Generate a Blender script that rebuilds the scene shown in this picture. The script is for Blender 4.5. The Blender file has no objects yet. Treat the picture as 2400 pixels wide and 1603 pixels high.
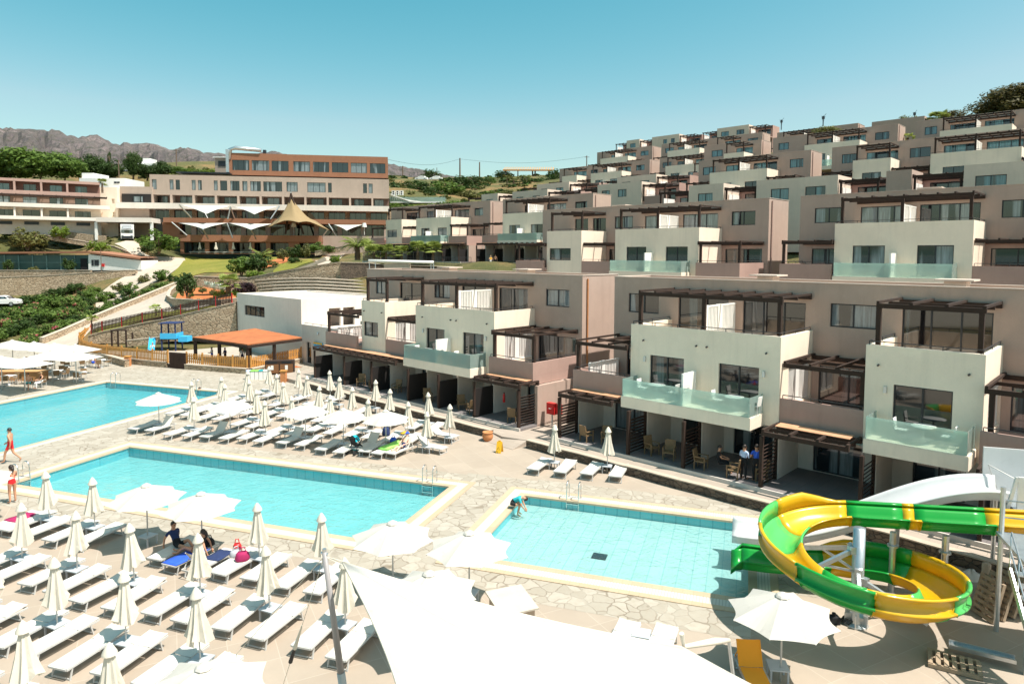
import bpy, bmesh, math, random
import numpy as np
from mathutils import Vector, Matrix, noise as mnoise
PI = math.pi
R = math.radians
scene = bpy.context.scene
COL = scene.collection
rnd = random.Random(7)

# ------------------------------------------------------------------ camera model (metres; camera stands 11 m above the pool deck)
FPX, PITCH, ROLL, PPY, CAMH = 1593.15, R(3.789), R(0.178), 699.8, 11.0
_c, _s = math.cos(PITCH), math.sin(PITCH)
_cr, _sr = math.cos(ROLL), math.sin(ROLL)
RM = np.array([[_cr, -_sr, 0], [_sr, _cr, 0], [0, 0, 1.]]) @ np.array([[1., 0, 0], [0, -_s, -_c], [0, _c, -_s]])
CAM = np.array([0, 0, CAMH])
def ray(x, y): return RM.T @ np.array([(x - 1200) / FPX, (y - PPY) / FPX, 1.])
def G(x, y, z=0.0):
    d = ray(x, y); p = CAM + d * ((z - CAMH) / d[2]); return Vector(p)
def AT(x, y, Y):
    d = ray(x, y); return Vector(CAM + d * (Y / d[1]))
class Frame:
    """A vertical-walled frame: x along a facade, y into it, z up."""
    def __init__(s, o, ang):
        s.o = Vector(o); s.a = ang
        s.x = Vector((math.cos(ang), math.sin(ang), 0)); s.y = Vector((-math.sin(ang), math.cos(ang), 0))
    def w(s, a, b, z=0.0): return s.o + s.x * a + s.y * b + Vector((0, 0, z))
    def px(s, x, y, d=0.0):
        r = Vector(ray(x, y)); n = s.y; o = s.o + n * d
        t = (o - Vector(CAM)).dot(n) / r.dot(n); p = Vector(CAM) + r * t - s.o
        return p.dot(s.x), p.z
    def loc(s, p):
        q = Vector(p) - s.o; return q.dot(s.x), q.dot(s.y), q.z
UV = Frame((0, 0, 0), R(-43.686))      # apartment blocks: x = along the facade, y = into the hill
PQ = Frame((0, 0, 0), R(-18.865))      # pools and loungers

# ------------------------------------------------------------------ mesh builder
class MB:
    def __init__(s): s.v = []; s.f = []; s.m = []; s.mi = 0; s.sm = False
    def quad(s, *p):
        i = len(s.v); s.v += [tuple(q) for q in p]; s.f.append(tuple(range(i, i + len(p)))); s.m.append(s.mi); return s
    def box(s, x0, x1, y0, y1, z0, z1):
        i = len(s.v)
        s.v += [(x0, y0, z0), (x1, y0, z0), (x1, y1, z0), (x0, y1, z0), (x0, y0, z1), (x1, y0, z1), (x1, y1, z1), (x0, y1, z1)]
        for q in ((0, 3, 2, 1), (4, 5, 6, 7), (0, 1, 5, 4), (1, 2, 6, 5), (2, 3, 7, 6), (3, 0, 4, 7)):
            s.f.append(tuple(i + k for k in q)); s.m.append(s.mi)
        return s
    def obox(s, c, sx, sy, sz, M):
        i = len(s.v); c = Vector(c)
        for a in (-1, 1):
            for b in (-1, 1):
                for d in (-1, 1): s.v.append(tuple(c + M @ Vector((a * sx / 2, b * sy / 2, d * sz / 2))))
        for q in ((0, 1, 3, 2), (4, 6, 7, 5), (0, 4, 5, 1), (2, 3, 7, 6), (0, 2, 6, 4), (1, 5, 7, 3)):
            s.f.append(tuple(i + k for k in q)); s.m.append(s.mi)
        return s
    def bar(s, a, b, w, h=None):
        a = Vector(a); b = Vector(b); d = b - a; L = d.length
        if L < 1e-6: return s
        return s.obox((a + b) / 2, L, w, h or w, d.to_track_quat('X', 'Z').to_matrix())
    def tube(s, pts, r, n=6, cap=True):
        pts = [Vector(p) for p in pts]; rs = r if isinstance(r, (list, tuple)) else [r] * len(pts)
        i0 = len(s.v)
        for k, p in enumerate(pts):
            d = (pts[min(k + 1, len(pts) - 1)] - pts[max(k - 1, 0)]).normalized()
            q = d.to_track_quat('Z', 'Y').to_matrix()
            for j in range(n):
                a = 2 * PI * j / n; s.v.append(tuple(p + q @ Vector((rs[k] * math.cos(a), rs[k] * math.sin(a), 0))))
        for k in range(len(pts) - 1):
            for j in range(n):
                a = i0 + k * n + j; b = i0 + k * n + (j + 1) % n
                s.f.append((a, b, b + n, a + n)); s.m.append(s.mi)
        if cap:
            s.f.append(tuple(i0 + j for j in reversed(range(n)))); s.m.append(s.mi)
            s.f.append(tuple(i0 + (len(pts) - 1) * n + j for j in range(n))); s.m.append(s.mi)
        return s
    def prism(s, poly, z0, z1):
        i = len(s.v); n = len(poly)
        z1s = z1 if isinstance(z1, (list, tuple)) else [z1] * n
        z0s = z0 if isinstance(z0, (list, tuple)) else [z0] * n
        s.v += [(p[0], p[1], z0s[k]) for k, p in enumerate(poly)] + [(p[0], p[1], z1s[k]) for k, p in enumerate(poly)]
        s.f.append(tuple(i + k for k in reversed(range(n)))); s.f.append(tuple(i + n + k for k in range(n))); s.m += [s.mi] * 2
        for k in range(n):
            j = (k + 1) % n; s.f.append((i + k, i + j, i + n + j, i + n + k)); s.m.append(s.mi)
        return s
    def lathe(s, prof, n=12, c=(0, 0, 0)):
        i = len(s.v)
        for r, z in prof:
            for j in range(n):
                a = 2 * PI * j / n; s.v.append((c[0] + r * math.cos(a), c[1] + r * math.sin(a), c[2] + z))
        for k in range(len(prof) - 1):
            for j in range(n):
                a = i + k * n + j; b = i + k * n + (j + 1) % n
                s.f.append((a, b, b + n, a + n)); s.m.append(s.mi)
        return s
    def grid(s, P):
        i = len(s.v); nr = len(P); nc = len(P[0])
        for row in P: s.v += [tuple(p) for p in row]
        for a in range(nr - 1):
            for b in range(nc - 1):
                q = i + a * nc + b; s.f.append((q, q + 1, q + nc + 1, q + nc)); s.m.append(s.mi)
        return s
    def wall(s, x0, x1, z0, z1, y, ops=(), depth=0.12, t=0.25, axis='x', face=-1):
        """A wall slab with real openings. axis x: runs along x at y, outside is -y (face=-1) or +y."""
        xs = sorted(set([x0, x1] + [min(max(o[k], x0), x1) for o in ops for k in (0, 1)]))
        zs = sorted(set([z0, z1] + [min(max(o[k], z0), z1) for o in ops for k in (2, 3)]))
        def P(a, b, c): return (a, b, c) if axis == 'x' else (b, a, c)
        yb = y - face * t
        for i in range(len(xs) - 1):
            for j in range(len(zs) - 1):
                cx, cz = (xs[i] + xs[i + 1]) / 2, (zs[j] + zs[j + 1]) / 2
                if any(o[0] < cx < o[1] and o[2] < cz < o[3] for o in ops): continue
                a, b, c, d = xs[i], xs[i + 1], zs[j], zs[j + 1]
                s.quad(P(a, y, c), P(b, y, c), P(b, y, d), P(a, y, d))
                s.quad(P(a, yb, c), P(a, yb, d), P(b, yb, d), P(b, yb, c))
        for o in ops:
            a, b, c, d = o[:4]
            s.quad(P(a, y, c), P(a, y, d), P(a, yb, d), P(a, yb, c)); s.quad(P(b, y, c), P(b, yb, c), P(b, yb, d), P(b, y, d))
            s.quad(P(a, y, c), P(a, yb, c), P(b, yb, c), P(b, y, c)); s.quad(P(a, y, d), P(b, y, d), P(b, yb, d), P(a, yb, d))
        for (a, c, b, d) in ((x0, z0, x0, z1), (x1, z0, x1, z1)):
            s.quad(P(a, y, c), P(a, yb, c), P(a, yb, d), P(a, y, d))
        s.quad(P(x0, y, z1), P(x1, y, z1), P(x1, yb, z1), P(x0, yb, z1))
        return s
    def mesh(s, name, mats, smooth=False):
        me = bpy.data.meshes.new(name); me.from_pydata(s.v, [], s.f); me.update()
        for m in (mats if isinstance(mats, (list, tuple)) else [mats]): me.materials.append(m)
        if len(me.materials) > 1: me.polygons.foreach_set('material_index', s.m)
        if smooth: me.polygons.foreach_set('use_smooth', [True] * len(me.polygons))
        return me
    def build(s, name, mats, parent=None, smooth=False, fix=False):
        me = s.mesh(name, mats, smooth)
        if fix:
            bm = bmesh.new(); bm.from_mesh(me); bmesh.ops.recalc_face_normals(bm, faces=bm.faces); bm.to_mesh(me); bm.free()
        return link(name, me, parent)

def link(name, me, parent=None, loc=None, rz=None):
    o = bpy.data.objects.new(name, me); COL.objects.link(o)
    if parent: o.parent = parent
    if loc is not None: o.location = loc
    if rz is not None: o.rotation_euler = (0, 0, rz)
    return o
def tag(o, label=None, cat=None, group=None, kind=None):
    if label: o['label'] = label
    if cat: o['category'] = cat
    if group: o['group'] = group
    if kind: o['kind'] = kind
    return o
def thing(name, label, cat, loc=(0, 0, 0), rz=0.0, group=None):
    o = bpy.data.objects.new(name, None); COL.objects.link(o); o.empty_display_size = 0.3
    o.location = loc; o.rotation_euler = (0, 0, rz); return tag(o, label, cat, group)
_kids = {}
def copy_tree(o, parent=None):
    c = o.copy(); COL.objects.link(c); c.parent = parent
    for ch in o.children: copy_tree(ch, c)
    return c
class Proto:
    """First call hands out the built thing, later calls copies of it and of its parts."""
    def __init__(s, root): s.root = root; s.kids = None; s.n = 0
    def put(s, loc, rz=0.0, label=None, group=None, sc=None, cat=None):
        o = s.root if s.n == 0 else copy_tree(s.root)
        s.n += 1; o.location = loc; o.rotation_euler = (0, 0, rz)
        if sc is not None: o.scale = (sc, sc, sc) if not isinstance(sc, (tuple, list)) else sc
        return tag(o, label, cat, group)
ORD = ['first', 'second', 'third', 'fourth', 'fifth', 'sixth', 'seventh', 'eighth', 'ninth', 'tenth', 'eleventh', 'twelfth']

# ------------------------------------------------------------------ materials
class NT:
    def __init__(s, name):
        s.mat = bpy.data.materials.new(name); s.mat.use_nodes = True; s.t = s.mat.node_tree; s.N = s.t.nodes; s.L = s.t.links
        s.b = s.N['Principled BSDF']; s.out = s.N['Material Output']
    def n(s, ty, **kw):
        x = s.N.new(ty)
        for k, v in kw.items():
            if k in x.inputs.keys() if isinstance(k, str) else False: x.inputs[k].default_value = v
            else: setattr(x, k, v)
        return x
    def l(s, a, b): s.L.new(a, b)
    def pos(s, scale=(1, 1, 1), rot=(0, 0, 0), obj=False):
        g = s.n('ShaderNodeTexCoord') if obj else s.n('ShaderNodeNewGeometry')
        m = s.n('ShaderNodeMapping'); m.inputs['Scale'].default_value = scale; m.inputs['Rotation'].default_value = rot
        s.l(g.outputs['Object' if obj else 'Position'], m.inputs['Vector']); return m.outputs['Vector']
    def noise(s, vec, scale, detail=4, rough=0.55):
        x = s.n('ShaderNodeTexNoise'); x.inputs['Scale'].default_value = scale; x.inputs['Detail'].default_value = detail; x.inputs['Roughness'].default_value = rough
        s.l(vec, x.inputs['Vector']); return x.outputs['Fac']
    def ramp(s, fac, stops):
        x = s.n('ShaderNodeValToRGB'); e = x.color_ramp.elements
        while len(e) < len(stops): e.new(0.5)
        for k, (p, c) in enumerate(stops): e[k].position = p; e[k].color = tuple(c) + (1,) if len(c) == 3 else c
        s.l(fac, x.inputs['Fac']); return x.outputs['Color']
    def mix(s, fac, a, b, ty='MIX'):
        x = s.n('ShaderNodeMix'); x.data_type = 'RGBA'; x.blend_type = ty
        for v, k in ((fac, 0), (a, 6), (b, 7)):
            if hasattr(v, 'is_output') or isinstance(v, bpy.types.NodeSocket): s.l(v, x.inputs[k])
            elif k == 0: x.inputs[0].default_value = v
            else: x.inputs[k].default_value = tuple(v) + (1,) if len(v) == 3 else v
        return x.outputs[2]
    def math(s, op, a, b=0.0):
        x = s.n('ShaderNodeMath'); x.operation = op
        for v, k in ((a, 0), (b, 1)):
            if isinstance(v, bpy.types.NodeSocket): s.l(v, x.inputs[k])
            else: x.inputs[k].default_value = v
        return x.outputs[0]
    def bump(s, h, st=0.3, dist=0.02):
        x = s.n('ShaderNodeBump'); x.inputs['Strength'].default_value = st; x.inputs['Distance'].default_value = dist
        s.l(h, x.inputs['Height']); s.l(x.outputs['Normal'], s.b.inputs['Normal'])
    def set(s, color=None, rough=None, **kw):
        if color is not None:
            if isinstance(color, bpy.types.NodeSocket): s.l(color, s.b.inputs['Base Color'])
            else: s.b.inputs['Base Color'].default_value = tuple(color) + (1,)
        if rough is not None: s.b.inputs['Roughness'].default_value = rough
        for k, v in kw.items(): s.b.inputs[k.replace('_', ' ')].default_value = v
        return s.mat
def mul(c, k): return tuple(min(1, x * k) for x in c)
def plain(name, col, rough=0.6, var=0.12, scale=1.5, bump=0.0, bs=40, obj=False, **kw):
    t = NT(name); v = t.pos(obj=obj)
    n1 = t.noise(v, scale, 5, 0.6); n2 = t.noise(v, scale * 9, 3)
    c = t.mix(t.ramp(n1, [(0.3, (0, 0, 0)), (0.7, (1, 1, 1))]), mul(col, 1 - var), mul(col, 1 + var))
    c = t.mix(0.25, c, t.mix(n2, mul(col, 0.75), mul(col, 1.2)))
    if bump: t.bump(t.noise(v, bs, 3), bump, 0.01)
    return t.set(c, rough, **kw)
def stucco(name, col):
    t = NT(name); v = t.pos()
    big = t.ramp(t.noise(v, 0.35, 5, 0.65), [(0.3, (0, 0, 0)), (0.72, (1, 1, 1))])
    c = t.mix(big, mul(col, 0.88), mul(col, 1.06))
    streak = t.ramp(t.noise(t.pos((1.6, 1.6, 0.12)), 1.7, 4, 0.6), [(0.52, (0, 0, 0)), (0.8, (1, 1, 1))])
    c = t.mix(t.math('MULTIPLY', streak, 0.30), c, mul(col, 0.6))
    c = t.mix(0.18, c, t.mix(t.noise(v, 14, 3), mul(col, 0.75), mul(col, 1.2)))
    pt = t.ramp(t.noise(v, 0.8, 3, 0.5), [(0.60, (0, 0, 0)), (0.63, (1, 1, 1))]); c = t.mix(t.math('MULTIPLY', pt, 0.10), c, mul(col, 1.25))
    t.bump(t.noise(v, 60, 3), 0.25, 0.008)
    return t.set(c, 0.9)
def stone(name, a, b, mortar, sc=2.6, zs=1.7):
    t = NT(name); v = t.pos((1, 1, zs))
    w = t.n('ShaderNodeTexNoise'); w.inputs['Scale'].default_value = 2.0; t.l(v, w.inputs['Vector'])
    vv = t.n('ShaderNodeVectorMath'); vv.operation = 'MULTIPLY_ADD'; t.l(w.outputs['Color'], vv.inputs[0]); vv.inputs[1].default_value = (0.35,) * 3; t.l(v, vv.inputs[2])
    e = t.n('ShaderNodeTexVoronoi'); e.feature = 'DISTANCE_TO_EDGE'; e.inputs['Scale'].default_value = sc; t.l(vv.outputs[0], e.inputs['Vector'])
    f = t.n('ShaderNodeTexVoronoi'); f.inputs['Scale'].default_value = sc; t.l(vv.outputs[0], f.inputs['Vector'])
    sep = t.n('ShaderNodeSeparateColor'); t.l(f.outputs['Color'], sep.inputs[0])
    c = t.mix(sep.outputs[0], a, b); c = t.mix(t.math('MULTIPLY', t.noise(v, 9, 4), 0.6), c, mul(a, 0.55))
    m = t.ramp(e.outputs['Distance'], [(0.0, (1, 1, 1)), (0.06, (0, 0, 0))])
    c = t.mix(m, c, mortar); t.bump(t.ramp(e.outputs['Distance'], [(0, (0, 0, 0)), (0.12, (1, 1, 1))]), 0.8, 0.06)
    return t.set(c, 0.92)
M = {}
M['cream'] = stucco('cream_stucco', (0.85, 0.71, 0.57))
M['taupe'] = stucco('taupe_stucco', (0.45, 0.325, 0.265))
M['pink'] = stucco('dusty_pink_stucco', (0.42, 0.27, 0.225))
M['sand'] = stucco('sand_stucco', (0.72, 0.575, 0.465))
M['white'] = stucco('white_stucco', (0.72, 0.655, 0.585))
M['grey'] = stucco('pale_grey_stucco', (0.66, 0.585, 0.52))
M['terra'] = stucco('terracotta_stucco', (0.30, 0.135, 0.075))
M['tan'] = stucco('tan_stucco', (0.42, 0.325, 0.265))
M['roof'] = plain('pale_flat_roof', (0.54, 0.44, 0.37), 0.9, 0.12, 0.8, 0.3, 50)
M['awning'] = plain('peach_awning_cloth', (0.52, 0.27, 0.15), 0.8, 0.2, 2)
M['rooforange'] = plain('orange_roof_sheet', (0.40, 0.125, 0.042), 0.75, 0.25, 1.2, 0.2, 20)
M['wood'] = plain('dark_brown_wood', (0.032, 0.0145, 0.008), 0.85, 0.3, 3, 0.2, 25)
M['darkwood'] = plain('near_black_wood', (0.012, 0.009, 0.008), 0.7, 0.2, 3)
M['frame'] = plain('anthracite_aluminium', (0.011, 0.015, 0.022), 0.35, 0.1, 2)
M['rail'] = plain('dark_steel_rail', (0.045, 0.042, 0.045), 0.4, 0.1, 2)
M['whitepaint'] = plain('white_paint', (0.80, 0.78, 0.74), 0.5, 0.05, 2)
M['metal'] = plain('galvanised_steel', (0.55, 0.57, 0.58), 0.38, 0.15, 4, Metallic=0.85)
M['steel'] = plain('polished_steel', (0.72, 0.72, 0.72), 0.18, 0.05, 4, Metallic=1.0)
M['fabric'] = plain('white_sling_fabric', (0.60, 0.57, 0.52), 0.8, 0.06, 2, 0.2, 120)
M['alu'] = plain('white_aluminium', (0.50, 0.49, 0.47), 0.4, 0.06, 3)
M['greyplastic'] = plain('grey_plastic', (0.42, 0.44, 0.46), 0.5, 0.08, 3)
M['wicker'] = plain('honey_wicker', (0.22, 0.135, 0.065), 0.7, 0.25, 8, 0.5, 90)
M['soil'] = plain('red_soil', (0.44, 0.135, 0.04), 0.95, 0.3, 1.2, 0.7, 9)
M['orangewood'] = plain('honey_wood', (0.52, 0.24, 0.055), 0.6, 0.25, 3)
M['bark'] = plain('bark', (0.16, 0.105, 0.07), 0.9, 0.3, 6, 0.8, 18)
M['rubber'] = plain('black_rubber', (0.02, 0.02, 0.021), 0.7, 0.1, 3)
M['red'] = plain('red_paint', (0.60, 0.02, 0.02), 0.4, 0.08, 3)
M['blue'] = plain('blue_cloth', (0.02, 0.09, 0.52), 0.85, 0.15, 5)
M['yellow'] = plain('yellow_plastic', (0.80, 0.44, 0.015), 0.4, 0.06, 3)
M['cyan'] = plain('cyan_plastic', (0.05, 0.42, 0.72), 0.4, 0.06, 3)
M['clay'] = plain('terracotta_clay', (0.52, 0.21, 0.08), 0.85, 0.15, 6)
M['magenta'] = plain('magenta_cloth', (0.34, 0.012, 0.09), 0.85, 0.2, 6)
M['lime'] = plain('lime_towel', (0.28, 0.66, 0.12), 0.85, 0.12, 6)
M['teal'] = plain('teal_cloth', (0.02, 0.36, 0.40), 0.85, 0.12, 6)
M['navy'] = plain('navy_cloth', (0.015, 0.03, 0.10), 0.9, 0.15, 6)
M['black'] = plain('black_cloth', (0.012, 0.012, 0.014), 0.9, 0.15, 6)
M['skin'] = plain('tanned_skin', (0.50, 0.25, 0.15), 0.55, 0.06, 6)
M['skinpale'] = plain('pale_skin', (0.68, 0.42, 0.32), 0.55, 0.06, 6)
M['hair'] = plain('dark_hair', (0.025, 0.016, 0.012), 0.5, 0.2, 20)
M['fairhair'] = plain('fair_hair', (0.42, 0.30, 0.15), 0.5, 0.2, 20)
M['redshort'] = plain('red_swimwear', (0.66, 0.015, 0.02), 0.8, 0.1, 6)
M['whitecloth'] = plain('white_cloth', (0.80, 0.79, 0.78), 0.85, 0.06, 6)
M['paleblue'] = plain('pale_blue_cloth', (0.45, 0.55, 0.75), 0.85, 0.06, 6)
M['oldwood'] = plain('weathered_pallet_wood', (0.34, 0.25, 0.17), 0.85, 0.3, 4, 0.3, 30)
M['concrete'] = plain('pale_concrete', (0.40, 0.345, 0.285), 0.9, 0.14, 0.5, 0.3, 25)
M['road'] = plain('bleached_road', (0.44, 0.36, 0.285), 0.92, 0.14, 0.25, 0.3, 20)
M['stone'] = stone('field_stone', (0.40, 0.29, 0.19), (0.60, 0.47, 0.33), (0.15, 0.105, 0.07), 1.9)
M['darkstone'] = stone('dark_field_stone', (0.10, 0.075, 0.055), (0.22, 0.16, 0.115), (0.045, 0.035, 0.03), 3.0)
M['capstone'] = plain('pale_capstone', (0.46, 0.38, 0.30), 0.9, 0.15, 2.5, 0.3, 20)
def foliage(name, a, b, c2=None):
    t = NT(name); v = t.pos()
    oi = t.n('ShaderNodeObjectInfo')
    g = t.n('ShaderNodeNewGeometry')
    c = t.mix(t.noise(v, 2.2, 3), a, b)
    c = t.mix(t.math('MULTIPLY', g.outputs['Random Per Island'], 0.65), c, mul(b, 1.45))
    c = t.mix(t.math('MULTIPLY', oi.outputs['Random'], 0.25), c, mul(a, 0.7))
    if c2: c = t.mix(t.ramp(t.noise(v, 1.1, 2), [(0.62, (0, 0, 0)), (0.68, (1, 1, 1))]), c, c2)
    t.set(c, 0.6); t.b.inputs['Specular IOR Level'].default_value = 0.25
    tr = t.n('ShaderNodeBsdfTranslucent'); t.l(c, tr.inputs['Color'])
    mx = t.n('ShaderNodeMixShader'); mx.inputs[0].default_value = 0.3
    t.l(t.b.outputs[0], mx.inputs[1]); t.l(tr.outputs[0], mx.inputs[2]); t.l(mx.outputs[0], t.out.inputs['Surface'])
    return t.mat
M['leaf'] = foliage('mid_green_foliage', (0.045, 0.085, 0.014), (0.11, 0.17, 0.03))
M['darkleaf'] = foliage('dark_green_foliage', (0.018, 0.04, 0.009), (0.05, 0.085, 0.018))
M['limeleaf'] = foliage('bright_green_foliage', (0.08, 0.135, 0.015), (0.16, 0.22, 0.03))
M['oliveleaf'] = foliage('olive_green_foliage', (0.07, 0.075, 0.022), (0.15, 0.15, 0.045))
M['pineleaf'] = foliage('dark_pine_foliage', (0.045, 0.042, 0.014), (0.115, 0.095, 0.032))
M['palmleaf'] = foliage('palm_foliage', (0.12, 0.17, 0.03), (0.30, 0.34, 0.09))
M['agave'] = foliage('grey_green_agave', (0.22, 0.27, 0.22), (0.42, 0.46, 0.38))
M['purpleleaf'] = foliage('purple_foliage', (0.035, 0.02, 0.025), (0.09, 0.05, 0.055))
M['oleander'] = foliage('oleander_foliage', (0.045, 0.085, 0.015), (0.13, 0.19, 0.04), (0.50, 0.09, 0.13))
def lawn(name, a, b, c):
    t = NT(name); v = t.pos(); n1 = t.noise(v, 0.12, 6, 0.65); n2 = t.noise(v, 1.7, 5, 0.7)
    k = t.ramp(n1, [(0.36, a), (0.52, b), (0.66, c)]); k = t.mix(t.math('MULTIPLY', n2, 0.55), k, mul(a, 0.55))
    t.bump(t.noise(v, 7, 4), 0.9, 0.25); return t.set(k, 0.95)
M['lawn'] = lawn('mown_lawn', (0.19, 0.195, 0.02), (0.25, 0.235, 0.03), (0.31, 0.26, 0.05))
M['hill'] = lawn('scrub_hillside', (0.075, 0.085, 0.02), (0.15, 0.125, 0.04), (0.34, 0.19, 0.08))
M['ground'] = lawn('pale_bounce_ground', (0.50, 0.42, 0.33), (0.56, 0.47, 0.37), (0.46, 0.38, 0.29))  # unseen ground, made paler to bounce warm light onto the fronts
def mount():
    t = NT('rocky_mountain'); v = t.pos(); n1 = t.noise(v, 0.004, 8, 0.7); n2 = t.noise(v, 0.03, 6, 0.75)
    c = t.ramp(n1, [(0.35, (0.115, 0.09, 0.095)), (0.5, (0.19, 0.145, 0.145)), (0.62, (0.29, 0.225, 0.22))])  # purple-grey rock, with distance haze mixed into the tint
    c = t.mix(t.ramp(n2, [(0.45, (0, 0, 0)), (0.6, (1, 1, 1))]), c, (0.105, 0.095, 0.075))
    n3 = t.noise(v, 0.14, 4, 0.7); c = t.mix(t.ramp(n3, [(0.5, (0, 0, 0)), (0.58, (.7, .7, .7))]), c, (0.075, 0.075, 0.06)); t.bump(n2, 1.0, 30); return t.set(c, 0.95)
M['mountain'] = mount()
def glass(name, tint, gl=0.12, milk=0.12, milkc=(0.5, 0.72, 0.7)):
    t = NT(name); t.N.remove(t.b)
    tr = t.n('ShaderNodeBsdfTransparent'); tr.inputs[0].default_value = tint + (1,)
    df = t.n('ShaderNodeBsdfTranslucent'); df.inputs[0].default_value = milkc + (1,); dd_ = t.n('ShaderNodeBsdfDiffuse'); dd_.inputs[0].default_value = milkc + (1,); dm_ = t.n('ShaderNodeMixShader'); t.l(df.outputs[0], dm_.inputs[1]); t.l(dd_.outputs[0], dm_.inputs[2]); df = dm_
    g = t.n('ShaderNodeBsdfGlossy'); g.inputs['Roughness'].default_value = 0.03
    m1 = t.n('ShaderNodeMixShader'); m1.inputs[0].default_value = milk; t.l(tr.outputs[0], m1.inputs[1]); t.l(df.outputs[0], m1.inputs[2])
    fr = t.n('ShaderNodeFresnel'); fr.inputs[0].default_value = 1.5
    m2 = t.n('ShaderNodeMixShader'); t.l(fr.outputs[0], m2.inputs[0]); t.l(m1.outputs[0], m2.inputs[1]); t.l(g.outputs[0], m2.inputs[2])
    t.l(m2.outputs[0], t.out.inputs['Surface']); return t.mat
M['glass'] = glass('balcony_glass', (0.82, 0.95, 0.91), milk=0.48, milkc=(0.74, 0.93, 0.86))
def pane(name, dark, cur, opening=0.5, rough=0.04):
    """Window glass in front of drawn curtains: folds run vertically, some windows stand half open and dark."""
    t = NT(name); oi = t.n('ShaderNodeObjectInfo'); tc = t.n('ShaderNodeTexCoord')
    sep = t.n('ShaderNodeSeparateXYZ'); t.l(tc.outputs['Object'], sep.inputs[0])
    ax = t.math('ADD', sep.outputs[0], sep.outputs[1])
    ad = t.math('ADD', ax, t.math('MULTIPLY', oi.outputs['Random'], 37.0))
    cmb = t.n('ShaderNodeCombineXYZ'); t.l(ad, cmb.inputs[0]); t.l(t.math('MULTIPLY', sep.outputs[2], 0.05), cmb.inputs[2])
    fold = t.noise(cmb.outputs[0], 9, 3, 0.7)
    cc = t.mix(t.ramp(fold, [(0.3, (0, 0, 0)), (0.7, (1, 1, 1))]), mul(cur, 0.35), cur)
    wide = t.noise(cmb.outputs[0], 1.1, 1, 0.3)
    wide = t.math('ADD', wide, t.math('MULTIPLY', t.math('SUBTRACT', oi.outputs['Random'], 0.5), 0.36))
    opn = t.ramp(wide, [(opening - 0.02, (0, 0, 0)), (opening + 0.02, (1, 1, 1))])
    c = t.mix(opn, dark, cc)
    t.set(c, rough); t.b.inputs['Specular IOR Level'].default_value = 0.9
    t.b.inputs['Coat Weight'].default_value = 0.6; t.b.inputs['Coat Roughness'].default_value = 0.02
    return t.mat
M['pane'] = pane('curtained_glass', (0.006, 0.009, 0.012), (0.27, 0.31, 0.33), 0.48)
M['panedark'] = pane('dark_glass', (0.004, 0.006, 0.008), (0.09, 0.12, 0.13), 0.60)
M['paneblue'] = pane('blue_reflecting_glass', (0.006, 0.016, 0.022), (0.11, 0.25, 0.29), 0.44)
def canvas(name, col, tl=0.25):
    t = NT(name); v = t.pos()
    c = t.mix(t.noise(v, 1.3, 5), mul(col, 0.9), mul(col, 1.06))
    c = t.mix(t.ramp(t.noise(v, 5, 4), [(0.58, (0, 0, 0)), (0.75, (0.35,) * 3)]), c, mul(col, 0.62))
    t.set(c, 0.85); tr = t.n('ShaderNodeBsdfTranslucent'); t.l(c, tr.inputs['Color'])
    mx = t.n('ShaderNodeMixShader'); mx.inputs[0].default_value = tl
    t.l(t.b.outputs[0], mx.inputs[1]); t.l(tr.outputs[0], mx.inputs[2]); t.l(mx.outputs[0], t.out.inputs['Surface']); return t.mat
M['canvas'] = canvas('cream_canvas', (0.70, 0.645, 0.55), 0.15)
M['canvasopen'] = canvas('white_canvas', (0.62, 0.585, 0.53), 0.2)
M['sail'] = canvas('white_sail_membrane', (0.66, 0.635, 0.59), 0.2)
M['tent'] = canvas('ochre_tent_membrane', (0.33, 0.235, 0.12), 0.15)
def fibre(name, col):
    t = NT(name); v = t.pos(); c = t.mix(t.noise(v, 1.2, 4), mul(col, 0.86), mul(col, 1.1))
    c = t.mix(t.math('MULTIPLY', t.ramp(t.noise(v, 6, 5, .7), [(0.55, (0, 0, 0)), (0.8, (1, 1, 1))]), 0.2), c, mul(col, .5))
    t.set(c, 0.28); t.b.inputs['Coat Weight'].default_value = 0.35
    tr = t.n('ShaderNodeBsdfTranslucent'); t.l(c, tr.inputs['Color'])
    mx = t.n('ShaderNodeMixShader'); mx.inputs[0].default_value = 0.22
    t.l(t.b.outputs[0], mx.inputs[1]); t.l(tr.outputs[0], mx.inputs[2]); t.l(mx.outputs[0], t.out.inputs['Surface']); return t.mat
M['slidegreen'] = fibre('green_fibreglass', (0.015, 0.36, 0.05))
M['slidesunlit'] = fibre('sunlit_green_fibreglass', (0.10, 0.55, 0.13))  # same green, with the sun shining through put into the colour
M['slideyellow'] = fibre('yellow_fibreglass', (0.78, 0.46, 0.01))
M['slidewhite'] = fibre('white_fibreglass', (0.80, 0.79, 0.78))
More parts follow.
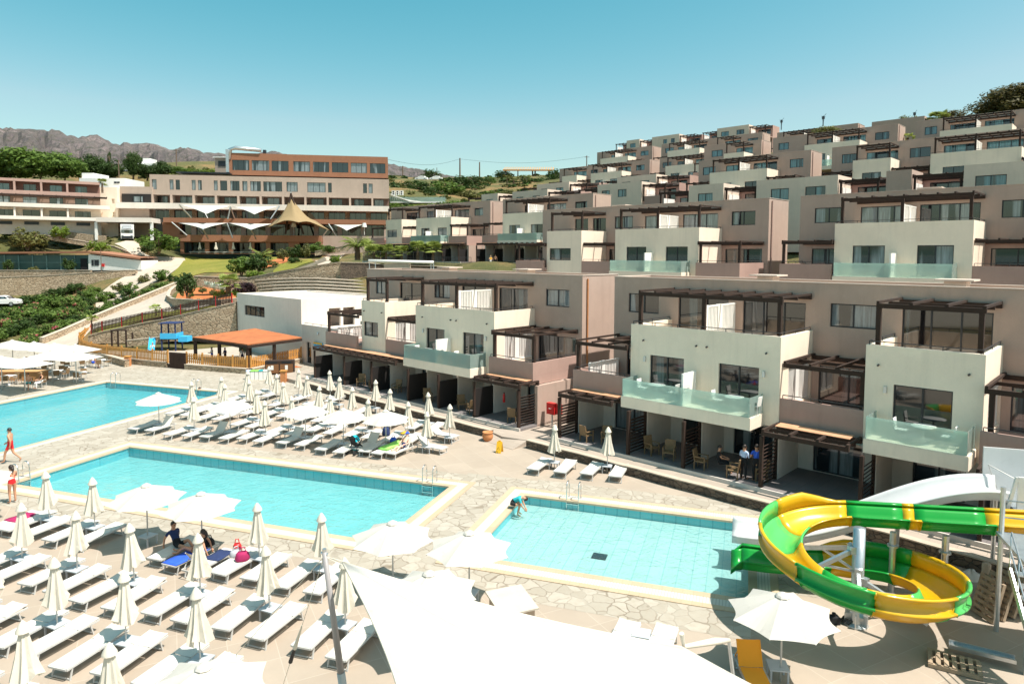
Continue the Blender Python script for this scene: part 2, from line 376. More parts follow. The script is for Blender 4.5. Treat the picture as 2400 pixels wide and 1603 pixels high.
def paving():
    t = NT('crazy_paving'); v = t.pos()
    w = t.n('ShaderNodeTexNoise'); w.inputs['Scale'].default_value = 1.6; w.inputs['Detail'].default_value = 3; t.l(v, w.inputs['Vector'])
    vv = t.n('ShaderNodeVectorMath'); vv.operation = 'MULTIPLY_ADD'; t.l(w.outputs['Color'], vv.inputs[0]); vv.inputs[1].default_value = (0.45, 0.45, 0); t.l(v, vv.inputs[2])
    e = t.n('ShaderNodeTexVoronoi'); e.feature = 'DISTANCE_TO_EDGE'; e.inputs['Scale'].default_value = 2.1; e.inputs['Randomness'].default_value = 1.0; t.l(vv.outputs[0], e.inputs['Vector'])
    f = t.n('ShaderNodeTexVoronoi'); f.inputs['Scale'].default_value = 2.1; t.l(vv.outputs[0], f.inputs['Vector'])
    sep = t.n('ShaderNodeSeparateColor'); t.l(f.outputs['Color'], sep.inputs[0])
    c = t.mix(sep.outputs[0], (0.32, 0.28, 0.225), (0.41, 0.365, 0.305))
    c = t.mix(t.math('MULTIPLY', t.ramp(t.noise(v, 3.5, 6, 0.7), [(0.45, (0, 0, 0)), (0.75, (1, 1, 1))]), 0.6), c, (0.30, 0.25, 0.19))
    m = t.ramp(e.outputs['Distance'], [(0.0, (1, 1, 1)), (0.028, (0.85,) * 3), (0.05, (0, 0, 0))])
    mm = t.math('MULTIPLY', m, t.ramp(t.noise(v, 0.7, 3), [(0.35, (0.12,) * 3), (0.65, (0.8,) * 3)]))
    c = t.mix(mm, c, (0.16, 0.12, 0.08))
    st = t.ramp(t.noise(v, 0.42, 5, 0.7), [(0.63, (0, 0, 0)), (0.68, (1, 1, 1))]); c = t.mix(t.math('MULTIPLY', st, 0.6), c, (0.15, 0.115, 0.07))
    t.bump(t.ramp(e.outputs['Distance'], [(0, (0, 0, 0)), (0.06, (1, 1, 1))]), 0.4, 0.02); return t.set(c, 0.75)
M['paving'] = paving()
def tiles(name, a, b, grout, w, h, rot, off=0.5, ms=0.02, rough=0.7, big=0.5):
    t = NT(name); v = t.pos((1, 1, 1), (0, 0, rot))
    k = t.n('ShaderNodeTexBrick'); k.offset = off; k.inputs['Scale'].default_value = 1.0
    for n_, q in (('Color1', a), ('Color2', b), ('Mortar', grout)): k.inputs[n_].default_value = q + (1,)
    k.inputs['Mortar Size'].default_value = ms; k.inputs['Brick Width'].default_value = w; k.inputs['Row Height'].default_value = h; k.inputs['Mortar Smooth'].default_value = 0.2
    t.l(v, k.inputs['Vector']); c = k.outputs['Color']
    c = t.mix(t.math('MULTIPLY', t.ramp(t.noise(v, big, 5, 0.65), [(0.4, (0, 0, 0)), (0.75, (1, 1, 1))]), 0.35), c, mul(a, 0.72))
    return t.set(c, rough)
M['decktile'] = tiles('beige_deck_tiles', (0.345, 0.28, 0.22), (0.385, 0.315, 0.25), (0.43, 0.365, 0.295), 1.25, 1.25, R(-27), 0.0, 0.012)
M['patiotile'] = tiles('grey_patio_tiles', (0.17, 0.15, 0.15), (0.20, 0.175, 0.17), (0.12, 0.11, 0.105), 0.6, 0.6, R(43.7), 0, 0.012)
M['pathtile'] = tiles('pale_path_slabs', (0.37, 0.305, 0.25), (0.41, 0.335, 0.275), (0.30, 0.25, 0.2), 0.9, 0.45, R(43.7), 0.5, 0.012)
M['copingtan'] = tiles('tan_pool_coping', (0.46, 0.345, 0.23), (0.49, 0.37, 0.25), (0.36, 0.28, 0.19), 0.33, 5, R(18.865), 0, 0.006)
M['copingwhite'] = tiles('white_overflow_grating', (0.53, 0.495, 0.44), (0.56, 0.52, 0.465), (0.34, 0.31, 0.27), 0.10, 9, R(18.865), 0, 0.012)
M['pooltile'] = tiles('pool_mosaic', (0.23, 0.44, 0.44), (0.25, 0.46, 0.46), (0.19, 0.38, 0.39), 0.5, 0.25, R(18.865), 0, 0.010, 0.4, 1.2)
M['pooltiledeep'] = tiles('blue_pool_mosaic', (0.115, 0.40, 0.44), (0.13, 0.42, 0.46), (0.09, 0.34, 0.38), 0.5, 0.25, R(18.865), 0, 0.010, 0.4, 1.2)
M['pooltilepale'] = tiles('pale_pool_tiles', (0.40, 0.47, 0.445), (0.43, 0.495, 0.47), (0.26, 0.39, 0.385), 0.5, 7.0, R(18.865), 0, 0.018, 0.4, 1.2)
M['poolline'] = tiles('tiled_pool_wall', (0.13, 0.44, 0.50), (0.16, 0.48, 0.54), (0.08, 0.33, 0.40), 0.5, 9, R(18.865), 0, 0.03, 0.3)
def water():
    t = NT('pool_water'); t.N.remove(t.b); v = t.pos()
    tr = t.n('ShaderNodeBsdfTransparent')
    n0 = t.n('ShaderNodeTexNoise'); n0.inputs['Scale'].default_value = 1.3; n0.inputs['Detail'].default_value = 2; t.l(v, n0.inputs['Vector'])
    vv = t.n('ShaderNodeVectorMath'); vv.operation = 'MULTIPLY_ADD'; t.l(n0.outputs['Color'], vv.inputs[0]); vv.inputs[1].default_value = (0.9, 0.9, 0); t.l(v, vv.inputs[2])
    rp = t.n('ShaderNodeTexNoise'); rp.inputs['Scale'].default_value = 4.5; rp.inputs['Detail'].default_value = 4; t.l(vv.outputs[0], rp.inputs['Vector'])
    tr.inputs[0].default_value = (0.76, 0.965, 0.98, 1)
    g = t.n('ShaderNodeBsdfGlossy'); g.inputs['Roughness'].default_value = 0.02; g.inputs[0].default_value = (1, 1, 1, 1)
    bp = t.n('ShaderNodeBump'); bp.inputs['Strength'].default_value = 1.0; bp.inputs['Distance'].default_value = 0.07; t.l(rp.outputs['Fac'], bp.inputs['Height'])
    t.l(bp.outputs[0], g.inputs['Normal'])
    fr = t.n('ShaderNodeFresnel'); fr.inputs[0].default_value = 1.33; t.l(bp.outputs[0], fr.inputs['Normal'])
    m = t.n('ShaderNodeMixShader'); t.l(fr.outputs[0], m.inputs[0]); t.l(tr.outputs[0], m.inputs[1]); t.l(g.outputs[0], m.inputs[2])
    t.l(m.outputs[0], t.out.inputs['Surface']); return t.mat
M['water'] = water()
M['sea'] = plain('sea_water', (0.01, 0.06, 0.12), 0.15, 0.2, 0.05)
# ------------------------------------------------------------------ terrain: fitted through surveyed points (photo column, row, distance)
CP = [(60, 842, 73), (150, 826, 76), (195, 806, 80), (300, 742, 88), (410, 690, 100), (520, 722, 90), (620, 700, 95), (460, 692, 100), (420, 642, 118),
      (600, 642, 108), (440, 603, 140), (640, 603, 140), (780, 626, 100), (330, 612, 132), (300, 566, 137), (260, 652, 122), (235, 692, 113),
      (310, 642, 125), (20, 716, 104), (160, 724, 100), (100, 768, 88), (0, 792, 82), (250, 724, 100), (380, 662, 112), (0, 642, 128), (160, 642, 128),
      (0, 700, 117), (160, 700, 117), (0, 578, 142), (220, 578, 142), (0, 560, 134), (240, 560, 142), (440, 596, 150), (700, 596, 152), (880, 590, 150), (540, 668, 104),
      # plateau behind the blocks and the slope above the hotel
      (950, 462, 172), (1050, 455, 185), (1150, 440, 195), (1250, 428, 200), (950, 420, 225), (1060, 417, 240), (1200, 416, 235), (1290, 412, 232), (430, 737, 79), (300, 766, 79), (540, 714, 79),
      (450, 395, 190), (200, 430, 175), (60, 425, 175), (0, 400, 200), (250, 395, 205), (850, 420, 195)]
TP = []
for a in CP: p = AT(*a); TP.append((p.x, p.y, p.z))
def uvp(u, v, z): p = UV.w(u, v, z); TP.append((p.x, p.y, z))
for u in (-55, -40, -20, 0, 20):
    for v, z in ((24, -1.2), (34, -1.2), (41, -0.6), (46, 4.8), (52, 6.0), (60, 6.3), (67, 10.6), (78, 12.2), (86, 15), (97, 15.8), (109, 21), (125, 21.8), (140, 27), (165, 34), (200, 37)): uvp(u, v, z)
for u in (-105, -90, -78, -66):
    for v, z in ((62, 9.5), (70, 9.5), (78, 10), (86, 14.6), (97, 15.6), (104, 17.8), (115, 19), (124, 21.8), (136, 24), (142, 27.2), (160, 34.5), (180, 38)): uvp(u, v, z)
for x, y, z in ((-17, 87, 6.2), (-8, 87, 6.2), (-25, 87, 5.0), (-60, 60, -.8), (-45, 60, -.8), (-30, 60, -.9), (-45, 40, -2), (-20, 50, -1.5), (0, 40, -2), (20, 20, -2), (-40, 20, -2), (-25, 66, -.7), (-38, 70, -.25), (-70, 60, -.5), (-90, 75, 1),
                (0, 5, -2), (40, 0, -2), (-60, 20, -2), (-31, 76, .2), (-28, 72, -.3), (-22, 70, -.5),
                (-150, 120, 3), (-180, 160, 16), (-200, 230, 30), (-250, 330, 42), (-100, 300, 40), (0, 300, 42), (100, 300, 55), (200, 260, 55), (180, 120, 30), (150, 60, 14), (90, 20, 2),
                (-300, 450, 40), (0, 450, 42), (300, 450, 60), (-14, 106, 9.8), (-24, 108, 9.4), (-8, 98, 9.6)): TP.append((x, y, z))
TP = np.array(TP)
def _k(d2): return np.where(d2 > 1e-9, d2 * np.log(np.maximum(d2, 1e-9)) * 0.5, 0.0)
_X = TP[:, :2] / 100; _n = len(_X)
_K = _k(((_X[:, None] - _X[None]) ** 2).sum(-1)) + np.eye(_n) * 2e-4
_Pm = np.hstack([np.ones((_n, 1)), _X]); _A = np.block([[_K, _Pm], [_Pm.T, np.zeros((3, 3))]])
_W = np.linalg.solve(_A, np.concatenate([TP[:, 2], np.zeros(3)]))
def HT(x, y):
    p = np.array([x, y]) / 100; k = _k(((_X - p) ** 2).sum(-1)); return float(k @ _W[:_n] + _W[_n] + p @ _W[_n + 1:])
def ON(px, py, y0=45, y1=330):
    """Where a sight line meets the terrain."""
    d = ray(px, py); d = d / d[1]; prev = y0
    y = y0
    while y < y1:
        p = CAM + d * y
        if p[2] <= HT(p[0], p[1]):
            for _ in range(12):
                m = (prev + y) / 2; q = CAM + d * m
                if q[2] <= HT(q[0], q[1]): y = m
                else: prev = m
            break
        prev = y; y += 1.5
    p = CAM + d * y; return Vector((p[0], p[1], HT(p[0], p[1])))
def drape(name, poly, mat, off=0.06, cut=1.5, pts=None):
    P = pts or [ON(*q) for q in poly]
    bm = bmesh.new(); vs = [bm.verts.new((p.x, p.y, 0)) for p in P]; f = bm.faces.new(vs)
    bmesh.ops.triangulate(bm, faces=[f])
    for _ in range(7):
        es = [e for e in bm.edges if e.calc_length() > cut * 2]
        if not es: break
        bmesh.ops.subdivide_edges(bm, edges=es, cuts=1); bmesh.ops.triangulate(bm, faces=bm.faces)
    for v in bm.verts: v.co.z = HT(v.co.x, v.co.y) + off
    bmesh.ops.recalc_face_normals(bm, faces=bm.faces)
    me = bpy.data.meshes.new(name); bm.to_mesh(me); bm.free()
    if len(me.polygons) and sum(p.normal.z for p in me.polygons) < 0: me.flip_normals()
    me.materials.append(mat); return link(name, me)

# terrain sheet
xs = np.concatenate([np.arange(-420, -130, 14.0), np.arange(-130, 60, 2.2), np.arange(60, 430, 14.0)])
ys = np.concatenate([np.arange(-60, 58, 6.0), np.arange(58, 245, 2.2), np.arange(245, 620, 14.0)])
gx, gy = np.meshgrid(xs, ys)
q = np.stack([gx.ravel(), gy.ravel()], 1) / 100
gz = np.zeros(len(q))
for a in range(0, len(q), 2000):
    k = _k(((q[a:a + 2000, None] - _X[None]) ** 2).sum(-1)); gz[a:a + 2000] = k @ _W[:_n] + _W[_n] + q[a:a + 2000] @ _W[_n + 1:]
gz = gz.reshape(gx.shape)
gz = np.where(gy < 50, np.minimum(gz, -2.6), gz); gz = np.where((gy > 58) & (gy < 78.6) & (gx > -48) & (gx < -20), np.minimum(gz, 0.5), gz); gz = np.where((gy < 75) & (gz < 0.0) & (gx > -75), -2.6, gz)
dd = np.hypot(gx, gy)
for i in range(gz.shape[0]):
    for j in range(gz.shape[1]):
        if dd[i, j] > 165 and gx[i, j] < 60: gz[i, j] += 0.9 * mnoise.noise(Vector((gx[i, j] * .07, gy[i, j] * .07, 0)))
mb = MB(); mb.grid([[(gx[i, j], gy[i, j], gz[i, j]) for j in range(gx.shape[1])] for i in range(gx.shape[0])])
tag(mb.build('terrain', M['hill'], smooth=True), kind='structure')
mb = MB(); mb.quad((-9000, -9000, -3), (9000, -9000, -3), (9000, 9000, -3), (-9000, 9000, -3))
tag(mb.build('ground', M['ground']), kind='structure')
mb = MB(); mb.quad((-6000, -6000, -2), (6000, -6000, -2), (6000, -180, -2), (-6000, -180, -2))
tag(mb.build('sea', M['sea']), kind='structure')

# mountains (ridge line surveyed in the photograph, several kilometres away)
def ridge(name, prof, Y, depth, base, rough, seed):
    px = np.linspace(prof[0][0], prof[-1][0], 170); rz = np.interp(px, [a for a, b in prof], [b for a, b in prof])
    rows = []
    for t in np.linspace(0, 1.25, 40):
        row = []
        for i, x in enumerate(px):
            p = AT(x, rz[i], Y); top = p.z
            tt = t if t <= 1 else 2 - t
            z = base + (top - base) * (tt ** 0.9)
            yy = Y - depth * (1 - t)
            n = mnoise.fractal(Vector((x * .02, t * 5, seed)), 0.9, 2.1, 7)
            n2 = mnoise.fractal(Vector((x * .10, t * 14, seed + 3)), 0.8, 2.1, 5)
            z += (top - base) * rough * (n * 0.10 * math.sin(PI * min(1, tt)) ** 0.6 + n2 * 0.022)
            row.append((p.x * yy / Y, yy, z))
        rows.append(row)
    mb = MB(); mb.grid(rows); tag(mb.build(name, M['mountain'], smooth=False), kind='structure')
ridge('mountain', [(-500, 300), (-250, 268), (-80, 294), (0, 300), (40, 302), (80, 304), (130, 306), (158, 314), (178, 321), (200, 320), (222, 317), (240, 323), (262, 334), (283, 342), (291, 332), (297, 331), (304, 341), (310, 336), (340, 336), (365, 340), (385, 345), (400, 352), (425, 348), (445, 348), (470, 354), (530, 362), (580, 366), (620, 356), (640, 354), (670, 362), (720, 372), (800, 378), (900, 395), (1000, 440)], 3000, 1700, 60, 1.0, 3)
ridge('far_hill', [(760, 400), (830, 384), (905, 384), (925, 386), (955, 393), (985, 397), (1010, 403), (1040, 409), (1075, 416), (1110, 425), (1180, 440), (1300, 470)], 900, 420, 30, 0.7, 9)

# ------------------------------------------------------------------ pool deck with three pools
POOLS = {'A': (-51.05, -38.4, 12.0, 42.9), 'B': (-32.78, -12.87, 22.22, 28.85), 'C': (-9.27, 0.43, 22.27, 28.9)}
px_ = sorted({-95.0, 18.0} | {v for P in POOLS.values() for v in P[:2]}); qy_ = sorted({-12.0, 64.0} | {v for P in POOLS.values() for v in P[2:]})
mb = MB()
for i in range(len(px_) - 1):
    for j in range(len(qy_) - 1):
        cx, cy = (px_[i] + px_[i + 1]) / 2, (qy_[j] + qy_[j + 1]) / 2
        if any(P[0] < cx < P[1] and P[2] < cy < P[3] for P in POOLS.values()): continue
        a, b, c, d = px_[i], px_[i + 1], qy_[j], qy_[j + 1]
        mb.quad(PQ.w(a, c), PQ.w(b, c), PQ.w(b, d), PQ.w(a, d))
tag(mb.build('pool_deck', M['decktile']), kind='structure')
def pqsheet(mb, a, b, c, d, z): mb.quad(PQ.w(a, c, z), PQ.w(b, c, z), PQ.w(b, d, z), PQ.w(a, d, z))
# crazy paving round the pools
mb = MB()
for (a, b, c, d) in ((-38.4, -32.78, 8, 50), (-32.78, -12.87, 28.85, 30.75), (-32.78, -12.87, 20.2, 22.22), (-12.87, -9.27, 20.2, 31.0), (-9.27, 0.43, 28.9, 31.2), (-9.27, 0.43, 19.9, 22.27), (0.43, 2.6, 23.2, 31.2),
                     (-51.05, -38.4, 42.9, 64), (-38.4, -32.78, 50, 64), (-95, -51.05, 25, 64), (-32.78, -26, 43.6, 64), (-26, -20, 46, 64)):
    pqsheet(mb, a, b, c, d, 0.004)
tag(mb.build('stone_paving', M['paving']), kind='structure')
for k, (a, b, c, d) in POOLS.items():
    name = 'swimming_pool'
    dep = {'A': .46, 'B': .56, 'C': .40}[k]
    lab = {'A': 'largest swimming pool at the left edge beside the parasol cafe', 'B': 'long middle swimming pool between the two fields of sun loungers', 'C': 'smallest pool with visible floor tiles that both water slides run into'}[k]
    root = thing(name, lab, 'swimming pool', PQ.w(a, c), PQ.a)
    w, h = b - a, d - c
    m = MB(); m.quad((0, 0, -dep), (w, 0, -dep), (w, h, -dep), (0, h, -dep)); m.build('pool_floor', M[{'A': 'pooltiledeep', 'B': 'pooltile', 'C': 'pooltilepale'}[k]], root)
    m = MB()
    for (x0, y0, x1, y1) in ((0, 0, 0, h), (0, h, w, h), (w, h, w, 0), (w, 0, 0, 0)): m.quad((x0, y0, -dep), (x0, y0, 0), (x1, y1, 0), (x1, y1, -dep))
    m.build('pool_wall', M['poolline'], root)
    m = MB(); m.quad((0, 0, -0.10), (w, 0, -0.10), (w, h, -0.10), (0, h, -0.10)); tag(m.build('water_surface', M['water'], root))
    def ring(nm, o0, o1, z, mat):
        m = MB()
        for (x0, x1, y0, y1) in ((-o1, w + o1, -o1, -o0), (-o1, w + o1, h + o0, h + o1), (-o1, -o0, -o0, h + o0), (w + o0, w + o1, -o0, h + o0)): m.box(x0, x1, y0, y1, -0.05, z)
        m.build(nm, mat, root)
    ring('inner_coping', -0.06, 0.23, 0.03, M['copingtan']); ring('overflow_grating', 0.23, 0.64, 0.024, M['copingwhite'])
    if k != 'A': ring('outer_coping', 0.64, 0.90, 0.03, M['copingtan'])
    m = MB()
    nl = int(w // 4)
    for i in range(nl):
        x = w * (i + .7) / nl; m.lathe([(0.0, 0.02), (0.13, 0.02), (0.15, 0.0), (0.15, -0.02)], 10, (x, h - 0.02, -0.2))
    m2 = MB(); m2.box(w * .42, w * .42 + .55, h * .33, h * .33 + .5, -dep + .004, -dep + .02)
    m2.build('floor_drain', M['frame'], root)
def ladder(p, q, rz, lab):
    r = thing('pool_ladder', lab, 'pool ladder', PQ.w(p, q), PQ.a + rz, 'steel ladders into the pools')
    for x in (-0.27, 0.27):
        m = MB(); pts = [(x, 0.42, 0.0), (x, 0.42, 0.55)]
        for a in range(0, 181, 20): pts.append((x, 0.2 + 0.22 * math.cos(R(a)), 0.62 + 0.2 * math.sin(R(a))))
        pts += [(x, -0.05, 0.3), (x, -0.10, -0.9)]; m.tube(pts, 0.025, 7); m.build('handrail', M['steel'], r, True)
    for z in (-.1, -.38, -.66):
        m = MB(); m.box(-.26, .26, -.15, -.06, z - .015, z + .015); m.build('rung', M['steel'], r)
ladder(-14.1, 28.9, 0, 'polished ladder at the right far corner of the middle pool')
ladder(-7.0, 28.95, 0, 'polished ladder in the smallest pool beside the crouching swimmer')
ladder(-32.8, 22.9, R(90), 'ladder at the left end of the middle pool behind the woman in red')
ladder(-41.6, 42.9, 0, 'thin ladder at the far end of the largest pool')
ladder(-50.2, 42.9, 0, 'ladder at the far left corner of the largest pool near the cafe')

# raised walk along the apartment blocks with its low dark stone wall
def uvquad(mb, a, b, c, d, z): mb.quad(UV.w(a, c, z), UV.w(b, c, z), UV.w(b, d, z), UV.w(a, d, z))
mb = MB(); mb.prism([tuple(UV.w(*q)[:2]) for q in ((-56, 28.35), (-29, 28.35), (-27.5, 28.0), (-26, 28.4), (4, 28.4), (4, 33), (-56, 33))], -0.3, 0.30)
tag(mb.build('raised_walk', M['pathtile']), kind='structure')
mb = MB(); mb.prism([tuple(UV.w(*q)[:2]) for q in ((-28.9, 27.4), (-25.9, 27.2), (-25.9, 28.5), (-28.9, 28.5))], [0.01, 0.01, -.2, -.2], [0.015, 0.015, .305, .305])
tag(mb.build('ramp', M['pathtile']), kind='structure')
def lowwall(u0, u1, v, lab, h=.42, bend=0.0):
    r = thing('low_stone_wall', lab, 'wall', UV.w(u0, v), UV.a, 'low dark walls along the raised walk')
    L = u1 - u0; n = max(2, int(L / 1.2)); m = MB()
    pts = [(L * i / n, bend * (i / n) ** 2 + 0.04 * math.sin(i * 2.3)) for i in range(n + 1)]
    m.prism([(x, y) for x, y in pts] + [(x, y + .3) for x, y in reversed(pts)], -.1, h); m.build('wall_body', M['darkstone'], r)
    m = MB(); m.prism([(x, y - .03) for x, y in pts] + [(x, y + .33) for x, y in reversed(pts)], h, h + .05); m.build('coping', M['capstone'], r)
lowwall(-50.0, -28.6, 28.02, 'long low dark stone wall behind the far field of loungers')
lowwall(-25.6, -8.5, 28.0, 'low dark stone wall behind the four loungers by the small pool')
lowwall(-8.4, 3.5, 28.0, 'low dark stone wall passing under the water slides', .46, -1.6)
# ------------------------------------------------------------------ apartment blocks
_wc = {}
def window(root, x0, x1, z0, z1, y, name='window', kind='pane', n=2, side=None, sub=True):
    """Frame mesh with its pane as sub-part, seated in an opening of the wall."""
    w, h = round(x1 - x0, 2), round(z1 - z0, 2); key = (w, h, n, kind, side)
    if key not in _wc:
        fr = MB(); b = 0.06
        fr.box(0, w, 0, .07, 0, b); fr.box(0, w, 0, .07, h - b, h); fr.box(0, b, 0, .07, b, h - b); fr.box(w - b, w, 0, .07, b, h - b)
        for k in range(1, n): fr.box(w * k / n - .035, w * k / n + .035, -.004, .066, b, h - b)
        pn = MB(); pn.quad((b, .04, b), (w - b, .04, b), (w - b, .04, h - b), (b, .04, h - b))
        _wc[key] = (fr.mesh(name, M['frame']), pn.mesh('pane', M[kind]))
    fm, pm = _wc[key]
    o = link(name, fm, root, (x0, y, z0)); link('pane', pm, o)
    return o
def pergola(root, x0, x1, y0, y1, z, zb, posts=(), name='pergola', nr=None, mat='wood', mids=1):
    m = MB(); b = .14
    m.box(x0, x1, y0, y0 + b, z - .2, z); m.box(x0, x1, y1 - b, y1, z - .2, z)
    for k in range(mids):
        yy = y0 + (y1 - y0) * (k + 1) / (mids + 1); m.box(x0, x1, yy - .05, yy + .05, z - .16, z - .01)
    n = nr or max(3, int((x1 - x0) / .85)); 
    for k in range(n):
        xx = x0 + .06 + (x1 - x0 - .12) * k / (n - 1); m.box(xx - .055, xx + .055, y0 + .003, y1 - .003, z - .004, z + .10)
    for px, py in posts: m.box(px - .09, px + .09, py - .09, py + .09, zb, z - .202)
    return m.build(name, M[mat], root)
def rail(root, pts, z, name='handrail', h=.16, mat='rail'):
    m = MB(); P = [(x, y, z + h) for x, y in pts]
    for a, b in zip(P[:-1], P[1:]):
        m.bar(a, b, .05, .035); L = (Vector(b) - Vector(a)).length; n = max(1, int(L / 1.3))
        for k in range(n + 1):
            p = Vector(a).lerp(Vector(b), k / n); m.box(p.x - .015, p.x + .015, p.y - .015, p.y + .015, z - .004, z + h - .02)
    return m.build(name, M[mat], root)
def slatscreen(root, x, y0, y1, z0, z1, name='slatted_screen', th=.10, piers=(0.42,), up=1):
    """White upright-slat screen standing across the terrace (runs along y)."""
    m = MB(); m.box(x - th / 2, x + th / 2, y0, y1, z1 - .08, z1); m.box(x - th / 2, x + th / 2, y0, y1, z0, z0 + .08)
    L = y1 - y0; n = int(L / .15)
    for k in range(n):
        yy = y0 + L * (k + .5) / n
        if any(abs((yy - y0) / L - p) < .09 for p in piers): continue
        m.box(x - .035, x + .035, yy - .035, yy + .035, z0 + .08, z1 - .08)
    for p in piers: m.box(x - th / 2 - .02, x + th / 2 + .02, y0 + L * (p - .08), y0 + L * (p + .08), z0, z1 + .02)
    m.box(x - th / 2 - .03, x + th / 2 + .03, y0 - .2, y0 + .02, z0, z1 + .03)
    return m.build(name, M['whitepaint'], root)
def shell(root, name, x0, x1, y0, y1, z0, z1, ops, zf, mat, sideops=()):
    """A room volume: front wall with openings, sides, floor slab, top deck recessed behind its parapet."""
    m = MB(); m.wall(x0, x1, z0, z1, y0, ops, t=.22)
    m.wall(y0 + .222, y1, z0, z1, x1, sideops, t=.2, axis='y', face=1); m.wall(y0 + .222, y1, z0, z1, x0, (), t=.2, axis='y', face=-1)
    m.box(x0 + .21, x1 - .21, y0 + .23, y1, z0 + .002, z0 + .2); m.box(x0 + .21, x1 - .21, y0 + .23, y1, zf - .2, zf)
    m.box(x0 + .21, x1 - .21, y0 + .9, y0 + .95, z0 + .21, zf - .21)
    return m.build(name, mat, root)

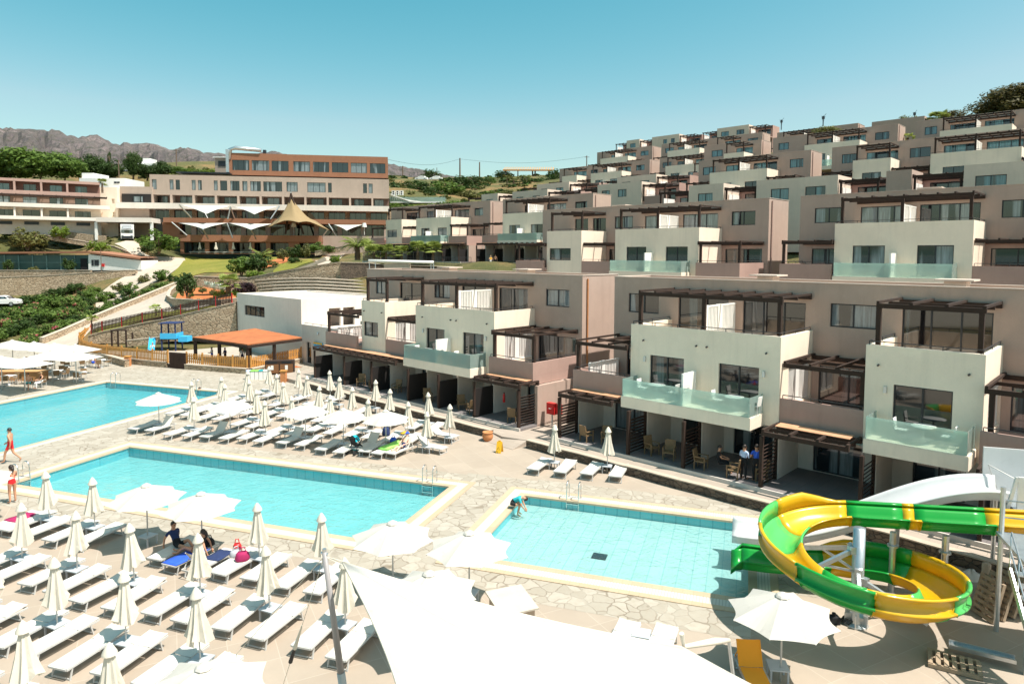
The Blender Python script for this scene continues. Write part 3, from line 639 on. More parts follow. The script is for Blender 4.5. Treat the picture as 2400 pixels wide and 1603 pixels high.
def block_A(label, vf, z0, u0, u1, boxes, wins2, det=1, doors2=(), screenx=None, zbot=-3, group=None, sky=False):
    r = thing('apartment_block', label, 'apartment block', UV.w(u0, vf, z0), UV.a, group)
    L = u1 - u0; kp = 'pane'
    bx = [(a - u0, b - u0, k) for a, b, k in boxes]
    # main wall with second-floor and first-floor openings
    ops = []
    for a, b in wins2: ops.append((a - u0, b - u0, 6.95, 8.12, 'w'))
    for a, b, k in bx:
        if k == 'dbl':
            c = (a + b) / 2
            ops += [(a + .45, c - .35, 6.02, 8.05, 'd'), (c + .45, b - .35, 6.02, 8.05, 'd')] if not doors2 else []
        elif not doors2: ops += [(a + .35, b - .25, 6.02, 8.05, 'd')]
    for a, b in doors2: ops.append((a - u0, b - u0, 6.02, 8.05, 'd'))
    # keep windows clear of doors
    cl = []
    for o in sorted(ops, key=lambda o: (o[4], o[0])):
        if all(o[1] < q[0] - .05 or o[0] > q[1] + .05 for q in cl) and o[0] > .1 and o[1] < L - .1: cl.append(o)
    ops = cl
    edges = [0] + [q for b in bx for q in b[:2]] + [L]
    rec = [(edges[i], edges[i + 1]) for i in range(0, len(edges), 2) if edges[i + 1] - edges[i] > 2.0]
    f1 = [(a + .35 if a > .1 else a + 1.0, b - .5, 3.02, 4.95, 'd') for a, b in rec]
    m = MB(); m.wall(0, L, zbot if det < 2 else 2.4, 9.1, 4.0, [o[:4] for o in ops] + [o[:4] for o in f1], t=.25)
    m.wall(4.252, 8.0, zbot, 9.1, L, (), t=.25, axis='y', face=1); m.wall(4.252, 8.0, zbot, 9.1, 0, (), t=.25, axis='y', face=-1)
    m.box(0.25, L - .25, 7.8, 7.995, zbot, 9.1)
    m.build('main_wall', M['taupe'], r)
    m = MB(); m.box(.26, L - .26, 4.26, 7.79, 8.6, 8.86); m.build('roof', M['roof'], r)
    m = MB()
    m.box(-.03, L + .03, 3.97, 4.28, 9.102, 9.14); m.box(L - .28, L + .03, 4.29, 8.03, 9.102, 9.14); m.box(-.03, .28, 4.29, 8.03, 9.102, 9.14); m.box(.29, L - .29, 7.77, 8.03, 9.102, 9.14)
    m.build('roof_edge', M['roof'], r)
    if det:
        for k in range(2 if det > 1 else 1):
            m = MB(); x = L * (.33 + .36 * k); m.box(x, x + .9, 6, 6.9, 8.862, 9.3); m.box(x - .35, x + 1.25, 5.7, 7.2, 9.32, 9.40); m.build('roof_vent', M['roof'], r)
    m = MB(); m.box(.3, L - .3, 5.5, 5.55, zbot, 8.55); m.build('inner_wall', M['darkwood'], r)
    for o in ops: window(r, o[0], o[1], o[2], o[3], 4.1, 'glass_door' if o[4] == 'd' else 'window', 'paneblue' if sky else ('panedark' if (o[4] == 'd' and det > 1) else 'pane'), 2 if o[1] - o[0] < 3.2 else 3)
    for o in f1: window(r, o[0], o[1], o[2], o[3], 4.1, 'glass_door', 'panedark', 2)
    # drain pipe on the end wall
    m = MB(); m.tube([(L + .07, 4.5, 8.9), (L + .07, 4.5, 0)], .06, 6); m.build('drain_pipe', M['clay'] if det > 1 else M['pink'], r)
    for a, b, k in bx:
        dbl = k == 'dbl'; w = b - a
        if dbl: do = [(a + .148 * w, a + .395 * w, 3.06, 5.12), (a + .628 * w, a + .878 * w, 3.06, 5.12)]
        elif k == 'win': do = [(a + .07 * w + .05, a + .70 * w, 3.86, 5.02)]
        else: do = [(a + .26 * w, a + .76 * w, 3.06, 5.12)]
        so = [(1.0, 3.85, 3.3, 5.5)] if det else []
        zb = 2.42
        shell(r, 'projecting_room', a, b, 0, 4.0, zb, 6.7, do, 5.95, M['cream'], so if det > 1 else [])
        for d in do: window(r, d[0], d[1], d[2], d[3], .1, 'window' if k == 'win' else 'glass_door', 'panedark' if det > 1 else kp, 2)
        if det > 1:
            slatscreen(r, b - .12, 1.05, 3.8, 3.32, 5.0, 'slatted_screen', .08, (.45,))
            m = MB(); m.box(b - .42, b - .40, 1.0, 3.85, 3.3, 5.5); m.build('screen_backing', M['taupe'], r)
            for q in do:
                m = MB(); xx = q[0] - .3 if q[0] - a < w / 2 else q[1] + .25
                m.box(xx - .06, xx + .06, -.10, -.002, 4.72, 5.0); m.build('wall_lamp', M['metal'], r)
            for q in ((.1, .48, .55, .92) if dbl else (.12, .88)):
                m = MB(); m.tube([(a + w * q, -.12, 5.86), (a + w * q, .02, 5.88)], .045, 6); m.build('water_spout', M['rail'], r)
        if k != 'win':
            x0, x1 = (a + .42, b - .72 if dbl else b - .15) if dbl else (a + .45, b - .16)
            m = MB(); m.box(x0, x1, -1.5, -.002, 2.40, 2.95); m.box(x0 + .01, x1 - .01, -1.49, -.01, 2.951, 2.99); bal = m.build('balcony', M['cream'], r)
            m = MB(); g = .06
            m.box(x0 + g, x1 - g, -1.46, -1.445, 2.99, 3.92); m.box(x0 + g, x0 + g + .015, -1.44, -.02, 2.99, 3.92); m.box(x1 - g - .015, x1 - g, -1.44, -.02, 2.99, 3.92)
            m.build('glass_balustrade', M['glass'], bal)
            if dbl:
                c = (x0 + x1) / 2; m = MB()
                m.box(c - .05, c + .05, -1.40, -.1, 2.99, 3.4)
                m.box(c - .05, c + .05, -1.40, -.1, 3.95, 4.6)
                m.box(c - .05, c + .05, -.75, -.1, 3.4, 3.95); m.box(c - .05, c + .05, -1.40, -1.30, 3.4, 3.95)
                for q in range(3): m.box(c - .04, c + .04, -1.3, -.75, 3.46 + .19 * q, 3.56 + .19 * q)
                m.build('balcony_divider', M['whitepaint'], bal)
        # roof terrace
        pz = 8.47
        pst = [(a + .35, .4), (b - .25, .4)] + ([((a + b) / 2, .4)] if dbl else [])
        pergola(r, a + .25, b - (.1 if det else .2), .3, 3.98, pz, 5.96, pst)
        rail(r, [(a + .1, 3.9), (a + .1, .1), (b - .1, .1), (b - .1, 3.9)], 6.7)
        if dbl: slatscreen(r, (a + b) / 2, .7, 3.9, 5.96, 7.9, 'slatted_screen', .1, (.42,))
    for i, (a, b) in enumerate(rec):
        end = a < .1 or b > L - .1
        y = -.5 if end else .06
        xa = a + (.3 if a < .1 else .004); xb = b - (.3 if b > L - .1 else .004)
        if a < .1: xb = b - .004
        m = MB(); m.box(xa, xb, y, y + .18, 2.42, 3.8); m.box(xa, xb, y + .182, 3.98, 2.42, 2.98)
        if a < .1: m.box(xa, xa + .18, y + .183, 3.98, 2.985, 3.8)
        if b > L - .1: m.box(xb - .18, xb, y + .183, 3.98, 2.985, 3.8)
        m.build('recess_parapet', M['pink'], r)
        pergola(r, xa + .05, xb - .02, y + .15, 3.97, 5.45, 2.99, [(xa + .2, y + .25)] if a < .1 else ([(xb - .15, y + .25)] + ([(xa + .3, y + .25)] if b > L - .1 else [])))
        if det:
            rail(r, ([(xa + .09, 3.8)] if a < .1 else []) + [(xa + .09, y + .09), (xb - .09, y + .09)] + ([(xb - .09, 3.8)] if b > L - .1 else []), 3.8)
        if det > 1 and a < .1: slatscreen(r, xa + .5, .6, 3.4, 2.99, 4.1, 'slatted_screen', .08, (.4,))
    return r, bx, rec, L

def block_B(label, vf, zr, u0, u1, cubes, h=7.5, group=None):
    """Terrace house row whose flat-roofed cubes alternate with pergola-shaded recesses."""
    r = thing('terrace_block', label, 'apartment block', UV.w(u0, vf, zr - h), UV.a, group)
    L = u1 - u0; H = h; bx = [(a - u0, b - u0, k) for a, b, k in cubes]
    edges = [0] + [q for b in bx for q in b[:2]] + [L]
    rec = [(edges[i], edges[i + 1]) for i in range(0, len(edges), 2) if edges[i + 1] - edges[i] > 1.5]
    dz = H - 3.0
    f1 = [(a + .6, b - .5, dz, dz + 2.05) for a, b in rec if b - a > 2.2]
    m = MB(); m.wall(0, L, 0, H - .15, 4.0, f1, t=.25); m.wall(4.252, 8, 0, H - .15, L, (), axis='y', face=1); m.wall(4.252, 8, 0, H - .15, 0, (), axis='y', face=-1); m.box(.25, L - .25, 7.8, 7.99, 0, H - .15)
    m.build('main_wall', M['pink'], r)
    m = MB(); m.box(.26, L - .26, 4.26, 7.79, H - .5, H - .3); m.build('roof', M['roof'], r)
    m = MB(); m.box(.3, L - .3, 5.4, 5.45, 0, H - .55); m.build('inner_wall', M['darkwood'], r)
    for o in f1: window(r, *o, 4.1, 'glass_door', 'panedark', 2)
    for a, b, k in bx:
        w = b - a; ops = []
        for f0, f1_ in k: ops.append((a + f0 * w, a + f1_ * w, H - 2.15, H - .98))
        shell(r, 'projecting_room', a, b, 0, 3.99, 0, H, ops, H - .35, M['sand'] if k else M['taupe'])
        for o in ops: window(r, *o, .1, 'window', 'paneblue', 2)
    for a, b in rec:
        xa, xb = a + .004, b - .004
        m = MB(); m.box(xa, xb, .3, .48, dz - .7, dz + .75); m.box(xa, xb, .482, 3.98, dz - .2, dz - .01); m.build('recess_parapet', M['pink'], r)
        pergola(r, xa, xb, .2, 3.97, H - .55, dz, [(xa + .2, .3), (xb - .2, .3)])
        rail(r, [(xa + .05, .39), (xb - .05, .39)], dz + .75)
        if b - a > 2.2:
            m = MB(); m.box(xa + .02, xa + .1, 1.2, 3.6, dz, dz + 1.85); m.build('side_screen', M['whitepaint'], r)
    return r
HG = 'apartment blocks terraced up the hillside'
r1, bx1, rec1, L1 = block_A('three storey apartment block between the pale corner building and the red hose cabinet', 31.5, .45, -52.1, -27.5,
    [(-47.05, -43.85, 'win'), (-40, -31.7, 'dbl')], [(-50.76, -49.38), (-42.66, -40.72), (-30.68, -28.59)], 2,
    [(-47.24, -44.27), (-39.3, -36.6), (-35.24, -32.36)], zbot=2.4)
r2, bx2, rec2, L2 = block_A('largest apartment block at the right, behind the four loungers and the yellow slide', 31.5, .45, -24.95, .4,
    [(-21, -12.7, 'dbl'), (-9.03, -4.75, 'sgl')], [(-23.88, -21.72), (-11.89, -9.77), (-3.6, -1.6)], 2,
    [(-20.4, -17.3), (-16.45, -13.1), (-8.67, -5.15)], zbot=2.4)
block_A('second row apartment block in the centre with two glass balconies above the flat roofs', 51.3, 6.5, -48.3, -23.6, [(-44.24, -39.92, 'win'), (-36.05, -27.7, 'dbl')],
        [(-38.94, -36.85), (-26.85, -24.75)], 1, [(-43.9, -42.2), (-41.6, -40.0), (-35.5, -32.6), (-31.5, -28.1)], group=HG)
block_A('second row apartment block at the right edge with a long cream balcony front', 51.3, 6.5, -21.07, 3.4, [(-17.06, -8.71, 'dbl'), (-4.9, -.6, 'sgl')], [(-19.94, -17.84), (-7.88, -5.6)], 1, [(-16.58, -13.2), (-12.66, -9.05), (-4.4, -1.2)], group=HG)
r3, bx3, rec3, L3 = block_A('apartment block behind the row of small fan palms, next to the big hotel', 67.7, 9.76, -97.7, -73.0, [(-93.75, -89.45, 'win'), (-85.7, -77.3, 'dbl')], [(-87.9, -86.2), (-76.5, -74.6)], 1, zbot=2.4, group=HG)
r4, bx4, rec4, L4 = block_A('partly hidden block between the palm row block and the central second row block', 67.7, 9.76, -70.4, -53.95, [(-66.5, -58.1, 'dbl')], [(-56.9, -54.9)], 1, zbot=2.4, group=HG)
block_A('fourth row block in the middle of the hillside with a broad cream terrace', 89.7, 15.75, -50.9, -34.5, [(-47, -38.7, 'dbl')], [(-50.2, -48.2), (-37.3, -35.5)], 0, group=HG, sky=True)
block_A('fourth row block towards the right edge with one small and one broad cream terrace', 89.7, 15.75, -31.85, -7.3, [(-28, -23.8, 'sgl'), (-19.7, -11.3, 'dbl')], [(-30.6, -28.7), (-22.8, -20.6), (-10, -8)], 0, group=HG, sky=True)
block_A('fifth row block with a short terrace, below the skyline antennas', 113, 21.85, -62.5, -51.6, [(-56.6, -52.9, 'sgl')], [(-61, -58.8)], 0, group=HG, sky=True)
block_A('fifth row block below the round bush near the skyline', 113, 21.85, -49.6, -30.2, [(-42.7, -34.4, 'dbl')], [(-48.6, -46.8), (-33.4, -31.4)], 0, group=HG, sky=True)
block_A('uppermost block at the right edge below the big pine', 113, 21.85, -27.8, -3, [(-23.8, -15.4, 'dbl'), (-11, -7, 'sgl')], [(-26.6, -25.0), (-14.5, -12.5)], 0, group=HG, sky=True)
block_A('far left hillside block with one short and one long terrace beside the scrub slope', 124.5, 22.35, -106.9, -81.5, [(-102.8, -98.4, 'sgl'), (-94.4, -86, 'dbl')], [(-97.4, -95.4), (-85, -82.8)], 0, group=HG, sky=True)
block_A('block in the upper middle of the hillside half hidden by the fourth row', 124.5, 22.35, -79, -60, [(-75.2, -66.9, 'dbl')], [(-78.3, -76.2), (-65, -62.8)], 0, group=HG, sky=True)
block_A('highest block at the left end of the stepped skyline', 142, 28.35, -108.7, -91.9, [(-104.7, -96.3, 'dbl')], [(-95.3, -93)], 0, group=HG, sky=True)
block_A('highest block in the middle of the stepped skyline with two cream terraces', 142, 28.35, -89.3, -64.2, [(-85.3, -77, 'dbl'), (-73.2, -68.9, 'sgl')], [(-88.3, -86), (-67.6, -65.2)], 0, group=HG, sky=True)
block_A('dark roofed block on the skyline behind the round bush', 136, 26.75, -58.5, -43.0, [(-56, -47.6, 'dbl')], [(-46, -44)], 0, group=HG, sky=True)
W1 = [(.27, .70)]; W2 = [(.19, .42), (.62, .86)]
block_B('third row terrace in the middle with two flat cream cubes', 70, 18.72, -43.2, -19.45, [(-39.2, -35.0, W1), (-31.3, -23.15, W2)], group=HG)
block_B('third row terrace at the right edge with a dark maroon recess', 70, 18.72, -19.0, 0, [(-18.9, -16.8, []), (-12.8, -4.3, [(.1, .36), (.62, .86)])], group=HG)
block_B('flat cube terrace between the central second row block and the middle hillside', 89, 22.0, -70.2, -53.7, [(-66.1, -57.8, [(.10, .29), (.47, .67)])], group=HG)
block_B('flat cube terrace above the palm row block', 89, 22.0, -97, -72.6, [(-93, -88.7, [(.3, .7)]), (-85, -76.7, [(.12, .32), (.58, .80)])], group=HG)
block_B('upper flat cube terrace beside the scrub slope', 104.5, 25.0, -97.2, -80.2, [(-92.9, -84.5, [(.13, .33), (.6, .83)])], group=HG)
block_B('upper flat cube terrace in the middle of the hillside', 104.5, 25.0, -77, -60.6, [(-73.2, -64.9, [(.13, .35), (.6, .83)])], group=HG)
block_B('topmost pink white cubes at the left end of the skyline', 163, 42.85, -115, -90.0, [(-111.1, -106.8, W1), (-102.8, -94.4, [(.42, .56), (.70, .84)])], group=HG)
block_B('topmost cube with two windows at the centre of the skyline', 163, 42.85, -87.8, -70.9, [(-83.6, -75.2, [(.13, .38), (.62, .86)])], group=HG)
block_B('low white block on the skyline left of the fan palm', 142, 36.1, -42.5, -28.5, [(-41.2, -32.4, [])], group=HG)

# ground floors of the two pool-side blocks
def patio(r, u0, L, screens, pergs, doors, louv):
    m = MB(); m.box(0, L, -1.95, 4.2, -.35, 0.0); m.build('patio_floor', M['patiotile'], r)
    m = MB(); m.box(-.002, L + .002, -2.03, -1.952, -.3, .03); m.build('patio_kerb', M['grey'], r)
    ops = [(a - u0, b - u0, .02, 2.05) for a, b in doors]
    m = MB(); m.wall(0, L, 0, 2.4, 2.3, ops, t=.2); m.wall(2.51, 8.0, -.35, 2.4, 0, (), t=.24, axis='y', face=-1); m.box(.3, L - .3, 3.6, 3.65, 0, 2.35); m.box(.26, L - .26, 2.52, 3.9, 2.2, 2.38)
    m.build('ground_floor_wall', M['white'], r)
    for o in ops: window(r, *o, 2.4, 'glass_door', 'pane' if rnd.random() < .5 else 'panedark', 2)
    m = MB(); m.wall(-.4, 8.0, -.35, 2.4, L, (), t=.24, axis='y', face=1); m.build('end_wall', M['taupe'], r)
    for s in screens:
        x = s - u0
        m = MB(); m.box(x - .09, x + .09, -.15, 2.295, 0, 2.38); m.build('pier', M['white'], r)
        m = MB()
        if s in louv:
            m.box(x - .06, x + .06, -1.86, -1.72, 0, 2.35); m.box(x - .06, x + .06, -.32, -.18, 0, 2.35)
            for k in range(11): m.obox((x, -1.02, .12 + k * .17), .03, 1.4, .13, Matrix.Rotation(R(35), 3, 'Y'))
            m.build('louvred_screen', M['wood'], r)
        else:
            m.box(x - .04, x + .04, -1.86, -.18, 0.03, 1.86); m.build('dark_screen', M['darkwood'], r)
        m = MB(); m.box(x - .07, x + .07, -1.93, -1.8, 0, 2.34); m.build('post', M['wood'], r)
    for a, b in pergs:
        pergola(r, a - u0, b - u0, -1.92, -.12 if a > -45 else -.1, 2.6, 0, (), 'patio_pergola', mids=1)
        m = MB(); m.obox(((a + b) / 2 - u0, -.72, 2.74), b - a - .5, .62, .025, Matrix.Rotation(R(4), 3, 'X')); m.build('peach_awning', M['awning'], r)
patio(r1, -52.1, L1, [-51.3, -46.82, -43.08, -38.55, -35.2, -31.65, -27.75], [(-51.5, -40.0), (-31.65, -27.6)],
      [(-50.6, -48.9), (-46.2, -44.4), (-42.2, -40.4), (-37.8, -36.0), (-34.4, -32.6), (-30.8, -29.3)], (-27.75,))
patio(r2, -24.95, L2, [-24.55, -19.85, -16.62, -12.7, -8.5, -4.4], [(-24.6, -20.9), (-12.7, -9.0), (-4.6, .3)],
      [(-23.6, -21.0), (-19.0, -17.5), (-16.0, -13.9), (-11.9, -9.6), (-7.6, -5.6), (-3.6, -1.4)], (-24.55, -19.85, -16.62, -12.7, -8.5))
patio(r3, -97.7, L3, [-97, -93.5, -89.3, -85.5, -81.5, -77.2, -73.6], [(-97, -73.4)], [(-96.3, -94.2), (-92.5, -90.2), (-88.6, -86.3), (-84.8, -82.3), (-80.6, -78.2), (-76.6, -74.4)], ())
patio(r4, -70.4, L4, [-69.8, -66.3, -62.3, -58.1, -54.6], [(-69.8, -54.6)], [(-69, -67), (-65.5, -63.2), (-61.5, -59), (-57.3, -55.2)], ())
# wicker armchairs and tables on the patios
def chair_proto():
    r = thing('wicker_armchair', '', 'armchair'); m = MB(); m.box(-.27, .27, -.26, .26, .36, .42); m.build('seat', M['wicker'], r)
    m = MB(); m.obox((0, .29, .68), .54, .05, .56, Matrix.Rotation(R(-10), 3, 'X')); m.build('backrest', M['wicker'], r)
    for x in (-.29, .29):
        m = MB(); m.box(x - .03, x + .03, -.28, .28, .60, .64); m.build('armrest', M['wicker'], r)
    for x in (-.27, .27):
        for y in (-.25, .25):
            m = MB(); m.box(x - .025, x + .025, y - .025, y + .025, 0, .6 if y < 0 else .37); m.build('leg', M['wicker'], r)
    return Proto(r)
CH = chair_proto()
for i, (u, y, rz, lb) in enumerate([(-45.6, -1.1, 40, 'wicker armchair in the second dark patio bay of the block beside the pale corner building'), (-44.2, -1.0, -30, 'wicker armchair facing into the second bay, near its dark right screen'), (-41.6, -.6, 20, 'wicker armchair in the third patio bay'), (-39.4, -.7, -35, 'wicker armchair beside the right screen of the third bay'),
        (-37.3, -1.1, 60, 'wicker armchair under the glass balcony, left of the pair'), (-36.0, -.8, 10, 'wicker armchair turned inward under the glass balcony'), (-33.9, -.9, 60, 'wicker armchair beside the last dark screen under the balcony'), (-32.5, -1.2, -120, 'wicker armchair with its back to the pool under the balcony'), (-29.0, -1.0, -160, 'wicker armchair beside the brown louvred screen and fire extinguisher'),
        (-23.0, -1.3, 170, 'wicker armchair seen from behind in the first bay right of the hose cabinet'), (-21.9, -.9, 30, 'wicker armchair deeper in the first bay right of the hose cabinet'), (-19.0, -.9, 75, 'wicker armchair in the bay under the wide balcony, left side'), (-17.9, -1.0, 20, 'wicker armchair near the louvre under the wide balcony'), (-16.0, -1.2, 100, 'wicker armchair left of the seated woman in black'), (-14.2, -1.4, -80, 'wicker armchair just left of the standing couple'), (-13.1, -.9, -60, 'wicker armchair right of the standing couple')]):
    CH.put(UV.w(u, 31.5 + y, .45), UV.a + R(rz), lb, 'wicker armchairs on the ground floor patios')
def white_table(p, lb, a=UV.a):
    r = thing('round_white_table', lb, 'table', p, a, 'round tables on the balconies'); m = MB(); m.lathe([(0, .70), (.45, .70), (.46, .715), (.45, .73), (0, .73)], 20); m.build('tabletop', M['whitepaint'], r, True)
    m = MB(); m.tube([(0, 0, .02), (0, 0, .70)], .035, 8); m.lathe([(0, 0), (.24, 0), (.22, .03), (0, .04)], 14); m.build('pedestal', M['metal'], r)
for u in (-38.7, -36.9, -34.4, -32.9, -19.7, -18.0, -15.4, -13.7, -7.4, -5.7):
    pass
for u, lb in ((-37.9, 'round white table behind the balcony glass left of the divider on the nearer left block'), (-33.6, 'round white table right of the divider on the nearer left block'), (-18.9, 'round white table in the left half of the widest glass balcony'), (-14.6, 'round white table in the right half of the widest glass balcony'), (-6.6, 'round white table on the small glass balcony above the white slide')):
    white_table(UV.w(u, 30.8, 3.44), lb)
# fire cabinet, extinguisher, roof couple's block details
r = thing('fire_hose_cabinet', 'red fire hose cabinets on the pink end wall between the two blocks', 'hose cabinet', UV.w(-27.2, 31.9, .35), UV.a)
m = MB(); m.box(0, .62, -.3, 0, .75, 1.45); m.build('cabinet', M['red'], r)
m = MB(); m.box(.64, .95, -.15, .1, .8, 1.4); m.build('side_cabinet', M['red'], r)
m = MB(); m.box(.05, .57, -.312, -.302, .8, 1.4); m.build('door', M['red'], r)
m = MB(); m.lathe([(0, .0), (.09, .0), (.09, .012), (0, .012)], 12, (.31, -.32, 1.12)); m.build('emblem', M['whitepaint'], r)
m = MB(); m.tube([(.3, -.1, 0), (.3, -.1, .75)], .05, 8); m.build('standpipe', M['metal'], r)
r = thing('fire_extinguisher', 'red fire extinguisher on the white pier left of the brown louvred screen', 'extinguisher', UV.w(-30.55, 31.26, 1.35), UV.a)
m = MB(); m.lathe([(0, 0), (.085, 0), (.085, .45), (.03, .55), (.03, .6), (0, .6)], 12); m.build('cylinder', M['red'], r, True)
m = MB(); m.box(-.06, .06, -.02, .02, .6, .64); m.build('valve', M['black'], r)
m = MB(); m.tube([(.05, 0, .6), (.12, -.03, .45), (.10, -.05, .15)], .014, 6); m.build('hose', M['black'], r)
# awning prop pipe + gutter on end wall omitted in favour of a white downpipe
# pale corner building left of the blocks
c = UV.w(-61.7, 34.4, 0)
FB = Frame(c, UV.a)
# ------------------------------------------------------------------ pale corner building with the terrace, left of the apartment blocks
ua, za = UV.px(705.6, 701.5, 34.4); ul, zl = UV.px(555, 687.5, 34.4); _, zw = UV.px(709, 760, 34.4)
r = thing('pale_corner_building', 'pale flat roofed building with two tall doorways, next to the orange roofed play hut', 'building', UV.w(ul, 34.4, 0), UV.a)
W = ua - ul; DP = 9.0
m = MB(); m.wall(0, W, -.3, za, 0, [(W * .13, W * .46, za - 2.35, za - 1.25)], t=.3)
m.wall(.302, DP, zw - .8, za, W, [(3.1, 4.5, zw - .5, za - 1.1), (4.8, 6.2, zw - .5, za - 1.1)], t=.3, axis='y', face=1); m.wall(.302, DP, -.3, za, 0, (), t=.3, axis='y', face=-1); m.box(.3, W - .3, DP - .3, DP - .01, 0, za)
m.build('upper_wall', M['white'], r)
m = MB(); m.box(.301, W - .301, .301, DP - .301, za - .3, za - .1); m.build('roof', M['roof'], r)
m = MB(); m.box(.6, W - .6, 1.6, 1.7, 0, za - .32); m.box(W - 1.4, W - 1.3, 1.8, DP - .4, 0, za - .32); m.build('inner_wall', M['tan'], r)
o = window(r, W * .13, W * .46, za - 2.35, za - 1.25, .1, 'window', 'panedark', 4)
m = MB(); m.wall(W + .003, W + 9.2, -.3, zw, .02, [(W + .9, W + 1.75, .1, 2.2), (W + 5.2, W + 6.1, 1.6, 2.3)], t=.3); m.wall(.322, DP, -.3, zw, W + 9.2, (), t=.3, axis='y', face=1); m.box(W + .01, W + 8.8, .33, DP, zw - .85, zw - .7); m.build('lower_wing', M['grey'], r)
window(r, W + .9, W + 1.75, .1, 2.2, .12, 'service_door', 'panedark', 1); window(r, W + 5.2, W + 6.1, 1.6, 2.3, .12, 'window', 'panedark', 1)
rail(r, [(W + .4, .15), (W + 5.0, .15)], zw)
rs = thing('notice_board', 'blue and yellow notice board on the pale wall beside the service door', 'sign', UV.w(ul + W + 3.2, 34.4, 1.55), UV.a)
m = MB(); m.box(-.8, .8, -.08, .018, 0, .8); m.build('board', M['cyan'], rs); m = MB(); m.box(-.8, .8, -.10, -.082, .62, .8); m.build('header_strip', M['yellow'], rs)
m = MB(); m.tube([(W + 3.2, -.12, 3.1), (W + 3.2, -.05, 3.35)], .09, 8); m.build('wall_lamp', M['metal'], r)

# ------------------------------------------------------------------ helper walls and fences of the left-hand slope
def pxwall(name, label, top, bot, Y, mat, th=.5, cap=None, group=None):
    """Stone wall whose front follows two surveyed lines at the distances Y (function of column)."""
    T = [AT(x, y, Y(x)) for x, y in top]; B = [AT(x, y, Y(x)) for x, y in bot]
    o = T[0].copy(); r = thing(name, label, 'wall', o, 0, group); n = len(T)
    Bz = [Vector((t.x, t.y, np.interp(t.x, [b.x for b in B], [b.z for b in B]))) for t in T]
    m = MB()
    for k in range(n - 1):
        a, b, c, d = T[k] - o, T[k + 1] - o, Bz[k + 1] - o, Bz[k] - o; s = Vector((0, th, 0))
        m.quad(d, c, b, a); m.quad(d + s, a + s, b + s, c + s); m.quad(a, b, b + s, a + s)
    m.quad(Bz[0] - o, T[0] - o, T[0] - o + s, Bz[0] - o + s); m.quad(Bz[-1] - o, Bz[-1] - o + s, T[-1] - o + s, T[-1] - o)
    m.build('wall_body', mat, r)
    if cap:
        m = MB()
        for k in range(n - 1):
            a, b = T[k] - o, T[k + 1] - o; s0 = Vector((0, -.06, .004)); s1 = Vector((0, th + .06, .004)); h = Vector((0, 0, cap))
            m.quad(a + s0, b + s0, b + s0 + h, a + s0 + h); m.quad(a + s0 + h, b + s0 + h, b + s1 + h, a + s1 + h); m.quad(a + s1, a + s1 + h, b + s1 + h, b + s1)
        m.build('coping', M['capstone'], r)
    return r
def wallalong(label, P, h, th, mat, cap=True, name='stone_wall', group=None, zoff=-.3):
    o = P[0].copy(); r = thing(name, label, 'wall', o, 0, group); m = MB(); mc = MB(); n = len(P)
    L = []
    for k in range(n):
        d = (P[min(k + 1, n - 1)] - P[max(k - 1, 0)]); d.z = 0; d.normalize(); L.append(Vector((-d.y, d.x, 0)))
    for k in range(n - 1):
        a, b = P[k] - o, P[k + 1] - o; na, nb = L[k] * th / 2, L[k + 1] * th / 2; H = Vector((0, 0, h)); D = Vector((0, 0, zoff))
        m.quad(a - na + D, b - nb + D, b - nb + H, a - na + H); m.quad(b + nb + D, a + na + D, a + na + H, b + nb + H); m.quad(a - na + H, b - nb + H, b + nb + H, a + na + H)
        if k == 0: m.quad(a - na + D, a - na + H, a + na + H, a + na + D)
        if k == n - 2: m.quad(b - nb + D, b + nb + D, b + nb + H, b - nb + H)
        na, nb = na * 1.15, nb * 1.15; e = Vector((0, 0, .004)); t = Vector((0, 0, .09))
        mc.quad(a - na + H + e, b - nb + H + e, b - nb + H + t, a - na + H + t); mc.quad(b + nb + H + e, a + na + H + e, a + na + H + t, b + nb + H + t); mc.quad(a - na + H + t, b - nb + H + t, b + nb + H + t, a + na + H + t)
    m.build('wall_body', mat, r)
    if cap: mc.build('coping', M['capstone'], r)
    return r
def pickets(label, P, h, mat, postmat=None, name='picket_fence', sp=.16, group=None):
    o = P[0].copy(); r = thing(name, label, 'fence', o, 0, group); m = MB(); mp = []
    for k in range(len(P) - 1):
        a, b = P[k] - o, P[k + 1] - o; d = b - a; L = d.length; dn = Vector((d.x, d.y, 0)).normalized(); q = Matrix.Rotation(math.atan2(dn.y, dn.x), 3, 'Z')
        for z in (.25, h - .25): m.bar(a + Vector((0, 0, z)), b + Vector((0, 0, z)), .04, .08)
        n = int(L / sp)
        for j in range(n):
            p = a.lerp(b, (j + .5) / n); m.obox(p + Vector((0, 0, h / 2 + .03)) + q @ Vector((0, -.03, 0)), sp * .62, .03, h - .06, q)
        mp.append(a)
    mp.append(P[-1] - o)
    m.build('pickets', mat, r)
    for p in mp:
        m = MB(); w_ = .06 if not postmat else .04; m.box(p.x - w_, p.x + w_, p.y - w_, p.y + w_, p.z, p.z + h + (.15 if not postmat else .02)); m.build('post', postmat or mat, r)
    return r
def dens(pts, step=2.0):
    out = []
    for a, b in zip(pts[:-1], pts[1:]):
        n = max(1, int((b - a).length / step))
        for k in range(n): out.append(a.lerp(b, k / n))
    return out + [pts[-1]]
def gp(L, z=0.0): return [G(x, y, z) for x, y in L]
def onl(L): return [ON(x, y) for x, y in L]

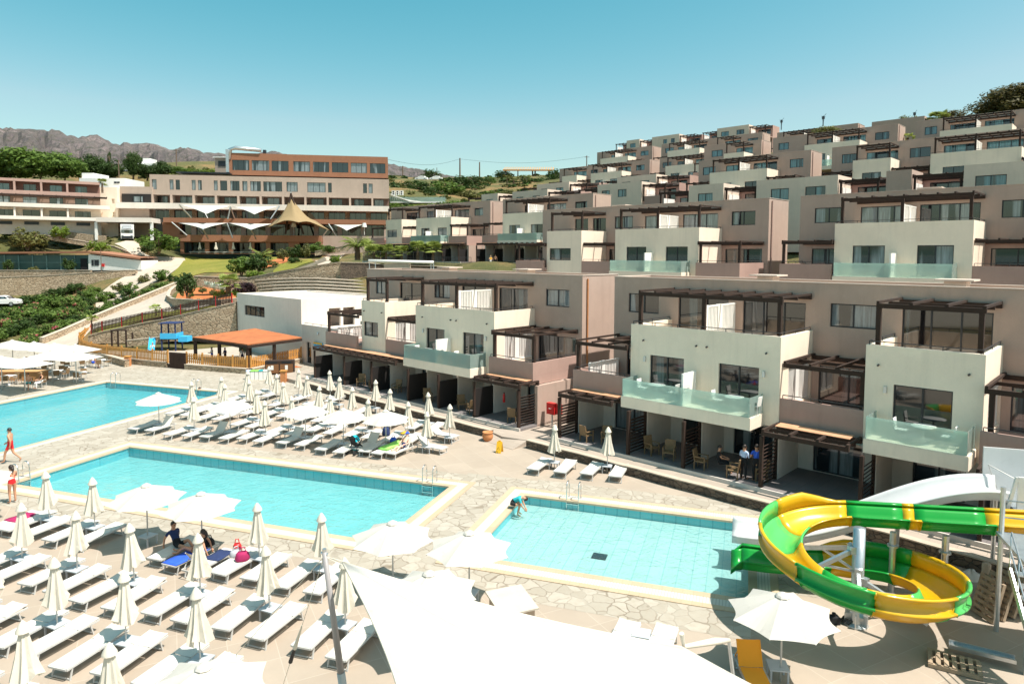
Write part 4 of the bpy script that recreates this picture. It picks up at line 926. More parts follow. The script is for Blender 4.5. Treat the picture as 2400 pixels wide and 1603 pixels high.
# surfaces of the slope
tag(drape('road', [(322, 566), (332, 590), (352, 602), (432, 606), (436, 612), (402, 640), (388, 652), (350, 668), (310, 690), (262, 718), (225, 724), (222, 694), (260, 668), (312, 642), (328, 622), (318, 604), (296, 586), (268, 572)], M['road'], .07), kind='structure')
tag(drape('path', [(100, 806), (150, 785), (230, 748), (300, 718), (370, 689), (412, 672), (420, 668), (405, 684), (392, 700), (396, 712), (430, 722), (470, 722), (520, 712), (530, 716), (440, 729), (385, 731), (330, 737), (300, 748), (278, 757), (230, 768), (212, 776), (186, 802), (150, 824)], M['concrete'], .07), kind='structure')
tag(drape('lawn', [(442, 600), (640, 600), (668, 606), (660, 622), (600, 626), (560, 640), (480, 640), (425, 655), (398, 648), (405, 640)], M['lawn'], .08), kind='structure')
tag(drape('grass_bank', [(285, 756), (330, 739), (385, 733), (440, 731), (525, 718), (545, 710), (545, 716), (430, 737), (300, 764), (230, 780), (218, 776)], M['lawn'], .09), kind='structure')
tag(drape('lower_lawn', [(640, 636), (730, 607), (735, 614), (690, 630), (640, 640)], M['lawn'], .08), kind='structure')
tag(drape('planting_bed', [(410, 708), (416, 690), (450, 678), (500, 672), (540, 676), (556, 690), (552, 712), (520, 716), (450, 714)], M['soil'], .10), kind='structure')
tag(drape('rock_bed', [(600, 622), (650, 608), (680, 604), (672, 616), (620, 632)], M['soil'], .10), kind='structure')
tag(drape('footpath', [(736, 612), (765, 600), (800, 588), (812, 592), (800, 604), (770, 620), (748, 628)], M['road'], .09), kind='structure')
wallalong('long stone parapet climbing beside the lower ramp', dens(onl([(96, 808), (150, 786), (230, 750), (300, 720), (370, 691), (412, 674), (424, 669)]), 3), .75, .45, M['stone'])
wallalong('curved stone edge round the red planting bed', dens(onl([(556, 716), (520, 720), (450, 719), (405, 714), (394, 706), (398, 694), (412, 682)]), 1.2), .8, .4, M['stone'])
pickets('dark picket fence with red posts above the playground wall', [AT(x, y, 78) for x, y in ((214, 783), (240, 776), (286, 766), (334, 756), (380, 747), (424, 737), (466, 727), (506, 718), (544, 710))], 1.15, M['wood'], M['red'], group=None)
pxwall('playground_wall', 'rough stone retaining wall behind the blue play tower', [(206, 788), (240, 778), (286, 768), (334, 758), (380, 749), (424, 739), (466, 729), (506, 720), (552, 710)], [(206, 806), (300, 804), (400, 800), (552, 800)], lambda x: 77.4, M['stone'], .7, .08)
wallalong('low stone kerb inside the playground', [AT(x, y, 74.5) for x, y in ((300, 806), (340, 802), (390, 796))], .35, .4, M['stone'])
# honey-coloured fence on its low wall round the playground
A1 = [(213, 788), (200, 794), (187, 806), (186, 815), (193, 822), (215, 831), (252, 838), (286, 842), (322, 846), (358, 850), (394, 853)]
P1 = gp(A1, .35)
wallalong('low stone footing under the curved honey coloured picket fence', dens(gp([(x, y + 8) for x, y in A1[3:]], 0), 2), .47, .4, M['stone'], zoff=-.1)
pickets('honey coloured picket fence curving round the playground', [p + Vector((0, 0, .12)) for p in P1], 1.1, M['orangewood'], sp=.2)
P2 = gp([(438, 855), (475, 858), (512, 861), (546, 864), (580, 866)], .35)
wallalong('low stone footing under the straight picket fence of the play hut', dens(gp([(436, 865), (582, 876)], 0), 2), .42, .4, M['stone'], zoff=-.1)
pickets('honey coloured picket fence in front of the orange roofed play hut', [p + Vector((0, 0, .12)) for p in P2], 1.0, M['orangewood'], sp=.22)
P3 = gp([(588, 866), (640, 855), (706, 842)], .35)
wallalong('short stone footing behind the bin cupboard', dens(gp([(588, 876), (706, 851)], 0), 2), .42, .4, M['stone'], zoff=-.1)
pickets('honey coloured picket fence behind the bin cupboard', [p + Vector((0, 0, .12)) for p in P3], 1.0, M['orangewood'], sp=.22)
g = thing('gate_panel', 'reddish wooden gate panel between the two picket fences', 'gate', G(397, 863, 0), 0); p = G(436, 866, 0) - G(397, 863, 0); m = MB()
for k in range(14): a = p * (k / 14); m.box(a.x, a.x + p.x / 16, a.y, a.y + .05, .05, 1.55)
m.build('boards', M['wood'], g)
tag(drape('playground_floor', None, M['concrete'], 0, pts=[G(x, y, .40) for x, y in ((196, 806), (240, 796), (560, 796), (560, 852), (437, 856), (394, 852), (322, 846), (252, 838), (200, 826))]), kind='structure')
for v in bpy.data.objects['playground_floor'].data.vertices: v.co.z = .40
# orange-roofed play hut
C = [G(452, 790, 2.6), G(580, 807, 2.6), G(707, 790.5, 2.9), G(597, 769.5, 3.3)]
o = Vector((C[1].x, C[1].y, 0)); r = thing('play_hut', 'open play hut with a broad orange roof and brown posts', 'pavilion', o)
m = MB(); L = [c - o for c in C]; m.quad(*L); m.quad(*[q + Vector((0, 0, -.10)) for q in reversed(L)])
for k in range(4): a, b = L[k], L[(k + 1) % 4]; m.quad(a + Vector((0, 0, -.10)), b + Vector((0, 0, -.10)), b, a)
m.build('roof', M['rooforange'], r)
m = MB()
for k in range(4):
    a, b = L[k].copy(), L[(k + 1) % 4].copy(); a.z -= .24; b.z -= .24; m.bar(a, b, .12, .24)
m.build('roof_beam', M['wood'], r)
for s, t in ((0.02, .02), (.48, .02), (.98, .02), (.98, .5), (.5, .5), (.02, .9)):
    p = (L[0] * (1 - s) + L[1] * s) * (1 - t) + (L[3] * (1 - s) + L[2] * s) * t
    m = MB(); m.box(p.x - .13, p.x + .13, p.y - .13, p.y + .13, 0, p.z - .3); m.build('post', M['wood'], r)
m = MB(); a = G(560, 842, 0.5) - o; m.quad(*[Vector((q.x, q.y, .03)) for q in L]); m.build('floor', M['soil'], r)
# play tower and timber frame
p = AT(404, 824, 73.5); r = thing('play_tower', 'blue play tower with a slide against the stone wall', 'playground tower', (p.x, p.y, .4)); r.scale = (.82, .82, .82)
for x in (-.9, .9):
    for y in (-.9, .9):
        m = MB(); m.box(x - .07, x + .07, y - .07, y + .07, 0, 3.6); m.build('post', M['navy'], r)
m = MB(); m.box(-1, 1, -1, 1, 1.5, 1.6); m.build('deck', M['wood'], r)
m = MB(); m.box(-1.05, 1.05, -1.05, -.98, 1.6, 2.35); m.box(.98, 1.05, -.97, 1, 1.6, 2.35); m.box(1.2, 2.4, -.8, .6, 1.2, 1.9); m.build('side_panel', M['cyan'], r)
m = MB(); m.box(-1.2, 1.2, -1.2, 1.2, 3.6, 3.7); m.build('roof', M['navy'], r)
m = MB()
for x in (-1.6, -.9): m.obox((x - .7, -1.4, 1.0), .08, 2.6, .3, Matrix.Rotation(R(32), 3, 'X') @ Matrix.Rotation(R(20), 3, 'Z'))
m.obox((-1.95, -1.4, .95), .8, 2.6, .06, Matrix.Rotation(R(32), 3, 'X') @ Matrix.Rotation(R(20), 3, 'Z')); m.build('slide', M['cyan'], r)
p = AT(286, 818, 75); r = thing('climbing_frame', 'brown timber climbing frame in the left of the playground', 'climbing frame', (p.x, p.y, .4))
for x in (-1.1, -.4, .5, 1.2):
    m = MB(); m.box(x - .07, x + .07, -.07, .07, 0, 1.9 - .2 * (x > 1)); m.build('post', M['wood'], r)
m = MB(); m.box(-1.2, .6, -.05, .05, 1.9, 2.02); m.box(-1.2, .6, .3, .4, 1.9, 2.0); m.build('beam', M['wood'], r)
# bins
p = G(655, 878, 0); r = thing('bin_cupboard', 'brown two door bin cupboard with white panels beside the fence corner', 'bin cupboard', p, R(10))
m = MB(); m.box(-1.25, 1.25, 0, .8, .1, 1.25); m.build('cabinet', M['clay'] if 0 else M['wood'], r)
for x in (-.62, .62):
    m = MB(); m.box(x - .56, x + .56, -.03, -.002, .15, .95); m.build('door', M['orangewood'] if 0 else plain('brown_board', (.20, .085, .03), .6), r)
    m = MB(); m.box(x - .12, x + .12, -.04, -.032, .45, .85); m.build('white_panel', M['whitepaint'], r)
    m = MB(); m.box(x - .42, x + .42, -.01, .3, 1.0, 1.22); m.build('slot', M['black'], r)
p = G(602, 890, 0); r = thing('recycling_bins', 'row of low white and green bins in front of the brown bin cupboard', 'bins', p, R(6))
for k in range(5):
    m = MB(); m.box(-.9 + k * .36, -.58 + k * .36, 0, .4, 0, .72); m.build('bin_body', M['whitepaint'], r)
    m = MB(); m.box(-.91 + k * .36, -.57 + k * .36, -.02, .42, .722, .82); m.build('lid', [M['paleblue'], M['lime'], M['lime'], M['teal'], M['whitepaint']][k], r)
for (x, y, lb) in ((665, 895, 'small brown litter box by the far loungers'), (300, 858, 'brown litter box at the end of the cafe wall')):
    p = G(x, y, 0); r = thing('litter_box', lb, 'litter bin', p); m = MB(); m.box(-.22, .22, -.22, .22, 0, .85); m.build('box_body', M['clay'], r); m = MB(); m.box(-.26, .26, -.26, .26, .9, 1.0); m.build('lid', M['orangewood'], r); m = MB(); m.box(-.2, .2, -.2, .2, .852, .898); m.build('opening', M['black'], r)
wallalong('low stone wall behind the cafe tables', dens(gp([(195, 828), (250, 846), (298, 860)], 0), 2), .6, .4, M['stone'])

# ------------------------------------------------------------------ amphitheatre steps and upper walls
YA = lambda x: 92
for k in range(7):
    y0 = 653 + k * 7.5; d = 92 - 1.35 * k
    wallalong('stone seating step of the amphitheatre, row %s from the top' % ORD[k], [AT(x, y0 + s, d) for x, s in ((600 + 4 * k, 5), (640, 2), (690, 0), (740, 0), (800, 3), (862, 7))], 0, .9, M['stone'], name='seating_step', group='amphitheatre seating steps', zoff=-.62)
pxwall('upper_stone_wall', 'long rising stone wall above the amphitheatre steps', [(580, 652), (640, 640), (700, 630), (760, 620), (798, 615)], [(580, 662), (680, 660), (798, 655)], lambda x: 95 - (x - 580) * .008, M['stone'], .6, .07)
pxwall('dark_upper_wall', 'dark shaded stone wall right of the amphitheatre steps', [(798, 616), (862, 617), (900, 622), (1000, 624), (1120, 628)], [(798, 656), (1120, 660)], lambda x: 93, M['darkstone'], .6, .07)
pxwall('purple_bed_wall', 'shaded stone wall behind the dark purple shrub', [(455, 648), (520, 650), (580, 652), (600, 655)], [(455, 668), (560, 690), (600, 690)], lambda x: 99, M['stone'], .5, .06)
pxwall('curving_path_wall', 'pale stone wall curving up beside the footpath to the hotel', [(738, 590), (770, 584), (800, 578), (815, 575)], [(738, 600), (815, 588)], lambda x: 118, M['stone'], .4, .06)
pxwall('side_path_wall', 'low stone edge on the near side of the footpath', [(640, 644), (690, 632), (735, 616), (760, 602), (764, 606)], [(640, 648), (735, 622), (764, 612)], lambda x: 103, M['capstone'], .3)
# ------------------------------------------------------------------ far left walls, sports court building, road walls
pxwall('long_stone_wall', 'long high stone wall above the white parked car', [(-40, 652), (100, 647), (212, 640), (290, 634), (318, 634)], [(-40, 712), (160, 704), (232, 688), (318, 640)], lambda x: 119 + x * .012, M['stone'], .6, .1)
pxwall('upper_terrace_wall', 'upper strip of stone wall below the green court screen', [(-40, 634), (120, 634), (212, 634)], [(-40, 652), (212, 645)], lambda x: 124, M['stone'], .5, .08)
pxwall('ridge_wall', 'stone wall under the cream hotel wing beside the drive', [(105, 538), (150, 542), (200, 549), (246, 553)], [(105, 556), (246, 570)], lambda x: 139, M['stone'], .5)
pxwall('drive_wall', 'curved stone wall on the left side of the drive below the truck', [(100, 551), (160, 560), (230, 572), (268, 578), (300, 590), (322, 605), (330, 618)], [(100, 560), (230, 582), (330, 634)], lambda x: 136 - (x > 240) * (x - 240) * .05, M['stone'], .4, .06)
YC = 126.5
def cbox(mb, x0, x1, y0, y1, d0, d1):
    a = AT(x0, y1, YC); b = AT(x1, y0, YC); mb.box(a.x - CO.x, b.x - CO.x, d0, d1, a.z - CO.z, b.z - CO.z)
CO = AT(208, 634, YC); r = thing('court_building', 'long low building with dark green screens and a white end wall with a red box', 'building', CO)
m = MB(); cbox(m, -60, 207, 598, 634, .3, 6); m.build('screen_wall', plain('dark_green_screen', (.035, .085, .075), .5, .2, .6), r)
m = MB()
for k in range(9): cbox(m, -58 + k * 33, -56.6 + k * 33, 598, 634, .2, .295)
cbox(m, -60, 207, 615, 615.8, .22, .29); m.build('screen_frame', plain('green_frame', (.10, .18, .17), .5), r)
m = MB(); a, b, c, d = (AT(x, y, YC) - CO for x, y in ((207.3, 634), (331, 633), (331, 611), (207.3, 596.5))); m.prism([], 0, 0) if 0 else None
for q in ((0, 0), (6, 0)): pass
s = Vector((0, 6, 0)); m.quad(a, b, c, d); m.quad(b, b + s, c + s, c); m.quad(a, d, d + s, a + s); m.quad(d, c, c + s, d + s); m.build('white_end_wall', M['whitepaint'], r)
m = MB(); e = Vector((0, -.4, .05)); a, b, c2 = (AT(x, y, YC) - CO + e for x, y in ((-60, 596), (207, 594), (332, 609.5))); t = Vector((0, 0, .35)); s = Vector((0, 7, 0))
for p, q in ((a, b), (b, c2)): m.quad(p, q, q + t, p + t); m.quad(p + t, q + t, q + t + s, p + t + s); m.quad(p, p + s, q + s, q)
m.build('roof_edge', M['terra'], r)
for x in (215, 221.5, 227):
    a = AT(x, 623, YC) - CO; m = MB(); m.box(a.x, a.x + .4, -.05, -.003, a.z, a.z + 1.1); m.build('window', M['frame'], r)
a = AT(239, 625, YC) - CO; m = MB(); m.box(a.x, a.x + .5, -.15, -.003, a.z, a.z + .55); m.build('red_box', M['red'], r)
a = AT(188, 634, YC) - CO; m = MB(); m.box(a.x, a.x + 1.2, .15, .29, a.z, a.z + 2.2); m.build('doorway', M['black'], r)
# ------------------------------------------------------------------ the big hotel
HF = Frame(AT(630, 595, 150), R(10))
hotel = thing('hotel_building', 'large stepped hotel with a brown top storey and a white balcony band', 'hotel', HF.o, HF.a)
def hs(x, d=0.): return HF.px(x, 500, d)[0]
def hz(y, d=0.): return HF.px(630, y, d)[1]
def hwall(name, x0, x1, yt, yb, d, mat, ops=(), depth=5, wk='pane', nm=2, top=True):
    a, b, z1, z0 = hs(x0, d), hs(x1, d), hz(yt, d), hz(yb, d)
    O = [(hs(o[0], d), hs(o[1], d), hz(o[3], d), hz(o[2], d)) for o in ops]
    m = MB(); m.wall(a, b, z0, z1, d, O, t=.4); m.wall(d + .402, d + depth, z0, z1, a, (), t=.3, axis='y', face=-1); m.wall(d + .402, d + depth, z0, z1, b, (), t=.3, axis='y', face=1)
    m.box(a + .31, b - .31, d + 2.2, d + 2.3, z0, z1 - .3)
    if top: m.box(a + .31, b - .31, d + .41, d + depth, z1 - .28, z1 - .08)
    m.build(name, mat, hotel)
    for o in O: window(hotel, o[0], o[1], o[2], o[3], d + .18, 'window', wk, nm if o[1] - o[0] > 1.6 else 1)
def hbox(name, x0, x1, yt, yb, d0, d1, mat):
    m = MB(); m.box(hs(x0, d0), hs(x1, d0), d0, d1, hz(yb, d0), hz(yt, d0)); return m.build(name, mat, hotel)
c2 = lambda x: 350 + x / 3.913
hwall('brown_storey', 540, 910, 361, 412, 5, M['terra'], [(c2(a), c2(b), 377, 401) for a, b in ((770, 925), (948, 1108), (1130, 1285), (1328, 1480), (1508, 1655), (1680, 1830), (1853, 2000), (2027, 2168))], 9, 'pane', 3)
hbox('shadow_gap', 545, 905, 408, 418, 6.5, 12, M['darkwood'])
hbox('roof_canopy', 415, 541, 407, 410, 3, 9, M['frame'])
hbox('side_duct', 532, 539, 353, 406, 4.5, 5.5, M['metal'])
a = HF.px(536, 353, 5); b = HF.px(612, 357, 5); m = MB(); m.tube([(a[0], 5, a[1] - 2), (a[0] + .3, 5, a[1] + .2), (a[0] + 1.4, 5, a[1] + .6), (b[0], 5, b[1] + .4)], .45, 8); m.build('roof_pipe', M['metal'], hotel, True)
hbox('chimney', 619, 626, 352, 360, 7, 8, M['frame'])
hwall('taupe_storey', 353, 912, 415, 461, 2, M['tan'], [(c2(a), c2(b), 426, 449) for a, b in ((32, 75), (192, 230), (248, 288), (395, 432), (452, 488), (597, 633), (655, 720), (748, 833), (858, 905), (930, 1028), (1050, 1222), (1262, 1365), (1452, 1620), (1642, 1676), (1963, 1998), (2014, 2050))], 8, 'pane', 3)
# recessed balcony storey
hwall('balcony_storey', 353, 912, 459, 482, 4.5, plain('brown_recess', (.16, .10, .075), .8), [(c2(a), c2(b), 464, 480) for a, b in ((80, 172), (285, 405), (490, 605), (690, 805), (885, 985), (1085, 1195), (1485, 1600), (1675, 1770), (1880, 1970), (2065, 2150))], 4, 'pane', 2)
for k in range(14): hbox('balcony_pillar', c2(-8 + k * 205 - (k > 5) * 0) - 1, c2(-8 + k * 205) + 3, 460, 480, 1.6, 4.4, M['tan']) if k < 11 else None
hbox('white_slab', 272, 912, 479.5, 492.5, -1.2, 4, M['white'])
def glazed(x0, x1, yt, yb, d, n, pil):
    a, b = hs(x0, d), hs(x1, d); z0, z1 = hz(yb, d), hz(yt, d)
    for k in range(n):
        xa, xb = a + (b - a) * k / n, a + (b - a) * (k + 1) / n
        window(hotel, xa + .5, xb - .5, z0, z1, d, 'window', 'panedark', 3)
        m = MB(); m.box(xa - .5, xa + .495, d - .5, d + .4, z0, z1); m.build('stone_pillar', pil, hotel)
    m = MB(); m.box(b - .49, b + .5, d - .5, d + .4, z0, z1); m.build('stone_pillar', pil, hotel)
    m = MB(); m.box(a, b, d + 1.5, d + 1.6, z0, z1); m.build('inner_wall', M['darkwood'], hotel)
glazed(350, 912, 493, 516, 3, 11, M['stone'])
hbox('terracotta_band', 382, 905, 513, 524, -3.5, 4, M['terra'])
hbox('tan_side_wall', 272, 350, 493, 562, 1, 4, M['tan'])
glazed(395, 905, 525, 553, 0, 9, M['tan'])
hbox('terrace_parapet', 420, 752, 552, 567, -7, 0, M['terra'])
m = MB(); d = -6.5
ops = [(428, 478), (488, 534), (544, 588), (594, 622), (632, 675), (700, 748)]
O = [(hs(a, d), hs(b, d), hz(594, d), hz(569, d)) for a, b in ops]
m.wall(hs(420, d), hs(752, d), hz(596, d), hz(567.2, d), d, O, t=.7); m.box(hs(752, d) - .4, hs(752, d), d + .702, 0, hz(596, d), hz(567.2, d)); m.build('ground_storey', M['terra'], hotel)
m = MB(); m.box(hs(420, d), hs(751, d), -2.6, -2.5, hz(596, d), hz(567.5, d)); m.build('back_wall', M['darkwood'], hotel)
for o in O: window(hotel, o[0], o[1], o[2], o[3], -3.2, 'glass_door', 'panedark', 3)
hbox('right_base', 752, 905, 552, 597, -3, 3, M['tan'])
hbox('side_block', 380, 420, 524, 566, -2, 2, M['terra'])
# cream link block and drive canopy
r = thing('link_block', 'cream stair block joining the left hotel wing to the main hotel', 'building', HF.o, HF.a); 
m = MB(); m.wall(hs(222, 0), hs(276, 0), hz(562), hz(446), 0, [(hs(263), hs(269.5), hz(482), hz(472)), (hs(264), hs(271), hz(512), hz(502))], t=.4); m.box(hs(222) + .01, hs(276) - .01, .41, 9, hz(562), hz(447)); m.build('wall', M['cream'], r)
m = MB(); m.box(hs(276.2), hs(353), 1.5, 9, hz(479), hz(442)); m.box(hs(276.2), hs(353), 3, 8, hz(562), hz(493)); m.build('rear_wall', M['tan'], r)
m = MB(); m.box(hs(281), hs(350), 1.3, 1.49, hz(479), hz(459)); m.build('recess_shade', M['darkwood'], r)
window(r, hs(308), hs(332), hz(478), hz(464), 1.1, 'window', 'pane', 2); window(r, hs(283), hs(342), hz(514), hz(494), 2.8, 'window', 'panedark', 3)
m = MB(); m.box(hs(252), hs(377), -6, 2.6, hz(527), hz(517)); m.build('drive_canopy', M['white'], r)
for x in (247, 372):
    m = MB(); m.box(hs(x), hs(x) + .5, -5.6, -5.1, hz(566), hz(527.2)); m.build('canopy_post', M['whitepaint'], r)
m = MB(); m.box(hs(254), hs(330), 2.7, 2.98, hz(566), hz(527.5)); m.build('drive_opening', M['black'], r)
# left wing
WF = Frame(AT(238, 548, 142), R(32))
wing = thing('hotel_wing', 'left hotel wing with a pink top storey and two white balcony bands', 'hotel', WF.o, WF.a)
def wz(y, d=0.): return WF.px(235, y, d)[1]
WL = 62
def wwall(name, yt, yb, d, mat, ops, wk, n=2):
    z0, z1 = wz(yb, d), wz(yt, d); m = MB(); O = [(a, b, z0 + .02, z1 - e) for a, b, e in ops]
    m.wall(-WL, 0, z0, z1, d, O, t=.3); m.wall(d + .302, 8, z0, z1, 0, (), t=.3, axis='y', face=1); m.build(name, mat, wing)
    for o in O: window(wing, *o, d + .12, 'window', wk, n)
bays = [-.6 - 4.35 * k for k in range(14, 0, -1)]
m = MB(); m.box(-WL, 0, .3, 8, wz(432), wz(429.5)); m.box(-WL, 0, 0, .3, wz(434), wz(428)); m.build('pink_roof', M['pink'], wing)
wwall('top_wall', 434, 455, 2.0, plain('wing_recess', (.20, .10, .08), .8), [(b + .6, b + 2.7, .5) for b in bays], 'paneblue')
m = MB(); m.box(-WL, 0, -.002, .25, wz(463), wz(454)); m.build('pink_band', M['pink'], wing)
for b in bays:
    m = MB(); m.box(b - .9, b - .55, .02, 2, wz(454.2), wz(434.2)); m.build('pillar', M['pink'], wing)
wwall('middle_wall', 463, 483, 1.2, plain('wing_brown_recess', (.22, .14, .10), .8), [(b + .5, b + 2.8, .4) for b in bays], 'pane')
pergola(wing, -WL, 1.2, -1.6, 1.15, wz(463.5), wz(483), (), 'wing_pergola', 30)
m = MB(); m.box(-WL, 1.6, -1.8, 1.1, wz(491.5), wz(483)); m.build('white_band', M['white'], wing)
wwall('lower_wall', 492, 512, 1.0, M['cream'], [(b + .4, b + 3.2, .45) for b in bays], 'panedark')
for b in bays:
    m = MB(); m.box(b - .9, b - .6, -1.5, .98, wz(512), wz(492)); m.build('fin_wall', M['white'], wing)
m = MB(); m.box(-WL, 1.8, -2.0, .9, wz(519.5), wz(512)); m.build('white_band', M['white'], wing)
wwall('base_wall', 519.7, 552, .5, M['grey'], [(b + .6, b + 4.6, 4.0) for b in bays] if 0 else [], 'panedark')
for b in bays:
    m = MB(); m.box(b + .6, b + 3, .38, .498, wz(530), wz(523)); m.build('vent_window', M['frame'], wing)
# white membranes in front of the hotel and the ochre tent
def membrane(name, label, cat, pts, sag, mat, group=None, n=8):
    """Tensioned cloth between corners (centre-out fan with drawn-in edges)."""
    P = [Vector(p) for p in pts]; o = P[0].copy(); P = [p - o for p in P]; c = sum(P, Vector()) / len(P); k = len(P); ring = []
    for i in range(k):
        a, b = P[i], P[(i + 1) % k]
        for j in range(n):
            t = j / n; q = a.lerp(b, t); ring.append(q + (c - q) * (0.30 * math.sin(PI * t) * sag))
    r = thing(name, label, cat, o, 0, group); m = MB(); rows = []
    for s in (1, .75, .5, .25, .02): rows.append([c.lerp(q, s) for q in ring + ring[:1]])
    m.grid(rows); ob = m.build('membrane', mat, r, True)
    md = ob.modifiers.new('thick', 'SOLIDIFY'); md.thickness = .03
    return r
def hp(x, y, d): a, z = HF.px(x, y, d); return HF.w(a, d, z)
GM = 'white sun sails in front of the hotel'
def hsail(label, pts, poles):
    r = membrane('shade_sail', label, 'shade sail', [hp(*p) for p in pts], .5, M['sail'], GM)
    for a, b in poles:
        m = MB(); m.tube([hp(*a) - r.location, hp(*b) - r.location], .14, 6); m.build('mast', M['metal'], r)
hsail('upper left white sun sail on the hotel terrace with a leaning mast', [(420, 480, -6), (540, 483, -4), (484, 502, -10)], [((420, 480, -6), (448, 511, -4))])
hsail('upper middle white sun sail of the hotel terrace', [(545, 485, -5), (652, 484, -4), (596, 503, -10)], [((540, 485, -5), (534, 514, -5)), ((540, 485, -5), (552, 518, -3)), ((655, 483, -4), (634, 514, -5))])
hsail('lower left white sun sail above the hotel umbrellas', [(418, 523, -8), (533, 523, -8), (476, 537, -13)], [((402, 521, -8), (438, 552, -7)), ((476, 537, -13), (488, 560, -8))])
hsail('lower middle white sun sail left of the ochre tent', [(534, 523, -8), (640, 525, -8), (588, 539, -13)], [((532, 523, -8), (545, 558, -8)), ((588, 538, -13), (600, 560, -8))])
hsail('small white sun sail right of the ochre tent', [(782, 527, -5), (850, 527, -5), (812, 541, -10)], [((770, 525, -5), (788, 553, -5)), ((768, 538, -6), (752, 560, -5))])
r = thing('ochre_tent', 'tall pointed ochre tent on two poles over the hotel terrace', 'tent', hp(682, 560, -8))
ap = hp(682, 463, -8); cs = [hp(626, 534, -12), hp(700, 522, -14), hp(772, 540, -10), hp(735, 520, 2), hp(650, 520, 2)]
rows = []
for s in (0, .12, .25, .4, .6, .8, 1):
    row = []
    for i in range(5):
        for j in range(6):
            t = j / 6; q = cs[i].lerp(cs[(i + 1) % 5], t); q = q + (Vector((ap.x, ap.y, q.z)) - q) * .16 * math.sin(PI * t) + Vector((0, 0, .9 * math.sin(PI * t)))
            e = Vector((ap.x + (q.x - ap.x) * s, ap.y + (q.y - ap.y) * s, q.z + (ap.z - q.z) * (1 - s) ** 1.7)); row.append(e - r.location)
    row.append(row[0]); rows.append(row)
m = MB(); m.grid(rows); ob = m.build('membrane', M['tent'], r, True); md = ob.modifiers.new('thick', 'SOLIDIFY'); md.thickness = .04
for b in ((669, 549, -10), (711, 549, -10)):
    m = MB(); m.tube([ap - r.location + Vector((0, 0, .8)), hp(*b) - r.location], .2, 7); m.build('pole', M['wood'], r)
m = MB(); m.tube([ap - r.location, ap - r.location + Vector((0, 0, 1.2))], .12, 6); m.build('finial', M['metal'], r)
for x, y, lb in ((689, 535, 'left'), (854, 540, 'right')):
    p = hp(x, 551, -4); r = thing('floor_lamp', 'white shaded floor lamp on the hotel terrace, %s one' % lb, 'lamp', p); m = MB(); m.tube([(0, 0, 0), (0, 0, 1.9)], .06, 6); m.build('stem', M['whitepaint'], r); m = MB(); m.lathe([(.55, 1.7), (.38, 2.6), (0, 2.6)], 12); m.build('shade', M['whitepaint'], r)
# ------------------------------------------------------------------ parasols, loungers, tables
def closed_proto(seed):
    rr = random.Random(seed); r = thing('closed_parasol', '', 'parasol')
    m = MB(); m.tube([(0, 0, .0), (0, 0, 2.25)], .022, 8); m.build('pole', M['alu'], r, True)
    m = MB(); n = 24; rows = []
    prof = [(2.20, .035, 0), (2.05, .085, .25), (1.8, .125, .32), (1.5, .17, .36), (1.2, .225, .46), (.94, .285, .5)]
    ph = [rr.uniform(-.25, .25) for _ in range(8)]; am = [rr.uniform(.7, 1.3) for _ in range(8)]; hem = [rr.uniform(-.13, .09) for _ in range(8)]
    for z, ra, a in prof:
        row = []
        for j in range(n):
            k = j // 3; f = (1, .62, .62)[j % 3] if a else 1
            q = ra * (1 + (f - .75) * a * 2.6 * am[k]); t = 2 * PI * j / n + ph[k] * (2.2 - z) * .35
            row.append((q * math.cos(t), q * math.sin(t), z + (hem[k] + (0.07 if j % 3 == 0 else -.02)) * max(0, 1.25 - z) * 3.2))
        rows.append(row + row[:1])
    m.grid(rows); m.build('folded_canopy', M['canvas'], r)
    m = MB(); m.lathe([(.0, 2.33), (.03, 2.31), (.08, 2.24), (.155, 2.10), (.165, 2.05)], 12); m.build('top_cap', M['canvas'], r, True)
    m = MB(); m.tube([(-.1, 0, 1.55), (.0, -.15, 1.5), (.12, .02, 1.5)], .008, 4); m.build('tie_strap', M['canvas'], r)
    return Proto(r)
def open_proto(n=8, rad=1.38, apex=2.3, rim=1.78, name='open_parasol', mat='canvasopen', pole=.026, square=False):
    r = thing(name, '', 'parasol')
    m = MB(); m.tube([(0, 0, 0), (0, 0, apex + .05)], pole, 8); m.build('pole', M['alu'], r, True)
    m = MB(); rows = []; sub = 6
    for s in (.09, .3, .5, .7, .85, 1.0):
        row = []
        for j in range(n * sub):
            k, t = divmod(j, sub); t /= sub; a0, a1 = 2 * PI * k / n, 2 * PI * (k + 1) / n
            p = Vector((math.cos(a0), math.sin(a0))) * (1 - t) + Vector((math.cos(a1), math.sin(a1))) * t
            p *= 1 - .10 * s * math.sin(PI * t)
            z = apex - (apex - rim) * s ** 1.08 - .05 * math.sin(PI * t) * s * (1 if not square else 1.5)
            row.append((p.x * rad * s, p.y * rad * s, z))
        rows.append(row + row[:1])
    m.grid(rows); o = m.build('canopy', M[mat], r)
    m = MB()
    for k in range(n):
        a = 2 * PI * k / n; m.bar((.03 * math.cos(a), .03 * math.sin(a), apex - .06), (rad * .99 * math.cos(a), rad * .99 * math.sin(a), rim - .03), .018)
        m.bar((.03 * math.cos(a), .03 * math.sin(a), apex - .75), (rad * .5 * math.cos(a), rad * .5 * math.sin(a), apex - (apex - rim) * .5 - .05), .015)
    m.build('ribs', M['alu'], r)
    m = MB(); m.lathe([(0, apex + .075), (.05, apex + .06), (.15, apex + .01), (.19, apex - .035)], 8 if n == 8 else 4); m.build('vent_cap', M[mat], r)
    return Proto(r)
CLS = [closed_proto(s) for s in (1, 5, 9)]
OPN = open_proto()
